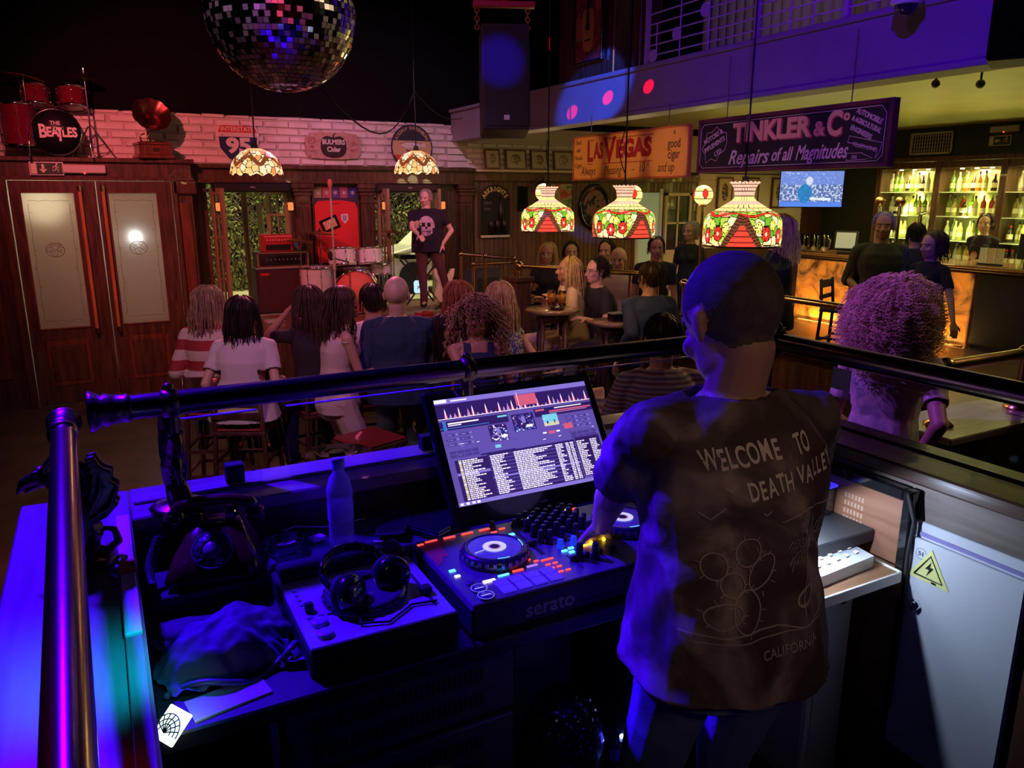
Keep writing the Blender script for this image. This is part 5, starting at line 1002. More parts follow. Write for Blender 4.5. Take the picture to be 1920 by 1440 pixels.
# ---- CD turntable (left) with headphones
def knob(g, x, y, z, r, h, mi, n=14): g.lathe([(r*1.1, 0), (r*1.1, h*.25), (r*.85, h*.35), (r*.75, h), (r*.6, h+.001), (0, h+.001)], n, mi, TR(x, y, z))
cdp = thing('disc_player', (.29, 1.43, 1.131), 0, 'silver disc player with round jog wheel, headphones lying on top', 'disc player')
G().bbox(0, .335, 0, .40, 0, .058, .005).bbox(.01, .325, .315, .39, .058, .085, .008).build('case', 'black', cdp)
G().bbox(.004, .331, .004, .315, .058, .064, .003).build('top_plate', mat('silver_plate', (.52, .52, .60), .30, .5), cdp)
G().lathe([(.098, 0), (.100, .006), (.094, .012), (.090, .020), (.080, .022), (.078, .018), (0, .018)], 48, T=TR(.17, .165, .064)).build('jog_wheel', mat('jog_grey', (.07, .07, .09), .25, .3), cdp)
g = G()
for k in range(24): a = 2*math.pi*k/24; g.bbox(-.006, .006, -.002, .002, .004, .014, .001, T=TR(.17+.096*math.cos(a), .165+.096*math.sin(a), .064, 0, 0, a+R(90)))
g.build('jog_grips', 'rubber', cdp)
g = G(); g.lathe([(.018, 0), (.018, .008), (.015, .010), (0, .010)], 20, 0, TR(.045, .095, .064)); g.lathe([(.018, 0), (.018, .008), (.015, .010), (0, .010)], 20, 0, TR(.045, .045, .064))
for k in range(3): g.bbox(.025+k*.022, .040+k*.022, .122, .130, .064, .069, .001)
for k in range(4): g.cyl((.028, .19+k*.024, .064), (.028, .19+k*.024, .068), .005, n=10)
for k in range(3): g.cyl((.055+k*.03, .285, .064), (.055+k*.03, .285, .067), .004, n=8)
g.build('buttons', mat('button_clear', (.35, .35, .45), .2, .2), cdp)
g = G().bbox(.295, .303, .05, .22, .064, .066, .001).bbox(.286, .312, .10, .125, .066, .082, .003); g.bbox(.028, .048, .148, .168, .064, .085, .004); g.build('pitch_slider', 'black', cdp)
hp = thing('headphones', (.46, 1.60, 1.222), R(20), 'black folding headphones lying on the silver disc player', 'headphones')
for x, tl in ((-.055, 25), (.06, -18)):
    G().lathe([(.0, -.022), (.036, -.022), (.044, -.012), (.044, .004), (.038, .014), (.020, .018), (0, .018)], 28, T=TR(x, -.03, .012, R(72), 0, R(tl))).build('ear_cup', 'gloss', hp)
    G().lathe([(.024, -.030), (.038, -.034), (.044, -.026), (.040, -.018), (.024, -.018)], 28, T=TR(x, -.03, .012, R(72), 0, R(tl)), cap=False).build('ear_cushion', 'rubber', hp)
pts = [V((.085*math.cos(R(a)), .02+.075*math.sin(R(a)), .018+.03*math.sin(R(a))+.005)) for a in range(-12, 193, 12)]
G().tube(pts, .008, 10).tube([p+V((0, 0, .009)) for p in pts[3:-3]], .006, 8).build('headband', 'gloss', hp)
G().sph((-.083, -.0, .018), .013, 10, 8).sph((.083, 0, .018), .013, 10, 8).build('hinges', 'brassd', hp)
G().tube([(-.05, -.06, -.01), (-.09, -.10, -.02), (-.04, -.14, -.022), (.04, -.12, -.022), (.09, -.15, -.022)], .003, 6).build('cable', 'rubber', hp)
# ---- DJ controller
ct = thing('dj_controller', (.645, 1.405, 1.131), 0, 'large black four channel disc jockey controller with jog wheel, pads and glowing buttons', 'dj controller')
G().bbox(0, .68, 0, .375, 0, .075, .006).build('case', mat('controller_side', (.02, .02, .024), .5), ct)
cp = mat('controller_top', (.16, .16, .19), .32, .4)
G().bbox(.004, .676, .004, .371, .075, .081, .003).build('top_plate', cp, ct)
G().poly([(.15, .022), (.53, .022), (.53, .022)], 0).text('serato', .052, .20, .036, -.001, 0, 1.0, 0, .0012).build('front_logo', mat('grey_logo', (.16, .16, .20), .5), ct)
G().bbox(.012, .055, .255, .345, .0812, .0820, .0003).add([(.008, .215, .0822), (.03, .235, .0822), (.075, .352, .0822), (.008, .352, .0822)], [(0, 1, 2, 3)]).build('red_glow_patch', mat('red_glow_colour', (.55, .05, .06), .4), ct)  # red patch of light painted on the rear corner
def jog(x):
    j = G().lathe([(.088, 0), (.090, .004), (.086, .020), (.078, .027), (.070, .028), (.068, .025), (0, .025)], 56, T=TR(x, .20, .081)).build('jog_wheel', mat('jog_side', (.06, .06, .075), .25, .5), ct)
    g = G()
    for k in range(28): a = 2*math.pi*k/28; g.bbox(-.0045, .0045, -.0025, .0015, .004, .020, .001, T=TR(x+.086*math.cos(a), .20+.086*math.sin(a), .081, 0, 0, a+R(90)))
    g.build('grips', mat('grip_metal', (.25, .20, .28), .3, .6), j)
    G().lathe([(.067, .0255), (.0, .0255)], 56, T=TR(x, .20, .0815), cap=False).build('platter_top', mat('platter_grooves', (.28, .26, .48), .22, .6, bump=.2, bscale=200), j)
    g = G().lathe([(.016, .027), (.030, .027)], 40, 0, TR(x, .20, .0815), cap=False).lathe([(0, .0272), (.011, .0272)], 28, 1, TR(x, .20, .0815), cap=False)
    g.lathe([(.013, .0274), (.0145, .0274)], 28, 2, TR(x, .20, .0815), cap=False); g.box(-.062, -.032, -.0012, .0012, .027, .0275, 0, TR(x, .20, .0815, 0, 0, R(12)))
    g.build('centre_display', [emit('display_white', (.75, .80, 1), .75), 'black', emit('display_red', (1, .25, .2), .8)], j)
    g = G()
    for a0, a1 in ((R(250), R(275)), (R(-25), R(5))): g.lathe([(.0695, .0285), (.0715, .0285)], 14, 0, TR(x, .20, .0812), cap=False, a0=a0, a1=a1)
    g.build('light_ring', emit('ring_cyan', (.1, .5, 1), 3), j)
jog(.155); jog(.548)
LR = emit('button_red', (1, .05, .04), 2.4); LB = emit('button_cyan', (.08, .5, 1), 3); LG = emit('button_green', (.30, 1, .05), 4); LO = emit('button_orange', (1, .42, .02), 3.5); LW = emit('button_white', (1, .85, .9), 2.2); LY = emit('button_yellow', (1, .75, .03), 3)
def side(ox):
    g = G(); b = lambda x, y, w, d, mi: g.bbox(ox+x-w/2, ox+x+w/2, y-d/2, y+d/2, .081, .0845, .001, mi)
    for k in range(4): b(.045+k*.052, .352, .034, .006, 0)
    for x, y in ((.012, .345), (.215, .325), (.245, .335)): b(x, y, .018, .006, 0)
    for x, y in ((.245, .125), (.262, .095), (.282, .095), (.262, .075), (.282, .075), (.272, .050), (.292, .050), (.23, .14)): b(x-.012, y, .014, .005, 0)
    b(.262, .120, .036, .005, 0)
    for x, y in ((.252, .29), (.028, .175)): b(x, y, .016, .010, 1)
    b(.028, .145, .014, .008, 4); b(.085, .088, .032, .010, 4); b(.128, .098, .030, .006, 1); b(.170, .103, .030, .006, 0); b(.212, .108, .030, .006, 3)
    g.build('lit_buttons', [LR, LB, LG, emit('button_violet', (.35, .15, 1), 1.4), LW], ct)
    g = G()
    for r in range(2):
        for c in range(4): g.bbox(ox+.088+c*.042, ox+.124+c*.042, .018+r*.034, .048+r*.034, .081, .086, .002)
    g.build('performance_pads', mat('pad_blue', (.10, .06, .35), .5, emis=(.06, .02, 1), es=.75), ct)
    g = G()
    for y in (.062, .026): g.lathe([(.019, 0), (.020, .004), (.017, .006), (0, .006)], 24, 0, TR(ox+.046, y, .081))
    g.lathe([(.010, 0), (.010, .004), (0, .004)], 16, 0, TR(ox+.040, .098, .081)); g.build('play_buttons', mat('play_dark', (.10, .08, .22), .2, .4, coat=.5), ct)
    g = G()
    for y in (.062, .026): g.lathe([(.0185, .0062), (.0195, .0062)], 28, 0, TR(ox+.046, y, .0812), cap=False); g.box(ox+.034, ox+.058, y-.0015, y+.0015, .0870, .0876)
    g.build('play_rings', emit('play_ring_glow', (.4, .35, 1), .9), ct)
side(0)
g = G(); g.bbox(.262, .276, .15, .30, .0805, .0815, .0003, 0).bbox(.256, .282, .205, .222, .0815, .094, .002, 0)
for x, y, r in ((.285, .335, .010), (.225, .352, .009)): knob(g, x, y, .081, r, .02, 0)
g.build('tempo_slider', 'black', ct)
# mixer part
g = G(); CX = [.318, .358, .398, .438]
for i, x in enumerate(CX):
    for k in range(5): knob(g, x, .338-k*.034, .081, .0095, .036, 0, 12)
for k in range(4): knob(g, .298, .335-k*.040, .081, .0090, .034, 0, 12)
for x in (.338, .378, .418, .458): 
    for k in range(3): knob(g, x, .328-k*.036, .081, .0085, .034, 0, 12)
knob(g, .335, .085, .081, .011, .045, 0); knob(g, .372, .070, .081, .011, .042, 0)
g.build('mixer_knobs', mat('knob_black', (.012, .012, .014), .4), ct)
g = G()
for i, x in enumerate(CX): knob(g, x+.01, .165, .081, .010, .022, 0 if i < 2 else 1)
g.build('filter_knobs', [mat('knob_blue', (.03, .06, .5), .3, emis=(.02, .08, 1), es=.4), mat('knob_orange', (.5, .22, .02), .3, emis=(1, .45, .05), es=.35)], ct)
g = G(); b = lambda x, y, w, d, mi: g.bbox(x-w/2, x+w/2, y-d/2, y+d/2, .081, .0850, .001, mi)
b(.315, .364, .014, .008, 0); b(.400, .364, .022, .008, 0); b(.338, .364, .012, .006, 0); b(.455, .362, .034, .008, 1); b(.40, .142, .036, .007, 1); b(.325, .140, .016, .008, 2); b(.348, .146, .016, .008, 2); b(.338, .126, .016, .008, 2)
for k in range(8): b(.312+k*.022, .352, .016, .004, 3)
b(.49, .36, .02, .005, 3)
for i, x in enumerate(CX[2:]): g.sph((x+.012, .146, .085), .005, 8, 6, 4)
g.build('mixer_lights', [LG, LO, LB, LR, LY], ct)
g = G()
for x in (.378, .398, .418, .438): g.box(x-.0008, x+.0008, .19, .30, .0812, .0816)
g.build('level_lines', mat('line_yellow', (.7, .65, .3), .5), ct)
g = G()
for x in CX: g.box(x-.002, x+.002, .04, .12, .0808, .0816).bbox(x-.008, x+.008, .075+x*.02, .088+x*.02, .0816, .094, .002)
g.build('channel_faders', 'black', ct)
# ---- monitor
mo = thing('monitor', (.80, 1.865, 1.178), 0, 'tilted black computer monitor with violet music library screen on the desk', 'monitor')
Ts = TR(.02, .0, .065, R(-33.5)); W, H = .525, .322
def px(u, v, y=0): return (W*u, y, H*v)
mats_s = [emit('screen_base', (.20, .13, .62), .62), emit('screen_dark', (.05, .02, .20), .6), emit('screen_bar', (.33, .25, .85), .75), emit('screen_white', (.95, .85, 1), 1.15), emit('screen_red', (.85, .14, .25), .8), emit('screen_blue', (.06, .22, .75), .8),
          emit('screen_teal', (.20, .65, .80), 1), emit('screen_sand', (.80, .72, .45), .9), emit('screen_mid', (.12, .07, .42), .6), emit('screen_pink', (.75, .35, .70), .8)]
g = G()
def rc(u0, v0, u1, v1, mi, lift=.0004): g.add([(W*u0, -lift, H*v0), (W*u1, -lift, H*v0), (W*u1, -lift, H*v1), (W*u0, -lift, H*v1)], [(0, 1, 2, 3)], mi, False, Ts)
rnd = random.Random(5)
rc(0, 0, 1, 1, 0, .0); rc(0, .955, 1, 1, 2); rc(0, .965, .075, .998, 3, .0006); rc(.10, .970, .20, .982, 3, .0006); rc(0, .80, 1, .95, 1)
for k in range(34):
    u = .04+k*.028; h = rnd.choice((.02, .03, .05, .08)) if k % 3 else .10
    for q in range(6): rc(u+q*.002, .806, u+.022-q*.002, .806+h*(q+1)/6, (4, 5, 9, 3)[k % 3 if q < 4 else 3] if k % 3 == 0 or q < 3 else 9, .0005+q*.00005)
rc(0, .806, 1, .812, 3, .001); rc(.50, .84, .64, .948, 4, .0008); rc(.515, .80, .518, .97, 3, .0012)
rc(0, .70, .425, .785, 1); rc(.05, .755, .24, .768, 3, .0006); rc(.05, .738, .13, .747, 3, .0006); rc(.0, .715, .30, .722, 5, .0006); rc(.36, .755, .42, .772, 6, .0006); rc(.02, .70, .04, .79, 5, .0006)
rc(.60, .70, 1, .785, 1); rc(.61, .757, .67, .775, 4, .0006); rc(.74, .765, .93, .775, 3, .0006); rc(.70, .735, .99, .750, 4, .0006); rc(.70, .722, .96, .728, 9, .0006)
for (u0, v0, u1, v1) in ((.285, .53, .40, .69), (.445, .59, .59, .76)):
    rc(u0, v0, u1, v1, 1, .0006)
    for _ in range(90): a = rnd.uniform(u0+.004, u1-.010); b = v0+(v1-v0)*rnd.random()**1.7*.92; rc(a, b, a+rnd.uniform(.004, .012), b+rnd.uniform(.006, .014), rnd.choice((0, 2, 3, 5, 8)), .0009)
    cu = (u0+u1)/2; rc(cu-.012, v0+(v1-v0)*.45, cu+.012, v0+(v1-v0)*.82, 2, .0012); rc(cu+.01, v0+.03, cu+.05, v0+.055, 3, .0013)
rc(.645, .60, .745, .715, 6, .0006); rc(.645, .60, .745, .635, 7, .0008); rc(.665, .622, .675, .65, 1, .001); rc(.715, .622, .722, .655, 1, .001)
for ox in (.02, .80):
    for r in range(3):
        for c in range(2): rc(ox+c*.085, .640-r*.045, ox+c*.085+.055, .665-r*.045, 8); rc(ox+c*.085+.008, .648-r*.045, ox+c*.085+.04, .656-r*.045, 2, .0007); rc(ox+.062+c*.085, .644-r*.045, ox+.074+c*.085, .664-r*.045, 2, .0007)
    for r in range(2):
        for c in range(4): rc(ox+c*.045, .475-r*.035, ox+c*.045+.040, .503-r*.035, 8)
rc(.30, .47, .335, .50, 6, .0008); rc(.66, .52, .70, .55, 4, .0008); rc(.77, .545, .83, .60, 4, .0008); rc(.62, .53, .645, .545, 3, .0008); rc(.71, .53, .735, .545, 3, .0008); rc(.20, .425, .42, .44, 1, .0006)
for k in range(26): u, v = rnd.uniform(.02, .97), rnd.uniform(.45, .69); rc(u, v, u+rnd.uniform(.01, .03), v+.006, rnd.choice((2, 8, 3)), .0007)
rc(0, .0, 1, .035, 2, .0005)
for u in (.01, .045, .08, .11): rc(u, .008, u+.018, .028, 3, .0008)
for k in range(7): rc(.86+k*.018, .010, .868+k*.018, .024, 3, .0008)
rc(.035, .035, .235, .415, 1, .0005); rc(.235, .035, .81, .43, 1, .0005); rc(.815, .06, .985, .44, 1, .0005); rc(.035, .27, .235, .295, 2, .0006)
def row(v, cols, lift=.0009):
    for u0, u1, mi in cols:
        u = u0
        while u < u1: w_ = min(rnd.uniform(.006, .024), u1-u); rc(u, v, u+w_, v+.0105, mi, lift); u += w_+.0035
for k in range(22):
    v = .045+k*.0168; rc(.058, v, .074, v+.014, 7 if k % 4 else 3, .0008); row(v, [(.080, .080+rnd.uniform(.05, .13), 3)])
for k in range(22):
    v = .045+k*.0168
    if k % 2: rc(.24, v-.003, .81, v+.0135, 8, .0006)
    if k == 9: rc(.24, v-.003, .81, v+.0135, 2, .0007)
    row(v, [(.25, .25+rnd.uniform(.05, .12), 3), (.40, .40+rnd.uniform(.12, .26), 3), (.675, .675+rnd.uniform(.02, .06), 3), (.745, .768, 3), (.775, .797, 3)])
for k in range(20): v = .065+k*.0175; row(v, [(.822, .822+rnd.uniform(.03, .08), 3), (.915, .915+rnd.uniform(.03, .065), 3)])
g.build('screen', mats_s, mo)
G().bbox(-.028, W+.028, .0015, .024, -.060, H+.028, .006, T=Ts).build('bezel', 'gloss', mo); G().text('iiyama', .012, W/2, -.03, -.0005, T=Ts).build('maker_mark', 'grey', mo)
G().sph((W*.95, .0, -.03), .002, 6, 4, T=Ts).build('power_light', emit('white_led', (.8, .9, 1), 3), mo)
G().bbox(W*.35, W*.65, .10, .17, 0, .012, .003).tube([(W*.5, .14, .01), (W*.5, .13, .10), (W*.5, .12, .20)], .018, 10).build('stand', 'black', mo)
point('screen_glow', (1.10, 1.75, 1.42), (.35, .25, 1), .35, .12)
# ---- cloth, papers, glowing thing, front left
cl = thing('draped_jacket', (.15, 1.60, 1.131), 0, 'dark jacket heaped on the desk corner with blue-lit collar folds', 'jacket')
g = G(); n = 44; vs = []
for j in range(n+1):
    for i in range(n+1):
        u = i/n*2-1; v = j/n*2-1; rr = math.hypot(u*.95, v); x = u*.135+.012*math.sin(v*5); y = v*.115+.010*math.sin(u*4)
        z = .085*max(0, 1-rr**2.4)+.018*noise.noise(V((u*2.2, v*2.2, 3)))+.010*noise.noise(V((u*6, v*6, 1)))*(.5+rr)+.012
        vs.append((x, y, max(.004, z)))
g.add(vs, [(j*(n+1)+i, j*(n+1)+i+1, (j+1)*(n+1)+i+1, (j+1)*(n+1)+i) for j in range(n) for i in range(n)], 0, True); g.build('cloth', mat('jacket_cloth', (.10, .10, .14), .75, bump=.3, bscale=300), cl)
G().tube([(.128*math.cos(R(a)), -.108+.02*math.sin(R(a*3)), .012+.010*math.sin(R(a*4))) for a in range(0, 181, 8)], .007, 8).tube([(.10, -.10, .02), (.13, -.07, .03), (.150, -.04, .01), (.155, -.10, .006)], .008, 8).build('hem', mat('hem_shiny', (.08, .08, .12), .3), cl)
s = thing('pale_card', (.13, 1.455, 1.105), R(10), 'pale card sticking out below the heaped jacket', 'card'); G().bbox(-.075, .075, -.045, .03, .026, .028, .0005).build('sheet', mat('card_blue', (.40, .40, .55), .5), s); G().bbox(-.075, .075, -.046, -.044, .024, .030, .0005).build('edge', 'white', s)
s = thing('glowing_fan_lamp', (.022, 1.385, 1.15), R(-50), 'small bright white lamp behind a black wire grille on the inner booth wall', 'lamp')
G().bbox(-.055, .055, -.004, .012, -.055, .055, .004).build('lit_panel', emit('lamp_cyan_white', (.75, .95, 1), 2.2), s)
g = G()
for k in range(7): a = R(20+k*22); g.tube([(0, -.008, -.03), (.03*math.cos(a), -.016, -.03+.03*math.sin(a)), (.062*math.cos(a), -.010, -.03+.062*math.sin(a))], .0022, 5)
for r in (.028, .045, .062): g.tube([(r*math.cos(R(a)), -.010, -.03+r*math.sin(R(a))) for a in range(0, 181, 12)], .002, 5)
g.build('wire_grille', 'black', s); s.rotation_euler = (R(-52), 0, R(-60)); s.scale = (.55,)*3
spot('fan_lamp_light', (.06, 1.30, 1.52), (-.06, 1.36, 1.30), (.0, .55, 1), 6, 80, 1, .03)
# ---- equipment rack under the desk
rk = thing('equipment_rack', (.22, 1.52, BF), 0, 'black equipment rack with amplifiers under the desk, small yellow indicator lights', 'rack')
G().bbox(0, .60, 0, .44, 0, .78, .006).build('cabinet', 'black', rk)
for z0, h in ((.06, .10), (.19, .17), (.38, .17), (.57, .18)):
    g = G().bbox(.02, .58, -.02, 0, z0, z0+h, .004, 0)
    if h > .12:
        for r in range(2):
            for k in range(30): g.box(.08+k*.014, .087+k*.014, -.0215, -.0195, z0+.03+r*.07, z0+.065+r*.07, 1)
    for x in (.035, .565): g.cyl((x, -.02, z0+.02), (x, -.026, z0+.02), .005, n=8, mi=2).cyl((x, -.02, z0+h-.02), (x, -.026, z0+h-.02), .005, n=8, mi=2)
    if h < .12:
        for x in (.40, .49): g.cyl((x, -.02, z0+.05), (x, -.04, z0+.05), .025, n=20, mi=1)
    g.build('amplifier_panel', [mat('rack_grey', (.09, .09, .12), .4, .3), 'black', 'steel'], rk)
g = G()
for r in range(3):
    for k in range(5): g.bbox(.355+k*.009, .361+k*.009, -.0225, -.02, .44+r*.012-.02, .446+r*.012-.02, .0005)
g.build('indicator_lights', emit('led_yellow', (1, .95, .15), 2.2), rk)
G().bbox(-.012, .006, -.03, -.015, .05, .77, .002).build('door_edge', mat('edge_grey', (.35, .37, .35), .3, .6), rk)
# ---- things on the booth floor
s = thing('sequinned_bag', (1.02, 1.62, BF), R(-20), 'black sequinned bag sparkling blue under the disc jockey controller', 'bag')
g = G(); rnd = random.Random(3)
g.sph((0, 0, .30), (.12, .09, .17), 28, 18); 
for p in g.v: p += p.normalized()*.02*noise.noise(p*9)
g.build('fabric', mat('bag_black', (.02, .02, .04), .4), s)
g = G()
for _ in range(1500):
    d = V((rnd.gauss(0, 1), rnd.gauss(0, 1), rnd.gauss(0, 1))).normalized(); p = V((d.x*.123, d.y*.093, .30+d.z*.173)); q = (d+V((rnd.gauss(0, .25), rnd.gauss(0, .25), rnd.gauss(0, .25)))).to_track_quat('Z', 'Y').to_matrix()
    g.add([p+q @ V((.004*math.cos(a), .004*math.sin(a), 0)) for a in (0, 1.05, 2.1, 3.14, 4.19, 5.24)], [(0, 1, 2, 3, 4, 5)])
g.build('sequins', mat('sequin', (.35, .35, .75), .15, 1), s)
G().bbox(-.13, .13, -.10, .10, 0, .14, .01).build('base_box', 'black', s)
s = thing('blue_lit_box', (.87, 1.50, BF), R(-15), 'narrow blue-lit box standing left of the sequinned bag', 'box'); G().bbox(-.045, .045, -.05, .05, 0, .30, .006).build('case', mat('box_blue_lit', (.16, .16, .45), .4), s); G().bbox(-.04, .04, -.045, .045, .30, .304, .002).build('lid', 'black', s)  # blue light put into the case colour
s = thing('floor_controller', (1.33, 1.70, BF), R(-35), 'dark floor unit with blue glowing lights by the jeans of the disc jockey', 'floor unit')
G().bbox(-.12, .12, -.16, .14, 0, .10, .02).bbox(-.09, .09, -.10, .12, .10, .15, .02).build('case', 'gloss', s)
g = G().sph((-.03, -.02, .155), .008, 8, 6).sph((-.02, -.05, .15), .005, 8, 6); g.lathe([(.014, 0), (.018, .002), (.020, 0), (.014, 0)], 20, T=TR(.05, -.13, .105), cap=False); g.build('blue_lights', emit('led_blue', (.15, .25, 1), 14), s)
point('floor_led', (1.30, 1.58, .50), (.05, .05, 1), .9, .02)
s = [o for o in bpy.data.objects if o.name == 'water_bottle'][0]; s.scale = (1.12, 1.12, 1.22)
G().tube([(1.07, 1.39, 1.13), (1.075, 1.34, 1.08), (1.06, 1.335, 1.02), (1.065, 1.33, .96), (1.08, 1.33, .975)], .004, 6).build('yellow_cable', 'yel', label='short yellow cable hanging from the front edge of the controller', cat='cable')
G().tube([(1.10, 1.37, 1.10), (1.10, 1.36, .9), (1.14, 1.42, .6), (1.24, 1.55, .45)], .0035, 6).build('thin_cable', 'rubber', label='thin dark cable hanging from the controller down to the floor unit', cat='cable')
# ---- right side: lit shelf, mixer, niche, second mixer
s = thing('side_shelf', (1.52, 1.27, 1.02), 0, 'brown shelf with white edge holding the silver mixer at the right', 'shelf')
G().bbox(0, .41, 0, .50, 0, .026, .003).build('board', 'brown', s); G().bbox(-.004, .415, -.006, .0, -.004, .030, .002).bbox(.41, .417, 0, .5, -.004, .030, .002).build('white_edge', 'white', s)
G().bbox(.02, .06, .42, .48, -.74, 0, .004).build('bracket_leg', 'black', s)
s = thing('silver_mixer', (1.655, 1.31, 1.047), R(4), 'small silver mixing console with white faders on the lit shelf', 'mixing console')
G().add([(0, 0, 0), (.235, 0, 0), (.235, .23, 0), (0, .23, 0), (0, 0, .035), (.235, 0, .035), (.235, .23, .065), (0, .23, .065)], [(0, 3, 2, 1), (4, 5, 6, 7), (0, 1, 5, 4), (1, 2, 6, 5), (2, 3, 7, 6), (3, 0, 4, 7)]).build('case', mat('mixer_silver', (.62, .66, .72), .35, .3), s)
Tm = TR(0, 0, .0355, R(7.4)); g = G()
for k in range(5):
    x = .03+k*.042; g.bbox(x-.0015, x+.0015, .10, .19, 0, .0008, .0003, 1, Tm).bbox(x-.008, x+.008, .13+.012*(k % 3), .145+.012*(k % 3), .0, .012, .002, 0, Tm)
    g.bbox(x-.007, x+.007, .03, .042, 0, .005, .001, 2, Tm).bbox(x-.007, x+.007, .055, .067, 0, .005, .001, 2, Tm)
g.build('faders', ['white', 'black', 'cream'], s)
s = thing('wooden_side_panel', (1.965, 1.30, 1.05), 0, 'brown wood panel in black frame beside the silver mixer, faint pale stamp', 'panel')
G().bbox(-.01, .018, .0, .46, .0, .20, .002).build('board', wood('stamped_wood', (.22, .09, .05), (.32, .15, .09), .5, (3, 1, 10)), s)
G().bbox(-.02, .018, -.03, .0, -.02, .235, .004).bbox(-.02, .018, .0, .46, .20, .235, .004).bbox(-.022, .018, .46, .49, -.02, .235, .004).build('frame', 'gloss', s)
g = G(); Tt = Matrix.Translation((-.0105, .16, .10)) @ Euler((0, 0, R(-90))).to_matrix().to_4x4()
for k in range(4):
    for q in range(6): g.box(-.035+q*.012, -.028+q*.012, -.0006, 0, .045-.025*k, .060-.025*k, T=Tt)
g.build('stamped_text', mat('stamp_pale', (.45, .28, .20), .6), s)
G().bbox(-.0118, -.0105, .385, .44, .02, .18, .0003).build('sticker', mat('sticker_blue', (.45, .65, .85), .5), s)
s = thing('side_cabinet', (1.76, 1.40, BF), 0, 'tall narrow grey metal cabinet standing under the lit shelf', 'cabinet')
G().bbox(0, .16, 0, .32, 0, .70, .004).build('body', 'lgrey', s); G().bbox(-.004, .0, .01, .31, .02, .69, .001).bbox(.02, .14, -.006, 0, .02, .69, .002).build('door', mat('door_grey', (.50, .52, .55), .4), s); G().bbox(.10, .118, -.009, -.006, .62, .65, .001).build('lock', 'black', s); G().bbox(-.012, -.004, .28, .31, .1, .6, .002).build('handle', 'gloss', s)
s = thing('second_mixer', (1.44, 1.50, 1.131), R(2), 'black mixing desk edged with blue light, mostly hidden behind the disc jockey', 'mixing desk')
G().bbox(0, .50, 0, .42, 0, .09, .006).build('case', 'gloss', s)
G().bbox(.492, .502, -.0, .30, .090, .098, .001).bbox(.40, .502, -.005, .005, .090, .098, .001).bbox(.30, .502, .292, .30, .09, .098, .001).build('blue_trim', mat('blue_edge', (.15, .15, .8), .3, emis=(.05, .03, 1), es=.9), s)
g = G(); rnd = random.Random(8)
for k in range(8):
    for j in range(5): knob(g, .10+k*.048, .05+j*.05, .09, .009, .02, 0, 10)
g.build('knobs', mat('knob_glossy', (.06, .06, .2), .15, .3), s)
G().tube([(1.94, 1.28, 1.28), (1.955, 1.262, 1.2), (1.945, 1.262, 1.1), (1.95, 1.262, 1.0), (1.95, 1.262, .6)], .006, 8).build('hanging_lead', 'rubber', label='thick black lead hanging down beside the wooden side panel', cat='cable')
area('shelf_lamp', (1.80, 1.47, 1.255), (1.78, 1.36, 1.04), (.72, .88, 1), .7, .10, .10)
spot('shelf_lamp_right', (1.64, 1.345, 1.262), (2.0, 1.10, .86), (.60, .74, 1), 7, 130, .3, .010)
# ---- electrical box
eb = thing('electrical_box', (1.975, 1.115, .50), R(-90), 'pale metal electrical cupboard with yellow lightning warning triangle on the booth wall', 'electrical cupboard')
em = mat('box_enamel', (.62, .65, .72), .42)
G().bbox(-.165, .165, .0, .025, -.02, .70, .003).build('body', em, eb); dr = G().bbox(-.150, .165, -.018, -.002, -.02, .655, .004).build('door', em, eb)
Tw = TR(-.085, 0, .585); G().poly([(-.062, -.045), (.062, -.045), (.0, .055)], -.019, .001, T=Tw).build('warning_triangle', mat('sticker_yellow', (.78, .78, .30), .5), dr)
g = G()
def thick(g, pts, r, T): g.tube([(p[0], -.0205, p[1]) for p in pts], r, 4, T=T)
thick(g, [(-.042, -.033), (.042, -.033), (0, .035), (-.042, -.033)], .0026, Tw); g.poly([(.004, .018), (-.012, -.006), (.0, -.006), (-.006, -.025), (.012, .002), (.001, .002)], -.0202, .001, T=Tw)
g.text('RISK', .008, .018, -.040, -.0202, T=Tw); g.build('warning_symbol', 'black', dr)
G().lathe([(.0, .014), (.012, .014), (.014, .008), (.016, 0)], 20, T=TR(-.11, -.018, .46, R(90))).bbox(-.112, -.104, -.036, -.030, .448, .472, .001).build('key_lock', 'chrome', dr)
G().tube([(-.115+.016*math.cos(a*.45), -.0185, .615+.016*math.sin(a*.45)) for a in range(14)], .0006, 4).text('51', .018, -.115, .615, -.0185).build('faint_marking', 'grey', dr)
G().bbox(-.14, .165, -.004, .0, .66, .672, .001).build('top_gap', mat('gap_blue', (.25, .22, .5), .5), eb)
# ---- rails and ledges on the bar side
def rail(name, p0, p1, posts, z0, label, r=.022, balls=(), m='brass'):
    p0 = V(p0); p1 = V(p1); t = thing(name, tuple(p0), 0, label, 'handrail'); d = p1-p0
    G().cyl((0, 0, 0), d, r, n=18).build('tube', m, t)
    for f in posts:
        c = d*f; h = p0.z+d.z*f-z0; G().cyl(c, c-V((0, 0, h)), r*.9, n=14).sph(c, r*1.55, 14, 10).lathe([(r*2.4, -h), (r*2.4, -h+.01), (r*1.4, -h+.03)], 18, T=Matrix.Translation(c)).build('post', m, t)
    return t
struct(G().box(3.18, 3.98, 2.0, 2.12, PF, 1.05, 0).bbox(3.12, 4.1, 1.90, 2.25, 1.05, 1.085, .005, 1), 'trim_15', ['dark', 'ledgex'])
struct(G().box(2.62, 2.75, -1.6, 1.40, PF, .95, 0).bbox(2.5, 4.4, -1.6, 1.45, .93, .965, .006, 0), 'trim_16', ['darkh'])
rail('brass_rail', (3.27, 2.06, 1.36), (3.88, 2.06, 1.36), (0, 1), 1.085, 'short brass rail with two posts on the wooden ledge at far right', .026)
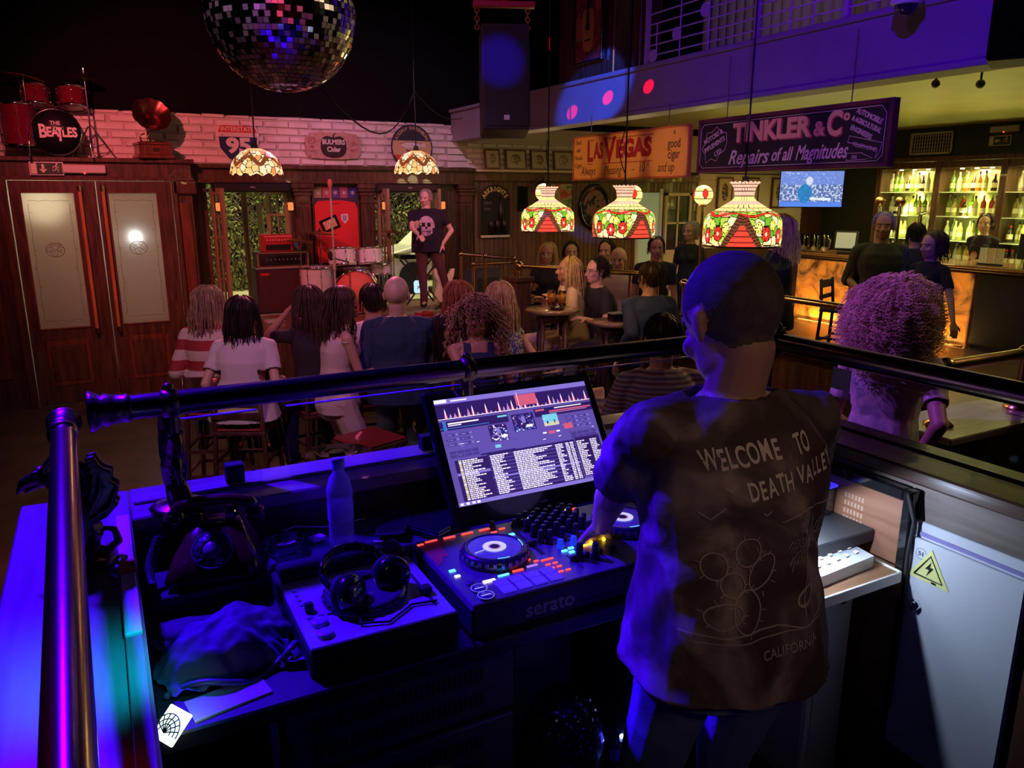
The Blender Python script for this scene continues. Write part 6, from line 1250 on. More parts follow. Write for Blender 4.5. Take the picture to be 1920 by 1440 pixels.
t = rail('brass_rail', (4.40, 5.2, 1.36), (4.40, 3.30, 1.36), (.02, .52, .98), 1.06, 'pinkish brass rail in front of the amber bar panels', .024, m='tube')
struct(G().box(4.34, 4.46, 3.2, 5.4, PF, 1.02, 0).bbox(4.24, 4.56, 3.2, 5.4, 1.02, 1.06, .005, 1).bbox(4.25, 4.5, 4.1, 4.32, 1.0, 1.13, .005, 0), 'trim_17', ['dark', 'darkh'])
t = rail('brass_rail', (3.93, 7.25, 1.36), (4.66, 5.82, 1.36), (.45, .98), PF, 'long brass rail with ball end running behind the seated couple', .024)
struct(G().bbox(3.84, 4.02, 7.16, 7.34, PF, 1.24, .01).bbox(3.81, 4.05, 7.13, 7.37, 1.20, 1.25, .006), 'trim_18', 'dark')
G().sph((0, 0, 0), .05, 16, 12).cyl((0, 0, -.13), (0, 0, 0), .02).build('ball_end', 'brass', t)
t = rail('brass_rail', (3.74, 8.35, 1.42), (4.30, 8.05, 1.37), (0, .45, .98), PF, 'short brass rail with three ball posts beside the stage', .02)
t = rail('brass_rail', (3.88, 8.30, 1.30), (4.36, 8.12, 1.32), (0, .98), PF, 'lower reddish brass rail beside the stage, behind the short upper one', .018, m='tube')
s = thing('water_glass', (3.0, 1.02, .966), 0, 'tumbler glass standing on the lower dark ledge at the right edge', 'glass')
G().lathe([(.0, .004), (.034, .004), (.040, .11), (.037, .11), (.031, .012), (0, .012)], 24, cap=False).build('tumbler', 'glass', s); G().lathe([(.0, .013), (.031, .013), (.034, .05), (0, .05)], 20).build('drink', mat('pink_drink', (.5, .25, .25), .2, trans=.5), s)
s = thing('blue_cloth', (3.12, .92, .966), 0, 'pale blue folded cloth on the lower ledge beside the tumbler', 'cloth'); G().bbox(-.06, .06, -.05, .05, 0, .03, .01).build('folded_layer', mat('cloth_pale_blue', (.25, .45, .55), .9), s); G().bbox(-.05, .06, -.04, .05, .03, .05, .008).build('upper_fold', MT['cloth_pale_blue'], s)
# ---- tables and stools
def table(loc, r, h, label, legs=4, m='dark', top=None):
    t = thing('round_pub_table', loc, .4, label, 'table')
    G().lathe([(0, h-.035), (r-.01, h-.035), (r, h-.028), (r, h-.005), (r-.008, h), (0, h)], 36).build('tabletop', top or wood('table_top_wood', (.20, .13, .07), (.30, .20, .11), .25, (2, 10, 10), .6), t)
    for k in range(legs): a = 2*math.pi*k/legs; G().tube([(r*.55*math.cos(a), r*.55*math.sin(a), h-.04), (r*.80*math.cos(a), r*.80*math.sin(a), 0)], [.024, .018], 8).build('leg', m, t)
    G().lathe([(r*.62, h-.11), (r*.64, h-.11), (r*.64, h-.035), (r*.62, h-.035)], 24, cap=False).build('apron', m, t); return t
table((3.53, 5.90, PF), .24, 1.01, 'round wooden table with beer glasses in front of the seated couple')
table((3.80, 5.32, PF), .20, .96, 'small round wooden table with black ashtray beside the man in dark blue shirt')
table((4.35, 5.55, PF), .26, .98, 'round table partly hidden behind the man in dark blue shirt')
table((1.13, 4.32, F0), .20, .86, 'low dark round table seen through the glass screen in front of the standing people', top=mat('table_black', (.03, .02, .02), .2))
table((1.75, 6.75, F0), .34, 1.12, 'round table between the seated women and the stage')
for x, y, lb in ((3.56, 5.97, 'beer glass nearest the woman on the round table'), (3.62, 5.88, 'beer glass nearest the man on the round table')):
    s = thing('beer_glass', (x, y, PF+1.01), 0, lb, 'beer glass', 'beer glasses on the round table'); G().lathe([(.0, .004), (.03, .004), (.041, .15), (.038, .15), (.028, .012), (0, .012)], 20, cap=False).build('glass', 'glass', s); G().lathe([(0, .013), (.028, .013), (.036, .12), (0, .12)], 20).build('beer', mat('beer', (.75, .28, .03), .1, trans=.4), s)
s = thing('table_ashtray', (3.52, 5.80, PF+1.01), 0, 'dark ashtray on the round table in front of the beer glasses', 'ashtray'); G().lathe([(0, 0), (.06, 0), (.07, .03), (.06, .03), (.05, .01), (0, .01)], 24).build('bowl', 'gloss', s); G().cyl((-.02, 0, .02), (.03, .01, .03), .004, n=6).build('stub', 'paper', s)
s = thing('black_ashtray', (3.80, 5.30, PF+.96), 0, 'square black ashtray on the small round table', 'ashtray'); G().bbox(-.06, .06, -.05, .05, 0, .07, .01).build('body', 'gloss', s); G().bbox(-.062, .062, -.052, .052, .06, .072, .003).build('rim', 'grey', s)
s = thing('plate_of_items', (1.11, 4.30, F0+.86), 0, 'shiny dark dish on the low table seen through the glass screen', 'dish'); G().lathe([(0, 0), (.08, 0), (.13, .02), (.125, .026), (.08, .01), (0, .01)], 30).build('dish', 'gloss', s); G().sph((0, 0, .02), (.05, .03, .015), 12, 8).build('contents', 'grey', s)
def bar_stool(loc, rz, label, group, seat_h=.72, back=True, m='dark', cushion='red_leather'):
    t = thing('bar_stool', loc, rz, label, 'bar stool', group); w_ = .19      # sitter faces +y
    G().bbox(-w_, w_, -w_, w_, seat_h-.05, seat_h-.02, .006).build('seat_frame', m, t)
    G().bbox(-w_+.01, w_-.01, -w_+.01, w_-.01, seat_h-.02, seat_h, .010).build('seat', 'leather', t)
    for sx in (-1, 1):
        for sy in (-1, 1):
            top = seat_h+.30 if sy < 0 and back else seat_h-.03
            pts = [(sx*.205, sy*.205, 0), (sx*.17, sy*.17, seat_h-.04)]+([(sx*.165, sy*.205, top)] if sy < 0 and back else [])
            G().tube(pts, .018, 6).build('leg', m, t)
    g = G()
    for z, f in ((.22, .195), (.42, .185)): g.box(-f, f, -f-.01, -f+.01, z, z+.025).box(-f, f, f-.01, f+.01, z, z+.025).box(-f-.01, -f+.01, -f, f, z+.03, z+.055).box(f-.01, f+.01, -f, f, z+.03, z+.055)
    g.build('stretchers', m, t)
    if back: G().bbox(-.17, .17, -.215, -.195, seat_h+.20, seat_h+.29, .006).bbox(-.17, .17, -.21, -.19, seat_h+.08, seat_h+.13, .005).build('backrest', m, t)
    return t
# ================================================================ PEOPLE
SK = [mat('skin_fair', (.60, .34, .25), .5, bump=.15, bscale=90), mat('skin_tan', (.48, .25, .17), .5, bump=.15, bscale=90), mat('skin_pale', (.68, .44, .36), .5, bump=.15, bscale=90)]
LIP = mat('lip_colour', (.42, .10, .09), .45); EYE = mat('eye_dark', (.03, .02, .02), .2); BROW = mat('brow_hair', (.07, .04, .025), .8)
def hairm(name, c): return mat('hair_'+name, c, .5, spec=.35, var=.35, vscale=30)
HAIR = dict(brown=hairm('brown', (.07, .035, .02)), dark=hairm('dark', (.02, .012, .010)), blonde=hairm('blonde', (.52, .36, .17)), dirty=hairm('dirty_blonde', (.34, .22, .12)), red=hairm('reddish', (.30, .10, .04)), grey=hairm('grey', (.30, .27, .25)), stub=mat('cropped_hair', (.15, .115, .10), .85, bump=.8, bscale=300, var=.3, vscale=40))
def ik(a, t, l1, l2, pole):
    a = V(a); t = V(t); d = t-a; L = d.length; L2 = min(L, (l1+l2)*.995); d = d/max(L, 1e-6); t = a+d*L2
    x = (l1*l1-l2*l2+L2*L2)/(2*L2); h = math.sqrt(max(0, l1*l1-x*x)); p = V(pole)-d*V(pole).dot(d); p.normalize(); return a+d*x+p*h, t
def cap(g, a, b, r0, r1, n=12, T=None): g.cyl(a, b, r0, r1, n=n, T=T); g.sph(a, r0, n, 8, T=T); g.sph(b, r1, n, 8, T=T)
def loft(g, secs, n=22, e=2.4):
    vs = []
    for c, u, v, a, b in secs:
        for k in range(n):
            t = 2*math.pi*k/n; cx, sx = math.cos(t), math.sin(t); x = abs(cx)**(2/e)*(1 if cx > 0 else -1)*a; y = abs(sx)**(2/e)*(1 if sx > 0 else -1)*b; vs.append(c+u*x+v*y)
    m = len(secs); g.add(vs, [(k*n+i, k*n+(i+1) % n, (k+1)*n+(i+1) % n, (k+1)*n+i) for k in range(m-1) for i in range(n)]+[tuple(range(n-1, -1, -1)), tuple(range((m-1)*n, m*n))], 0, True)
def hand(g, w, d, up, s, curl=.5, left=False):
    # w wrist, d forearm direction, up = back of the hand
    d = d.normalized(); up = (up-d*up.dot(d)).normalized(); sd = d.cross(up)*(-1 if left else 1)
    p0 = w+d*.012*s; p1 = w+d*.085*s
    for k in range(4):
        o = sd*(.030-.020*k)*s; cap(g, p0+o*.6, p1+o, .0155*s, .0125*s, 8)
    for k, (L, o) in enumerate(((.072, .031), (.080, .011), (.074, -.010), (.058, -.030))):
        b = p1+sd*o*s; a1 = curl*(.5+.08*k); a2 = curl*(1.2+.1*k)
        q1 = b+(d*math.cos(a1)-up*math.sin(a1)+sd*o*1.2)*L*.45*s; q2 = q1+(d*math.cos(a1+a2*.6)-up*math.sin(a1+a2*.6))*L*.32*s; q3 = q2+(d*math.cos(a1+a2)-up*math.sin(a1+a2))*L*.25*s
        cap(g, b, q1, .0092*s, .0085*s, 8); cap(g, q1, q2, .0085*s, .0078*s, 8); cap(g, q2, q3, .0078*s, .0066*s, 8)
    b = w+d*.030*s+sd*.028*s; q1 = b+(d*.55+sd*.75-up*.25).normalized()*.036*s; q2 = q1+(d*.85+sd*.35-up*.35).normalized()*.030*s
    cap(g, b, q1, .0125*s, .010*s, 8); cap(g, q1, q2, .010*s, .0085*s, 8)
def strands(g, H, s, style, n, L, curl, rnd, rad=.0035, front=62, seg=14, wide=1.0, floor=None):
    # H head matrix, local y is the face side, z up
    if style == 'curly':
        for _ in range(n):
            while True:
                d = V((rnd.gauss(0, 1), rnd.gauss(0, 1), rnd.gauss(.25, 1))).normalized()
                if not (d.y > .45 and d.z < .45) and d.z > -.75 and not (d.z < -.2 and d.y > .1): break
            out = rnd.uniform(.035, .085)*(L/.24)**.3; drop = L*rnd.uniform(.35, 1.0)*(1.0 if d.y < .3 else .6); ph_ = rnd.uniform(0, 6.28); a1 = d.orthogonal().normalized(); a2 = d.cross(a1); pts = []; j = V((rnd.gauss(0, .012), rnd.gauss(0, .012), 0))
            b0 = V((d.x*.084, d.y*.098-.018, d.z*.090+.03))
            for k in range(seg+1):
                t = k/seg; e = out*(1-(1-t)**2); q = b0+d*e+V((d.x*.03*t, d.y*.02*t-.012*t, 0))+j*t-V((0, 0, drop*t**1.6)); a = ph_+t*curl[1]*.55; q += (V((math.cos(a), math.sin(a), .5*math.sin(a+1))))*curl[0]*min(1, k/4)*(.7+.3*math.sin(t*9))
                pts.append(H @ (q*s))
            g.tube(pts, [rad*s*(1.1-.5*k/seg) for k in range(seg+1)], 4, cap=False)
        return
    for _ in range(n):
        th0 = R(rnd.uniform(4, 85)); az = rnd.uniform(0, 360)
        if abs((az-90+180) % 360-180) < front and th0 > R(38): continue
        az_ = R(az); pts = []; phs = rnd.uniform(0, 6.28); fr = rnd.uniform(.85, 1.2); Ls = L*rnd.uniform(.75, 1.05); l = 0; step = (Ls+.08)/seg; th = th0; z = None; fl = rnd.uniform(.0, 1)
        if abs((az-90+180) % 360-180) < front: az_ = R(90+(front+rnd.uniform(0, 14))*(1 if (az-90+180) % 360-180 > 0 else -1)); 
        ax, ay, azz = .086*wide, .104*wide, .096; lay = rnd.uniform(.94, 1.09)
        for k in range(seg+1):
            if th < R(100): p = V((ax*math.sin(th)*math.cos(az_), ay*math.sin(th)*math.sin(az_)-.016, azz*math.cos(th)+.030))*lay; th += step/.095; z = p.z; base = p
            else: z -= step; f = 1+fl*.25*wide*min(1, (base.z-z)/.12); p = V((base.x*f, base.y*f-.01*(base.z-z), z))
            a = k*step*curl[1]*fr+phs; amp = curl[0]*min(1, k/3); q = p+V((math.cos(a)*math.sin(az_), math.cos(a)*math.cos(az_), math.sin(a)*.7))*amp*(.6+.6*fl)
            q = H @ (q*s); 
            if floor is not None and q.z < floor: q.z = floor
            pts.append(q)
        g.tube(pts, [rad*s*(1-.45*k/seg) for k in range(seg+1)], 4, cap=False)
PEOPLE = {}
def person(label, head, floor, yaw, H=1.72, seat=None, lean=8, side=0, hy=0, hp=0, hr=0, build='f', skin=0, top='tee', topm=None, legm=None, sleeve='short', hair=('long', 'brown', .28, (.004, 30)), handL=None, handR=None, poleL=None, poleR=None, feet=None, fat=1.0, vs=.0085, nstr=220, bald=None, glasses=False, skirt=False, curl=.5, group=None, knee=None, wr=.006, shoes='black', hk=1.06, hemk=1, twist=0):
    s = H/1.75; m = build == 'm'; rnd = random.Random(label)
    Tz = lambda v: V(v)*s
    # pelvis origin, then move so that the head top lands on `head`
    zp = (seat+.09*s) if seat is not None else .93*s
    ln, sd_ = R(lean), R(side); ax = V((math.sin(sd_), math.sin(ln), math.cos(ln)*math.cos(sd_))).normalized()
    P = V((0, 0, zp)); bend = V((0, .018*s, 0)) if lean > 4 else V()
    tw = Matrix.Rotation(R(twist), 3, 'Z'); U0 = V((1, 0, 0)); U1 = tw @ U0; U1 = (U1-ax*U1.dot(ax)).normalized(); V1 = ax.cross(U1)
    N = P+ax*.52*s
    sh = .182*s if m else .158*s; sh *= .5+.5*fat
    SL = N-ax*.080*s-U1*sh; SR = N-ax*.080*s+U1*sh
    hd = (ax*.6+V((0, 0, .4))).normalized(); HC = N+hd*.068*s+V((0, math.sin(R(max(0, hp)))*.05*s, -math.sin(R(max(0, hp)))*.02*s)); Hm = Euler((R(-hp), R(hr), R(hy)), 'XYZ').to_matrix()
    Hm = (Matrix.Rotation(R(hy+twist), 3, 'Z') @ Matrix.Rotation(R(-hp), 3, 'X') @ Matrix.Rotation(R(hr), 3, 'Y'))
    HC = HC+V((0, 0, .072*s)); topz = HC.z+.125*s
    # root
    cy, sy = math.cos(R(-yaw)), math.sin(R(-yaw)); off = V((HC.x*cy-HC.y*sy, HC.x*sy+HC.y*cy, 0))
    loc = V((head[0]-off.x, head[1]-off.y, floor))
    def L2(p): p = V(p)-loc; return V((p.x*cy+p.y*sy, -p.x*sy+p.y*cy, p.z))   # world point to local
    Hmat = Matrix.Translation(HC) @ Hm.to_4x4()
    # arms
    la, lf = .285*s, .25*s
    dl = lambda sgn: P+V((sgn*.20*s, .20*s, .18*s)) if seat is not None else P+V((sgn*.26*s, .06*s, -.10*s))
    tL = L2(handL) if handL else dl(-1); tR = L2(handR) if handR else dl(1)
    EL, WL = ik(SL, tL, la, lf, poleL or (-.28, -.55, -1)); ER, WR = ik(SR, tR, la, lf, poleR or (.28, -.55, -1))
    # legs
    hw = .09*s; HL = P+V((-hw, 0, -.03*s)); HR = P+V((hw, 0, -.03*s))
    if seat is not None:
        kd = knee or .12; KL = HL+V((-kd*s, .40*s, -.03*s)); KR = HR+V((kd*s, .40*s, -.03*s)); fz = max(.09, seat-.38)
        AL = KL+V((0, -.06*s, -.38*s)); AR = KR+V((0, -.06*s, -.38*s))
        if feet: AL, AR = L2(feet[0]), L2(feet[1])
    else:
        AL = V((-.10*s, -.02*s, .085*s)); AR = V((.10*s, .02*s, .085*s))
        if feet: AL, AR = L2(feet[0]), L2(feet[1])
        KL, AL = ik(HL, AL, .43*s, .43*s, (-.1, 1, 0)); KR, AR = ik(HR, AR, .43*s, .43*s, (.1, 1, 0))
    def torso(g, e, z0=-.13, z1=1.03, hem=0):
        W = (.158, .150, .150, .168,   .162, .110, .062) if m else (.168, .140, .126, .142, .138, .095, .055); D = (.115, .112, .112, .122, .108, .082, .058) if m else (.122, .106, .096, .108, .094, .075, .052)
        ts = (-.10, .18, .42, .64, .80, .93, 1.00); secs = []
        for i, t in enumerate(ts):
            c = P+ax*t*.52*s+bend*math.sin(math.pi*max(0, min(1, t)))*(-1); f = t if t > 0 else 0; u = U0.lerp(U1, f).normalized(); v = V((0, 1, 0)).lerp(V1, f).normalized()
            q = fat if i < 5 else 1; a = (W[i]*q+e+(hem if i == 0 else hem*.6 if i == 1 else 0))*s; b = (D[i]*q+e*.8+(hem if i == 0 else hem*.6 if i == 1 else 0))*s
            if t <= z1: secs.append((c, u, v, a, b))
        if hem and seat is None: c, u, v, a, b = secs[0]; secs.insert(0, (c-ax*.07*s*hemk, u, v, a, b))
        loft(g, secs)
        for S_ in (SL, SR): g.sph(S_, (.050*s*(1 if m else .86)+e*.45*s,)*3, 14, 10); cap(g, N-ax*.025*s+(S_-N)*.18, S_+ax*.012*s, .044*s*(1 if m else .85)+e*.45*s, .040*s*(1 if m else .85)+e*.45*s)
        if not m:
            for x in (-.062, .062): g.sph(P+ax*.34*s+U1*x*s*fat+V1*(.085*s*fat), ((.058+e*.6)*s, (.050+e*.6)*s, (.060+e*.6)*s), 12, 8)
    # --- body, one continuous surface
    g = G(); torso(g, -.006 if top != 'none' else 0)
    k_ = 1.0 if m else .84
    for A, B, C in ((SL, EL, WL), (SR, ER, WR)):
        cap(g, A, B, .050*s*k_, .037*s*k_); cap(g, B, C, .039*s*k_, .025*s*k_)
    hand(g, WL, (WL-EL), V((-.3, .1, 1)), s*(1 if m else .9), curl, True); hand(g, WR, (WR-ER), V((.3, .1, 1)), s*(1 if m else .9), curl, False)
    for A, B, C in ((HL, KL, AL), (HR, KR, AR)):
        cap(g, A, B, .080*s*(fat*.5+.5), .052*s); cap(g, B, C, .050*s, .036*s)
        fd = V((0, 1, 0)); cap(g, C+V((0, -.02*s, -.035*s)), C+V((0, .14*s, -.05*s)), .034*s, .026*s)
    nb = N-ax*.01*s; cap(g, nb, Hmat @ (V((0, -.022, -.06))*s), .055*s*(1.08 if m else .88), .053*s*(1.08 if m else .86), 14)
    hs = s*hk
    def HS(c, r, n=14, mm=10): g.sph(V(c)*hs, tuple(q*hs for q in ((r,)*3 if not isinstance(r, tuple) else r)), n, mm, T=Hmat)
    HS((0, -.014, .030), (.078, .097, .090), 24, 18); HS((0, .024, -.030), (.060, .064, .080), 20, 14); HS((0, .054, -.082), (.030, .030, .024)); HS((-.032, .024, -.060), (.026, .046, .034)); HS((.032, .024, -.060), (.026, .046, .034)); cap(g, N+V((0, .02*s, 0)), Hmat @ (V((0, .012, -.068))*s), .046*s*(1.0 if m else .85), .044*s*(1.0 if m else .85), 14)
    HS((-.036, .062, -.024), (.026, .022, .022)); HS((.036, .062, -.024), (.026, .022, .022)); HS((0, .072, .028), (.048, .016, .013)); HS((0, .078, -.062), (.027, .014, .010)); HS((0, .079, -.074), (.020, .012, .008))
    cap(g, V((0, .084, .012))*hs, V((0, .106, -.028))*hs, .007*hs, .0125*hs, 10, Hmat); HS((-.011, .092, -.034), .009, 8, 6); HS((.011, .092, -.034), .009, 8, 6)
    for x in (-1, 1):
        HS((x*.030, .072, .004), (.0135, .011, .010), 10, 8)
        g.sph(V((x*.079, -.008, -.006))*hs, (.009*hs, .018*hs, .029*hs), 10, 8, T=Hmat, rot=Matrix.Rotation(R(18)*x, 3, 'Z')); g.sph(V((x*.084, -.018, .004))*hs, (.007*hs, .010*hs, .020*hs), 8, 6, T=Hmat)
    root = voxel(g, 'person', [SK[skin], LIP, EYE, BROW, HAIR['stub']], None, vs, 1 if vs > .006 else 5)
    root.location = loc; root.rotation_euler = (0, 0, R(-yaw)); tag(root, label, 'person', group)
    me = root.data; Hi = Hmat.inverted(); inv = 1/hs
    for f in me.polygons:
        q = (Hi @ f.center)*inv
        if q.length < .16:
            mi = 0
            if q.y > .066 and abs(q.x) < .021 and -.072 < q.z < -.056: mi = 1
            elif q.y > .066 and (abs(q.x)-.030)**2/.00011+(q.z-.004)**2/.00002 < 1: mi = 2
            elif q.y > .062 and .014 < abs(q.x) < .048 and abs(q.z-.024+abs(abs(q.x)-.03)*.2) < .0042: mi = 3
            elif bald == 'stub' and q.z > -.055 and q.y < .028+q.z*.35-.03*max(0, .02-q.z)*20 and not (abs(q.x) > .072 and q.y > -.03 and q.z < .03) and not (q.z > .085 and q.y > .0): mi = 4
            f.material_index = mi
    me.update()
    # --- clothes
    def wrinkle(o, amp, sc=(9, 9, 4)):
        mm = o.data; nr = [v.normal.copy() for v in mm.vertices]
        for v, n_ in zip(mm.vertices, nr):
            c = v.co; q = noise.noise(V((c.x*sc[0], c.y*sc[1], c.z*sc[2]+seed_)))+.5*noise.noise(V((c.x*22, c.y*22, c.z*9)))+.9*(.5-abs(noise.noise(V((c.x*5+c.z*7, c.y*5, c.z*6-c.x*5)))))-.3
            v.co += n_*(amp*q)
        mm.update()
    seed_ = rnd.uniform(0, 50)
    if top != 'none':
        g = G(); e = .012 if top != 'loose' else .024
        if top == 'tank':
            W2 = G(); secs = []
            torso_s = G(); torso(torso_s, .010, hem=.006); 
            g = torso_s
        else: torso(g, e, hem=.012 if top != 'loose' else .03)
        cap(g, N-ax*.035*s, N+hd*.012*s, .060*s, .060*s, 14)
        if sleeve != 'none':
            for A, B, C in ((SL, EL, WL), (SR, ER, WR)):
                f = {'short': .62, 'cap': .35, 'long': 1, 'rolled': 1}[sleeve]; q = A.lerp(B, f); ex = .016 if top != 'loose' else .024
                cap(g, A, q, (.047*k_+ex*.7)*s, (.045*k_+ex*.75)*s)
                if sleeve in ('long', 'rolled'): f2 = .92 if sleeve == 'long' else .25; cap(g, B, B.lerp(C, f2), (.044*k_+ex*.8)*s, (.034*k_+ex*.6)*s)
        o = voxel(g, 'shirt', [topm], root, vs*1.05, 2); wrinkle(o, wr*s)
        PEOPLE[label] = (root, o, Hmat, P, ax, N, s)
        if top == 'tank':     # cut neckline and shoulders away
            bm = bmesh_new(o.data); zc = N
            dele = [f for f in bm.faces if (lambda c: ((c-N).dot(ax) > -.10*s and abs((c-N).dot(U1)) > .098*s) or ((c-N).dot(ax) > -.075*s and abs((c-N).dot(U1)) < .055*s) or (c-N).dot(ax) > -.022*s)(f.calc_center_median())]
            bmesh.ops.delete(bm, geom=dele, context='FACES'); bm.to_mesh(o.data); bm.free(); q = o.modifiers.new('t', 'SOLIDIFY'); q.thickness = .004
        else:
            bm = bmesh_new(o.data); dele = []
            cuts = []
            if sleeve != 'none':
                for A, B, C in ((SL, EL, WL), (SR, ER, WR)):
                    if sleeve in ('short', 'cap'): f = {'short': .60, 'cap': .33}[sleeve]; cuts.append((A.lerp(B, f+.04), (B-A).normalized(), .11*s))
                    else: f2 = .90 if sleeve == 'long' else .22; cuts.append((B.lerp(C, f2), (C-B).normalized(), .10*s))
            for f in bm.faces:
                c = f.calc_center_median()
                if (c-N).dot(hd) > -.004*s and (c-N).length < .11*s: dele.append(f); continue
                if (c-P).dot(ax) < -.105*s and seat is None and abs((c-P).dot(V((1, 0, 0)))) < .3*s and (c-P).length < .33*s and min((c-WL).length, (c-WR).length) > .14: dele.append(f); continue
                for q, dn, rr in cuts:
                    if (c-q).dot(dn) > 0 and (c-q).length < rr: dele.append(f); break
            bmesh.ops.delete(bm, geom=dele, context='FACES'); bm.to_mesh(o.data); bm.free(); q = o.modifiers.new('t', 'SOLIDIFY'); q.thickness = .004
    g = G()
    if skirt:
        cap(g, P, P+V((0, 0, -.05*s)), .16*s, .17*s)
        for A, B in ((HL, KL), (HR, KR)): cap(g, A, A.lerp(B, .95), .105*s, .085*s)
    else:
        loft(g, [(P+V((0, 0, -.10*s)), V((1, 0, 0)), V((0, 1, 0)), .165*s*fat, .125*s*fat), (P, V((1, 0, 0)), V((0, 1, 0)), .170*s*fat, .128*s*fat), (P+ax*.09*s, V((1, 0, 0)), V((0, 1, 0)), .152*s*fat, .116*s*fat)])
        for A, B, C in ((HL, KL, AL), (HR, KR, AR)): cap(g, A, B, .094*s*(fat*.5+.5), .066*s); cap(g, B, B.lerp(C, .97), .064*s, .054*s)
    o = voxel(g, 'skirt' if skirt else 'trousers', [legm], root, vs*1.15, 1); wrinkle(o, .005*s, (7, 7, 7))
    for C in (AL, AR):
        g = G(); g.sph(C+V((0, -.02*s, -.045*s)), (.042*s, .055*s, .040*s), 12, 8); g.sph(C+V((0, .085*s, -.055*s)), (.045*s, .105*s, .032*s), 14, 8); voxel(g, 'shoe', [shoes], root, .008, 1)
    # --- hair
    if hair:
        st, hc, L, cl = hair[:4]; g = G(); hm = HAIR[hc] if isinstance(hc, str) else hc
        g.sph(V((0, -.022, .040))*hs, ((.084 if st == 'short' else .090)*hs, .098*hs, .091*hs), 20, 14, T=Hmat)
        if st != 'short':
            g.sph(V((0, -.045, -.015))*hs, (.080*hs, .072*hs, .085*hs), 16, 12, T=Hmat)
            HB = Matrix.Translation(HC)
            Ld = max(.06, (L-.05)*(.55 if st == 'curly' else 1)); bx = .074
            c0 = HC+(Hm @ (V((0, -.048, -.03))*hs))
            secs = []
            for k in range(6):
                t = k/5; c = c0+V((0, -.02*t, -Ld*t)); u = Hm @ V((1, 0, 0)); u.z = 0; u.normalize(); v = V((0, 0, 1)).cross(u); w_ = (bx+.012*math.sin(t*3))*(1-.35*t**3); secs.append((c, u, v, w_*hs, (.052-.018*t)*hs*(1.1 if st == 'curly' else 1)))
            loft(g, secs[::-1], 16, 2)
        elif L > .02: g.sph(V((0, -.05, -.01))*hs, (.074*hs, .058*hs, .065*hs), 14, 10, T=Hmat)
        o = voxel(g, 'hair', [hm], root, vs, 1)
        for v in o.data.vertices:   # keep the face clear
            q = (Hi @ v.co)*inv; lim = .042 if q.z > .075 else .030
            if q.y > lim and q.z > -.12: q.y = lim+(q.y-lim)*.12; q.x *= .99; v.co = Hmat @ (q*hs)
            elif st == 'short' and abs(q.x) > .06 and q.z < .0 and q.y > -.03: q.x *= .90; v.co = Hmat @ (q*hs)
        g = G(); Hup = Matrix.Translation(HC) @ (Matrix.Rotation(math.atan2(-Hm[0][1], Hm[1][1]), 4, 'Z') if st != 'short' else Hm.to_4x4())
        n_big = nstr > 2000
        if st != 'short': strands(g, Hup if abs(hp) < 12 else Hmat if L < .1 else Hup, hs, st, nstr, L, cl, rnd, rad=.0042 if vs > .007 else (.0015 if n_big else .0026), wide=1.10 if st != 'curly' else 1.12, seg=16 if st != 'curly' else 30)
        else: strands(g, Hmat, hs, st, nstr, L, cl, rnd, rad=.0030, seg=5, front=58)
        if g.v: sob = g.build('hair_strands', [hm], o)
    if glasses:
        g = G()
        for x in (-.031, .031): g.tube([V((x+.021*math.cos(R(a)), .094, .004+.015*math.sin(R(a))))*hs for a in range(0, 361, 30)], .0018, 5, T=Hmat, cap=False)
        for x in (-1, 1): g.tube([V((x*.052, .094, .006))*hs, V((x*.076, .07, .008))*hs, V((x*.084, -.01, .006))*hs], .0018, 5, T=Hmat)
        g.tube([V((-.010, .095, .006))*hs, V((.010, .095, .006))*hs], .0016, 5, T=Hmat); g.build('glasses', 'gloss', root)
    return root
import bmesh
def bmesh_new(me): bm = bmesh.new(); bm.from_mesh(me); return bm
# clothes
jeans = mat('blue_jeans', (.08, .11, .20), .85, bump=.3, bscale=200, var=.25, vscale=9); darkj = mat('dark_jeans', (.03, .035, .06), .85, bump=.3, bscale=200); blk = mat('black_cloth', (.018, .016, .024), .85); navy = mat('navy_cloth', (.02, .035, .10), .8); whitec = mat('white_cloth', (.62, .55, .55), .8); maroonc = mat('maroon_trousers', (.07, .02, .025), .8)
striped = stripes('red_white_knit', [(.34, .03, .035), (.62, .50, .42)], .150); pinkc = mat('pale_pink_cloth', (.66, .50, .46), .8); beige = mat('beige_knit', (.60, .48, .34), .9, bump=.5, bscale=120)
floral = blotch('blue_floral_cloth', (.03, .05, .28), (.06, .09, .38), (.62, .58, .55), 38, .8, 1.5, .50, .56); plaid = stripes('plaid_cloth', [(.30, .24, .34), (.12, .10, .22), (.34, .28, .36), (.16, .06, .12)], .05, 2); greyc = mat('dark_grey_cloth', (.07, .065, .08), .85)
tiedye = blotch('tie_dye_cloth', (.085, .050, .050), (.155, .115, .105), (.40, .33, .29), 5.0, .85, 1.1, .42, .64); denim = blotch('pale_denim', (.34, .33, .30), (.50, .46, .40), (.66, .58, .46), 14, .85, .6, .4, .6)
def seat_for(loc, rz, z, label, sh=.8):
    return bar_stool((loc[0], loc[1], z), R(-rz), label, None, sh)
def seated(label, head, floor, yaw, sh, stool=None, **k):
    if floor == F0: k['H'] = k.get('H', 1.72)*1.10; sh -= .085
    p = person(label, head, floor, yaw, seat=sh, **k)
    if stool: bar_stool(tuple(p.location), R(-yaw), stool, 'wooden bar stools with red seats', sh, True)
    return p
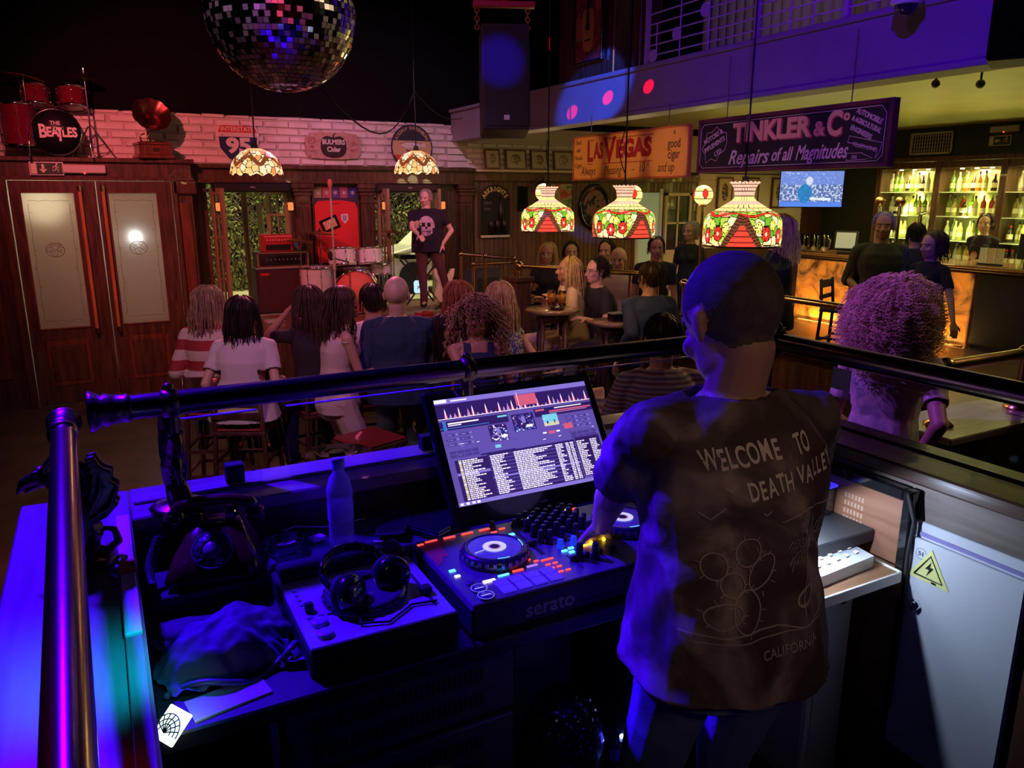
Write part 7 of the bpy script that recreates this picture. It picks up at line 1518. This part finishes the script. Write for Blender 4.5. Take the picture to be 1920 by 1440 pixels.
# --- the crowd at the left
seated('person in a red and cream striped jumper, back turned, seated furthest left', (.72, 6.32), F0, 22, .82, 'wooden bar stool under the person in the striped jumper', lean=10, hy=-30, top='loose', topm=striped, legm=jeans, sleeve='long', hair=('long', 'dirty', .20, (.006, 35)), fat=1.15, H=1.70, skin=2)
seated('person in a loose white blouse with straight dark hair, back turned, on a bar stool', (.89, 5.88), F0, 26, .80, 'wooden bar stool under the person in the white blouse', lean=14, hy=-8, top='loose', topm=whitec, legm=darkj, sleeve='short', hair=('long', 'dark', .20, (.002, 20)), fat=1.15, H=1.68)
seated('person in a black top with a hand raised to the chin, looking at the stage', (1.40, 6.07), F0, -10, .80, 'wooden bar stool under the person with the raised hand', lean=10, hy=8, top='tee', topm=blk, legm=blk, hair=('long', 'brown', .22, (.006, 30)), handL=(1.29, 6.24, 1.20), poleL=(-.7, .1, -1), handR=(1.5, 6.4, 1.0), skin=1)
person('person standing in a sleeveless pale pink dress looking down, long brown hair', (1.51, 5.44), F0, 88, H=1.74, lean=6, hp=24, hy=-2, top='tank', topm=pinkc, legm=pinkc, sleeve='none', skirt=True, hair=('long', 'brown', .28, (.007, 26)), handL=(1.80, 5.52, .88), handR=(1.80, 5.36, .86), skin=0, hk=1.12, vs=.0075)
person('bald person standing in a dark navy shirt and jeans, back turned', (1.89, 5.36), F0, 18, H=1.80, lean=4, hy=-14, build='m', top='loose', topm=navy, legm=jeans, sleeve='long', hair=None, fat=1.15, hk=1.12, vs=.0075, handR=(2.12, 5.60, .90), handL=(1.75, 5.62, .85), skin=2)
bar_stool((1.52, 4.98, F0), R(20), 'empty red-seated bar stool in front of the standing bald person', 'wooden bar stools with red seats', .72, False)
seated('person in a pale pink polo shirt, half hidden behind the bald person', (1.92, 6.05), F0, 5, .78, 'wooden bar stool under the person in the pink polo shirt', lean=4, build='m', top='tee', topm=mat('polo_cloth', (.66, .50, .58), .8), legm=darkj, hair=('short', 'dark', .03, (.001, 10)))
person('person with long dark hair, low in the crowd just right of the bald person', (2.20, 5.30), F0, -5, H=1.50, lean=4, top='tee', topm=blk, legm=blk, sleeve='long', hair=('long', 'dark', .42, (.003, 20)))
seated('person with big curly blonde hair in a navy strap top facing the booth', (2.28, 4.82), F0, 198, .80, 'wooden bar stool under the person with the navy strap top', lean=2, hy=-22, top='tank', topm=navy, legm=darkj, sleeve='none', hair=('curly', 'dirty', .30, (.012, 60)), nstr=520, handR=(2.2, 4.42, .75), skin=1, vs=.0075)
seated('person with reddish hair in a pale top, half hidden by the curly blonde hair', (2.52, 5.72), F0, -20, .80, 'wooden bar stool under the reddish-haired person', lean=2, top='tee', topm=pinkc, legm=jeans, hair=('long', 'red', .16, (.006, 30)), skin=2)
seated('person in a blue floral dress with straight blonde hair hanging down the back', (2.87, 5.68), F0, -28, .80, 'wooden bar stool under the person in the floral dress', lean=14, hy=-5, top='tee', topm=floral, legm=floral, skirt=True, sleeve='cap', hair=('long', 'blonde', .34, (.003, 20)))
# --- raised floor behind the rail
seated('person with long blonde hair in a beige jumper behind the beer glasses', (3.86, 6.18), PF, -75, .60, 'wooden bar stool under the person in the beige jumper', lean=6, hy=-5, hp=-4, top='loose', topm=beige, legm=mat('pink_trousers', (.60, .42, .38), .8), sleeve='long', hair=('long', 'blonde', .26, (.005, 26)), handL=(3.62, 6.02, 1.14), handR=(3.62, 6.2, 1.12), skin=1, H=1.66)
seated('person with glasses and dark hair in a black t-shirt, elbow on the round table', (4.06, 6.00), PF, -82, .58, 'wooden bar stool under the person with glasses', lean=12, hy=4, build='m', top='tee', topm=blk, legm=darkj, hair=('short', 'dark', .035, (.002, 20)), glasses=True, handR=(3.66, 6.02, 1.16), handL=(3.75, 5.7, 1.02), feet=((3.35, 5.35, .55), (3.45, 5.62, .62)), H=1.72)
seated('person with straight blonde hair in a black top, seated behind the long brass rail', (4.64, 7.87), PF, 195, .58, 'wooden chair-height stool under the person in black behind the rail', lean=2, hy=-30, top='tee', topm=blk, legm=jeans, sleeve='cap', hair=('long', 'blonde', .22, (.002, 20)), skin=1)
seated('person with short dark hair in a brown shirt beside the blonde person behind the rail', (4.99, 7.92), PF, 200, .58, 'stool under the person in the brown shirt behind the rail', lean=2, hy=-5, build='m', top='tee', topm=mat('brown_cloth', (.16, .10, .07), .8), legm=darkj, hair=('short', 'dark', .03, (.001, 10)), skin=1)
seated('person in dark clothes leaning sideways just below the middle large lamp', (5.21, 7.50), PF, 240, .62, 'stool under the person in dark clothes below the middle lamp', lean=6, build='m', top='tee', topm=blk, legm=blk, hair=('short', 'dark', .04, (.002, 20)), skin=1)
seated('balding person in a white shirt seated behind the person with glasses', (5.01, 6.98), PF, 215, .58, 'stool under the balding person in the white shirt', lean=8, hp=10, hy=-12, build='m', top='loose', topm=mat('shirt_white', (.66, .55, .52), .8), legm=darkj, sleeve='rolled', hair=None, skin=0)
seated('person in a dark blue shirt with short dark hair, back turned, right of the tables', (3.96, 5.08), PF, 8, .60, 'wooden bar stool under the person in the dark blue shirt', lean=6, hy=12, build='m', top='loose', topm=navy, legm=darkj, sleeve='long', hair=('short', 'dark', .035, (.001, 10)), handL=(3.66, 5.05, .80), fat=1.1, H=1.72)
seated('person in a plaid shirt behind the glass screen beside the head of the disc jockey', (2.72, 3.36), F0, 20, .84, 'wooden bar stool under the person in the plaid shirt', lean=8, build='m', top='loose', topm=plaid, legm=darkj, sleeve='long', hair=('short', 'dark', .03, (.001, 10)), fat=1.05, handL=(2.55, 3.7, .9))
person('person in dark clothes bending near the pale green door', (5.14, 6.50), PF, 210, H=1.60, lean=8, build='m', top='tee', topm=blk, legm=blk, hair=('short', 'dark', .03, (.001, 10)), skin=1)  # that door is green only through the light in its colour
person('grey-haired person in a black top standing beyond the largest-looking lamp', (6.49, 7.55), PF, 250, H=1.70, lean=2, hy=-10, top='tee', topm=blk, legm=blk, hair=('long', 'grey', .06, (.003, 20)), skin=1)
person('person in a black t-shirt standing with folded arms beneath the largest-looking lamp', (5.11, 4.84), PF, 320, H=1.86, lean=2, hy=10, top='tee', topm=blk, legm=darkj, hair=('long', 'blonde', .26, (.005, 25)), handL=(5.05, 5.18, 1.28), handR=(4.85, 5.05, 1.26), fat=1.15, skin=1)
person('tall person in a dark grey open-necked shirt standing by the bar, facing the booth', (6.80, 5.10), PF, 222, H=1.86, lean=2, hy=-12, build='m', top='loose', topm=greyc, legm=darkj, sleeve='rolled', hair=('short', 'grey', .02, (.001, 10)), handL=(6.62, 4.95, 1.24), handR=(6.5, 5.1, 1.22), fat=1.08, skin=1)
person('person in a wide-necked black top standing sideways at the bar, wavy brown hair', (6.72, 4.52), PF, 275, H=1.70, lean=2, hy=-10, hp=6, top='tee', topm=blk, legm=blk, hair=('long', 'brown', .12, (.006, 30)), handL=(6.55, 4.1, .95), handR=(6.60, 4.55, 1.0), skin=0)
person('person with dark hair seen from behind between the two at the bar', (7.95, 5.55), PF, 40, H=1.72, lean=2, build='m', top='tee', topm=blk, legm=blk, hair=('short', 'dark', .06, (.002, 20)))
person('bartender with dark hair tied up and a pale face behind the bar', (11.02, 6.66), PF-.08, 262, H=1.84, lean=2, hy=6, top='tee', topm=blk, legm=blk, hair=('short', 'dark', .05, (.002, 20)), skin=2, handL=(10.8, 6.75, 1.15), handR=(10.8, 6.5, 1.15))
# --- singer on the stage
sg = person('person in a black skull t-shirt standing on the stage with a microphone', (3.82, 9.60), SF, 208, H=1.56, lean=-2, side=2, hy=-20, hp=4, build='m', top='tee', topm=mat('tee_black', (.012, .010, .022), .85), legm=maroonc, hair=('short', 'grey', .015, (.001, 10)), feet=((4.02, 9.30, SF+.09), (3.62, 9.22, SF+.09)), handR=(3.60, 9.30, 1.60), handL=(3.97, 9.42, 1.47), poleR=(.8, -.2, -.8), poleL=(-1, -.5, 0), skin=2, vs=.007, fat=1.42, hk=1.0)
root, so, Hm_, P_, ax_, N_, s_ = PEOPLE[sg['label']]
def on_cloth(so, verts, faces, name, m, front=True, lift=.002):   # lay a flat drawing onto the shirt surface; verts in shirt local x,z
    bvh = BVHTree.FromPolygons([v.co for v in so.data.vertices], [tuple(p.vertices) for p in so.data.polygons]); out = []
    for x, z in verts:
        h = bvh.ray_cast(V((x, 1.2 if front else -1.2, z)), V((0, -1 if front else 1, 0)))
        p = h[0] if h[0] else V((x, 0, z)); out.append(p+V((0, lift if front else -lift, 0)))
    g = G(); g.add(out, faces, 0); return g.build(name, m, so)
def disc_grid(cx, cz, rx, rz, n=14, keep=lambda u, v: True):
    vs = []; fs = []; idx = {}
    for j in range(n+1):
        for i in range(n+1): idx[i, j] = len(vs); vs.append((cx+(i/n*2-1)*rx, cz+(j/n*2-1)*rz))
    for j in range(n):
        for i in range(n):
            u = (i+.5)/n*2-1; v = (j+.5)/n*2-1
            if u*u+v*v < 1 and keep(u, v): fs.append((idx[i, j], idx[i+1, j], idx[i+1, j+1], idx[i, j+1]))
    return vs, fs
cz = N_.z-.22
kp = lambda u, v: not ((abs(abs(u)-.36) < .20 and abs(v-.15) < .20) or (abs(u) < .10 and -.30 < v < -.08) or (-.62 < v < -.50 and abs(u) < .45) or (v < -.40 and ((u*8) % 1) < .25) or (v < -.2 and abs(u) > .72) or noise.noise(V((u*5, v*5, 4))) < -.42)
vs_, fs_ = disc_grid(0, cz, .105, .125, 30, kp); on_cloth(so, vs_, fs_, 'skull_print', mat('skull_print_ink', (.60, .42, .52), .8))
mc = thing('hand_microphone', (3.60, 9.27, 1.66), 0, 'microphone held in the hand of the person on the stage', 'microphone')
G().cyl((0, 0, -.08), (0, -.02, .04), .012, .015).build('handle', 'black', mc); G().sph((0, -.027, .065), .024, 12, 8).build('grille', 'steel', mc)
# --- curly-haired person in the right foreground
person('person with a big mop of curly hair in a pale denim waistcoat, right foreground', (3.00, 2.14), -.02, 70, H=1.80, lean=2, hy=-12, top='tee', topm=denim, legm=mat('grey_shorts', (.12, .12, .14), .8), sleeve='short', hair=('curly', hairm('curly_fair', (.70, .50, .34)), .19, (.013, 90)), nstr=3600, vs=.006, skin=1, fat=.95, handL=(3.15, 2.42, 1.0), handR=(2.95, 1.95, .98), poleR=(.5, -.8, -.4))
# --- disc jockey
dj = person('disc jockey with cropped hair in a tie-dye t-shirt printed Welcome to Death Valley, back turned', (1.085, 1.13), BF, 12, H=1.745, lean=4, hy=10, hp=26, hr=0, build='m', top='loose', topm=tiedye, legm=mat('faded_jeans', (.20, .28, .36), .85, bump=.3, bscale=200, var=.2, vscale=6), sleeve='short', hair=None, bald='stub', skin=0, fat=1.04, hk=1.13, hemk=.1, vs=.0048, wr=.013, handL=(1.05, 1.50, 1.285), handR=(1.60, 1.42, 1.26), poleL=(-1, -.30, -.55), poleR=(.5, -.5, -1), curl=.55)
root, so, Hm_, P_, ax_, N_, s_ = PEOPLE[dj['label']]
def text_flat(txt, size, x, z, rot, sx=1, bold=0):
    q = G(); q.text(txt, size, 0, 0, 0, 0, sx, 0, bold, ext=0); ca, sa = math.cos(rot), math.sin(rot)
    return [(x+p.x*ca-p.z*sa, z+p.x*sa+p.z*ca) for p in q.v], q.f
def line_flat(pts, w):
    vs = []; fs = []
    pp = []
    for a, b in zip(pts, pts[1:]):
        n = max(1, int(math.hypot(b[0]-a[0], b[1]-a[1])/.008)); pp += [(a[0]+(b[0]-a[0])*k/n, a[1]+(b[1]-a[1])*k/n) for k in range(n)]
    pp.append(pts[-1])
    for i, p in enumerate(pp):
        a = pp[max(0, i-1)]; b = pp[min(len(pp)-1, i+1)]; dx, dz = b[0]-a[0], b[1]-a[1]; L = math.hypot(dx, dz) or 1; vs += [(p[0]-dz/L*w, p[1]+dx/L*w), (p[0]+dz/L*w, p[1]-dx/L*w)]
    for i in range(len(pp)-1): fs.append((2*i, 2*i+1, 2*i+3, 2*i+2))
    return vs, fs
def merge(lst):
    vs = []; fs = []
    for a, b in lst: o = len(vs); vs += a; fs += [[i+o for i in f] for f in b]
    return vs, fs
zt = N_.z-.120; x0 = .016; parts = []
rot = R(9)
for txt, sz, px_, pz in (('WELCOME', .050, -.035, .026), ('TO', .050, .090, .044), ('DEATH', .046, .012, -.028), ('VALLEY', .046, .122, -.008)):
    cx = -.0
    WD = dict(W=1.30, M=1.25, O=1.08, I=.5, L=.78, E=.82, T=.85); ws = [WD.get(c, .92)*.0215 for c in txt]; tot = sum(ws); p_ = 0
    for i, chh in enumerate(txt):
        j = random.Random(txt+str(i)).uniform(-.003, .003); q = p_+ws[i]/2-tot/2; p_ += ws[i]; parts.append(text_flat(chh, sz, x0-.03+px_+q*math.cos(rot), zt+pz+q*math.sin(rot)+j, rot+j*10, .58, .0010))
on_cloth(so, *merge(parts), 'back_lettering', mat('print_cream', (.85, .80, .70), .8), False)
L_ = []; cx0, cz0 = x0+.028, zt-.185
circ2 = lambda x, z, rx, rz, a=0, n=26: [(x+rx*math.cos(t)*math.cos(a)-rz*math.sin(t)*math.sin(a), z+rx*math.cos(t)*math.sin(a)+rz*math.sin(t)*math.cos(a)) for t in [2*math.pi*k/n for k in range(n+1)]]
for x, z, rx, rz, a in ((-.115, .005, .018, .020, 0), (-.066, .025, .018, .022, -.3), (-.090, -.022, .018, .018, 0), (-.045, -.005, .015, .030, -.5), (-.070, -.062, .022, .032, -.1), (-.105, -.066, .028, .018, .2)):
    L_.append(line_flat(circ2(cx0+x, cz0+z, rx, rz, a), .0011))
    for k in range(0, 26, 4): t = 2*math.pi*k/26; L_.append(line_flat([(cx0+x+rx*math.cos(t), cz0+z+rz*math.sin(t)), (cx0+x+(rx+.008)*math.cos(t), cz0+z+(rz+.008)*math.sin(t))], .0007))
for k in range(7):        # palm fronds
    a = R(-40+k*42); pts = [(cx0+.045+.045*t*math.cos(a)*1.1, cz0+.02+.045*t*math.sin(a)+.010*math.sin(t*3.1)+(.006 if int(t*10) % 2 else 0)) for t in [i/10 for i in range(11)]]; L_.append(line_flat(pts, .0010)); L_.append(line_flat([(p[0]+.004, p[1]-.010+.003*(i % 2)) for i, p in enumerate(pts)], .0008))
L_.append(line_flat([(cx0+.045, cz0+.02), (cx0+.040, cz0-.02), (cx0+.028, cz0-.06), (cx0+.030, cz0-.085)], .0012)); L_.append(line_flat([(cx0-.165, cz0-.092), (cx0-.10, cz0-.098), (cx0-.02, cz0-.088), (cx0+.03, cz0-.10), (cx0+.09, cz0-.085)], .0013)); L_.append(line_flat([(cx0-.155, cz0-.105), (cx0-.08, cz0-.108), (cx0-.0, cz0-.100), (cx0+.07, cz0-.098)], .0010))
for x, z, q in ((-.120, .080, .018), (-.095, .120, .007), (-.045, .085, .006)): L_.append(line_flat([(cx0+x-q, cz0+z+q*.35), (cx0+x, cz0+z-q*.3), (cx0+x+q, cz0+z+q*.8)], .0013))
L_.append(line_flat(circ2(cx0+.035, cz0-.055, .020, .011, .25), .0022)); L_.append(line_flat([(cx0-.02, cz0+.07), (cx0+.03, cz0+.085), (cx0+.10, cz0+.075), (cx0+.12, cz0+.03)], .0009))
L_.append(text_flat('CALIFORNIA', .022, cx0+.005, cz0-.128, R(7), .8, .0003))
mv, mf = merge(L_); mv = [(cx0+(x-cx0)*1.28, cz0+(z-cz0)*1.28) for x, z in mv]
on_cloth(so, mv, mf, 'back_drawing', mat('print_pale', (.55, .48, .42), .8), False)
G().cyl((0, 0, 0), (0, 0, .001), .001).build('watch_dummy', 'black', root) if False else None

bar_stool((7.15, 5.75, PF), R(200), 'tall black bar chair standing in front of the amber bar panels', 'dark bar chairs at the bar', .80, True, 'black')
# ---------------------------------------------------------------- colour management
S.view_settings.view_transform = 'Standard'; S.view_settings.look = 'None'; S.view_settings.gamma = 1; S.view_settings.use_curve_mapping = False
S.view_settings.exposure = 0
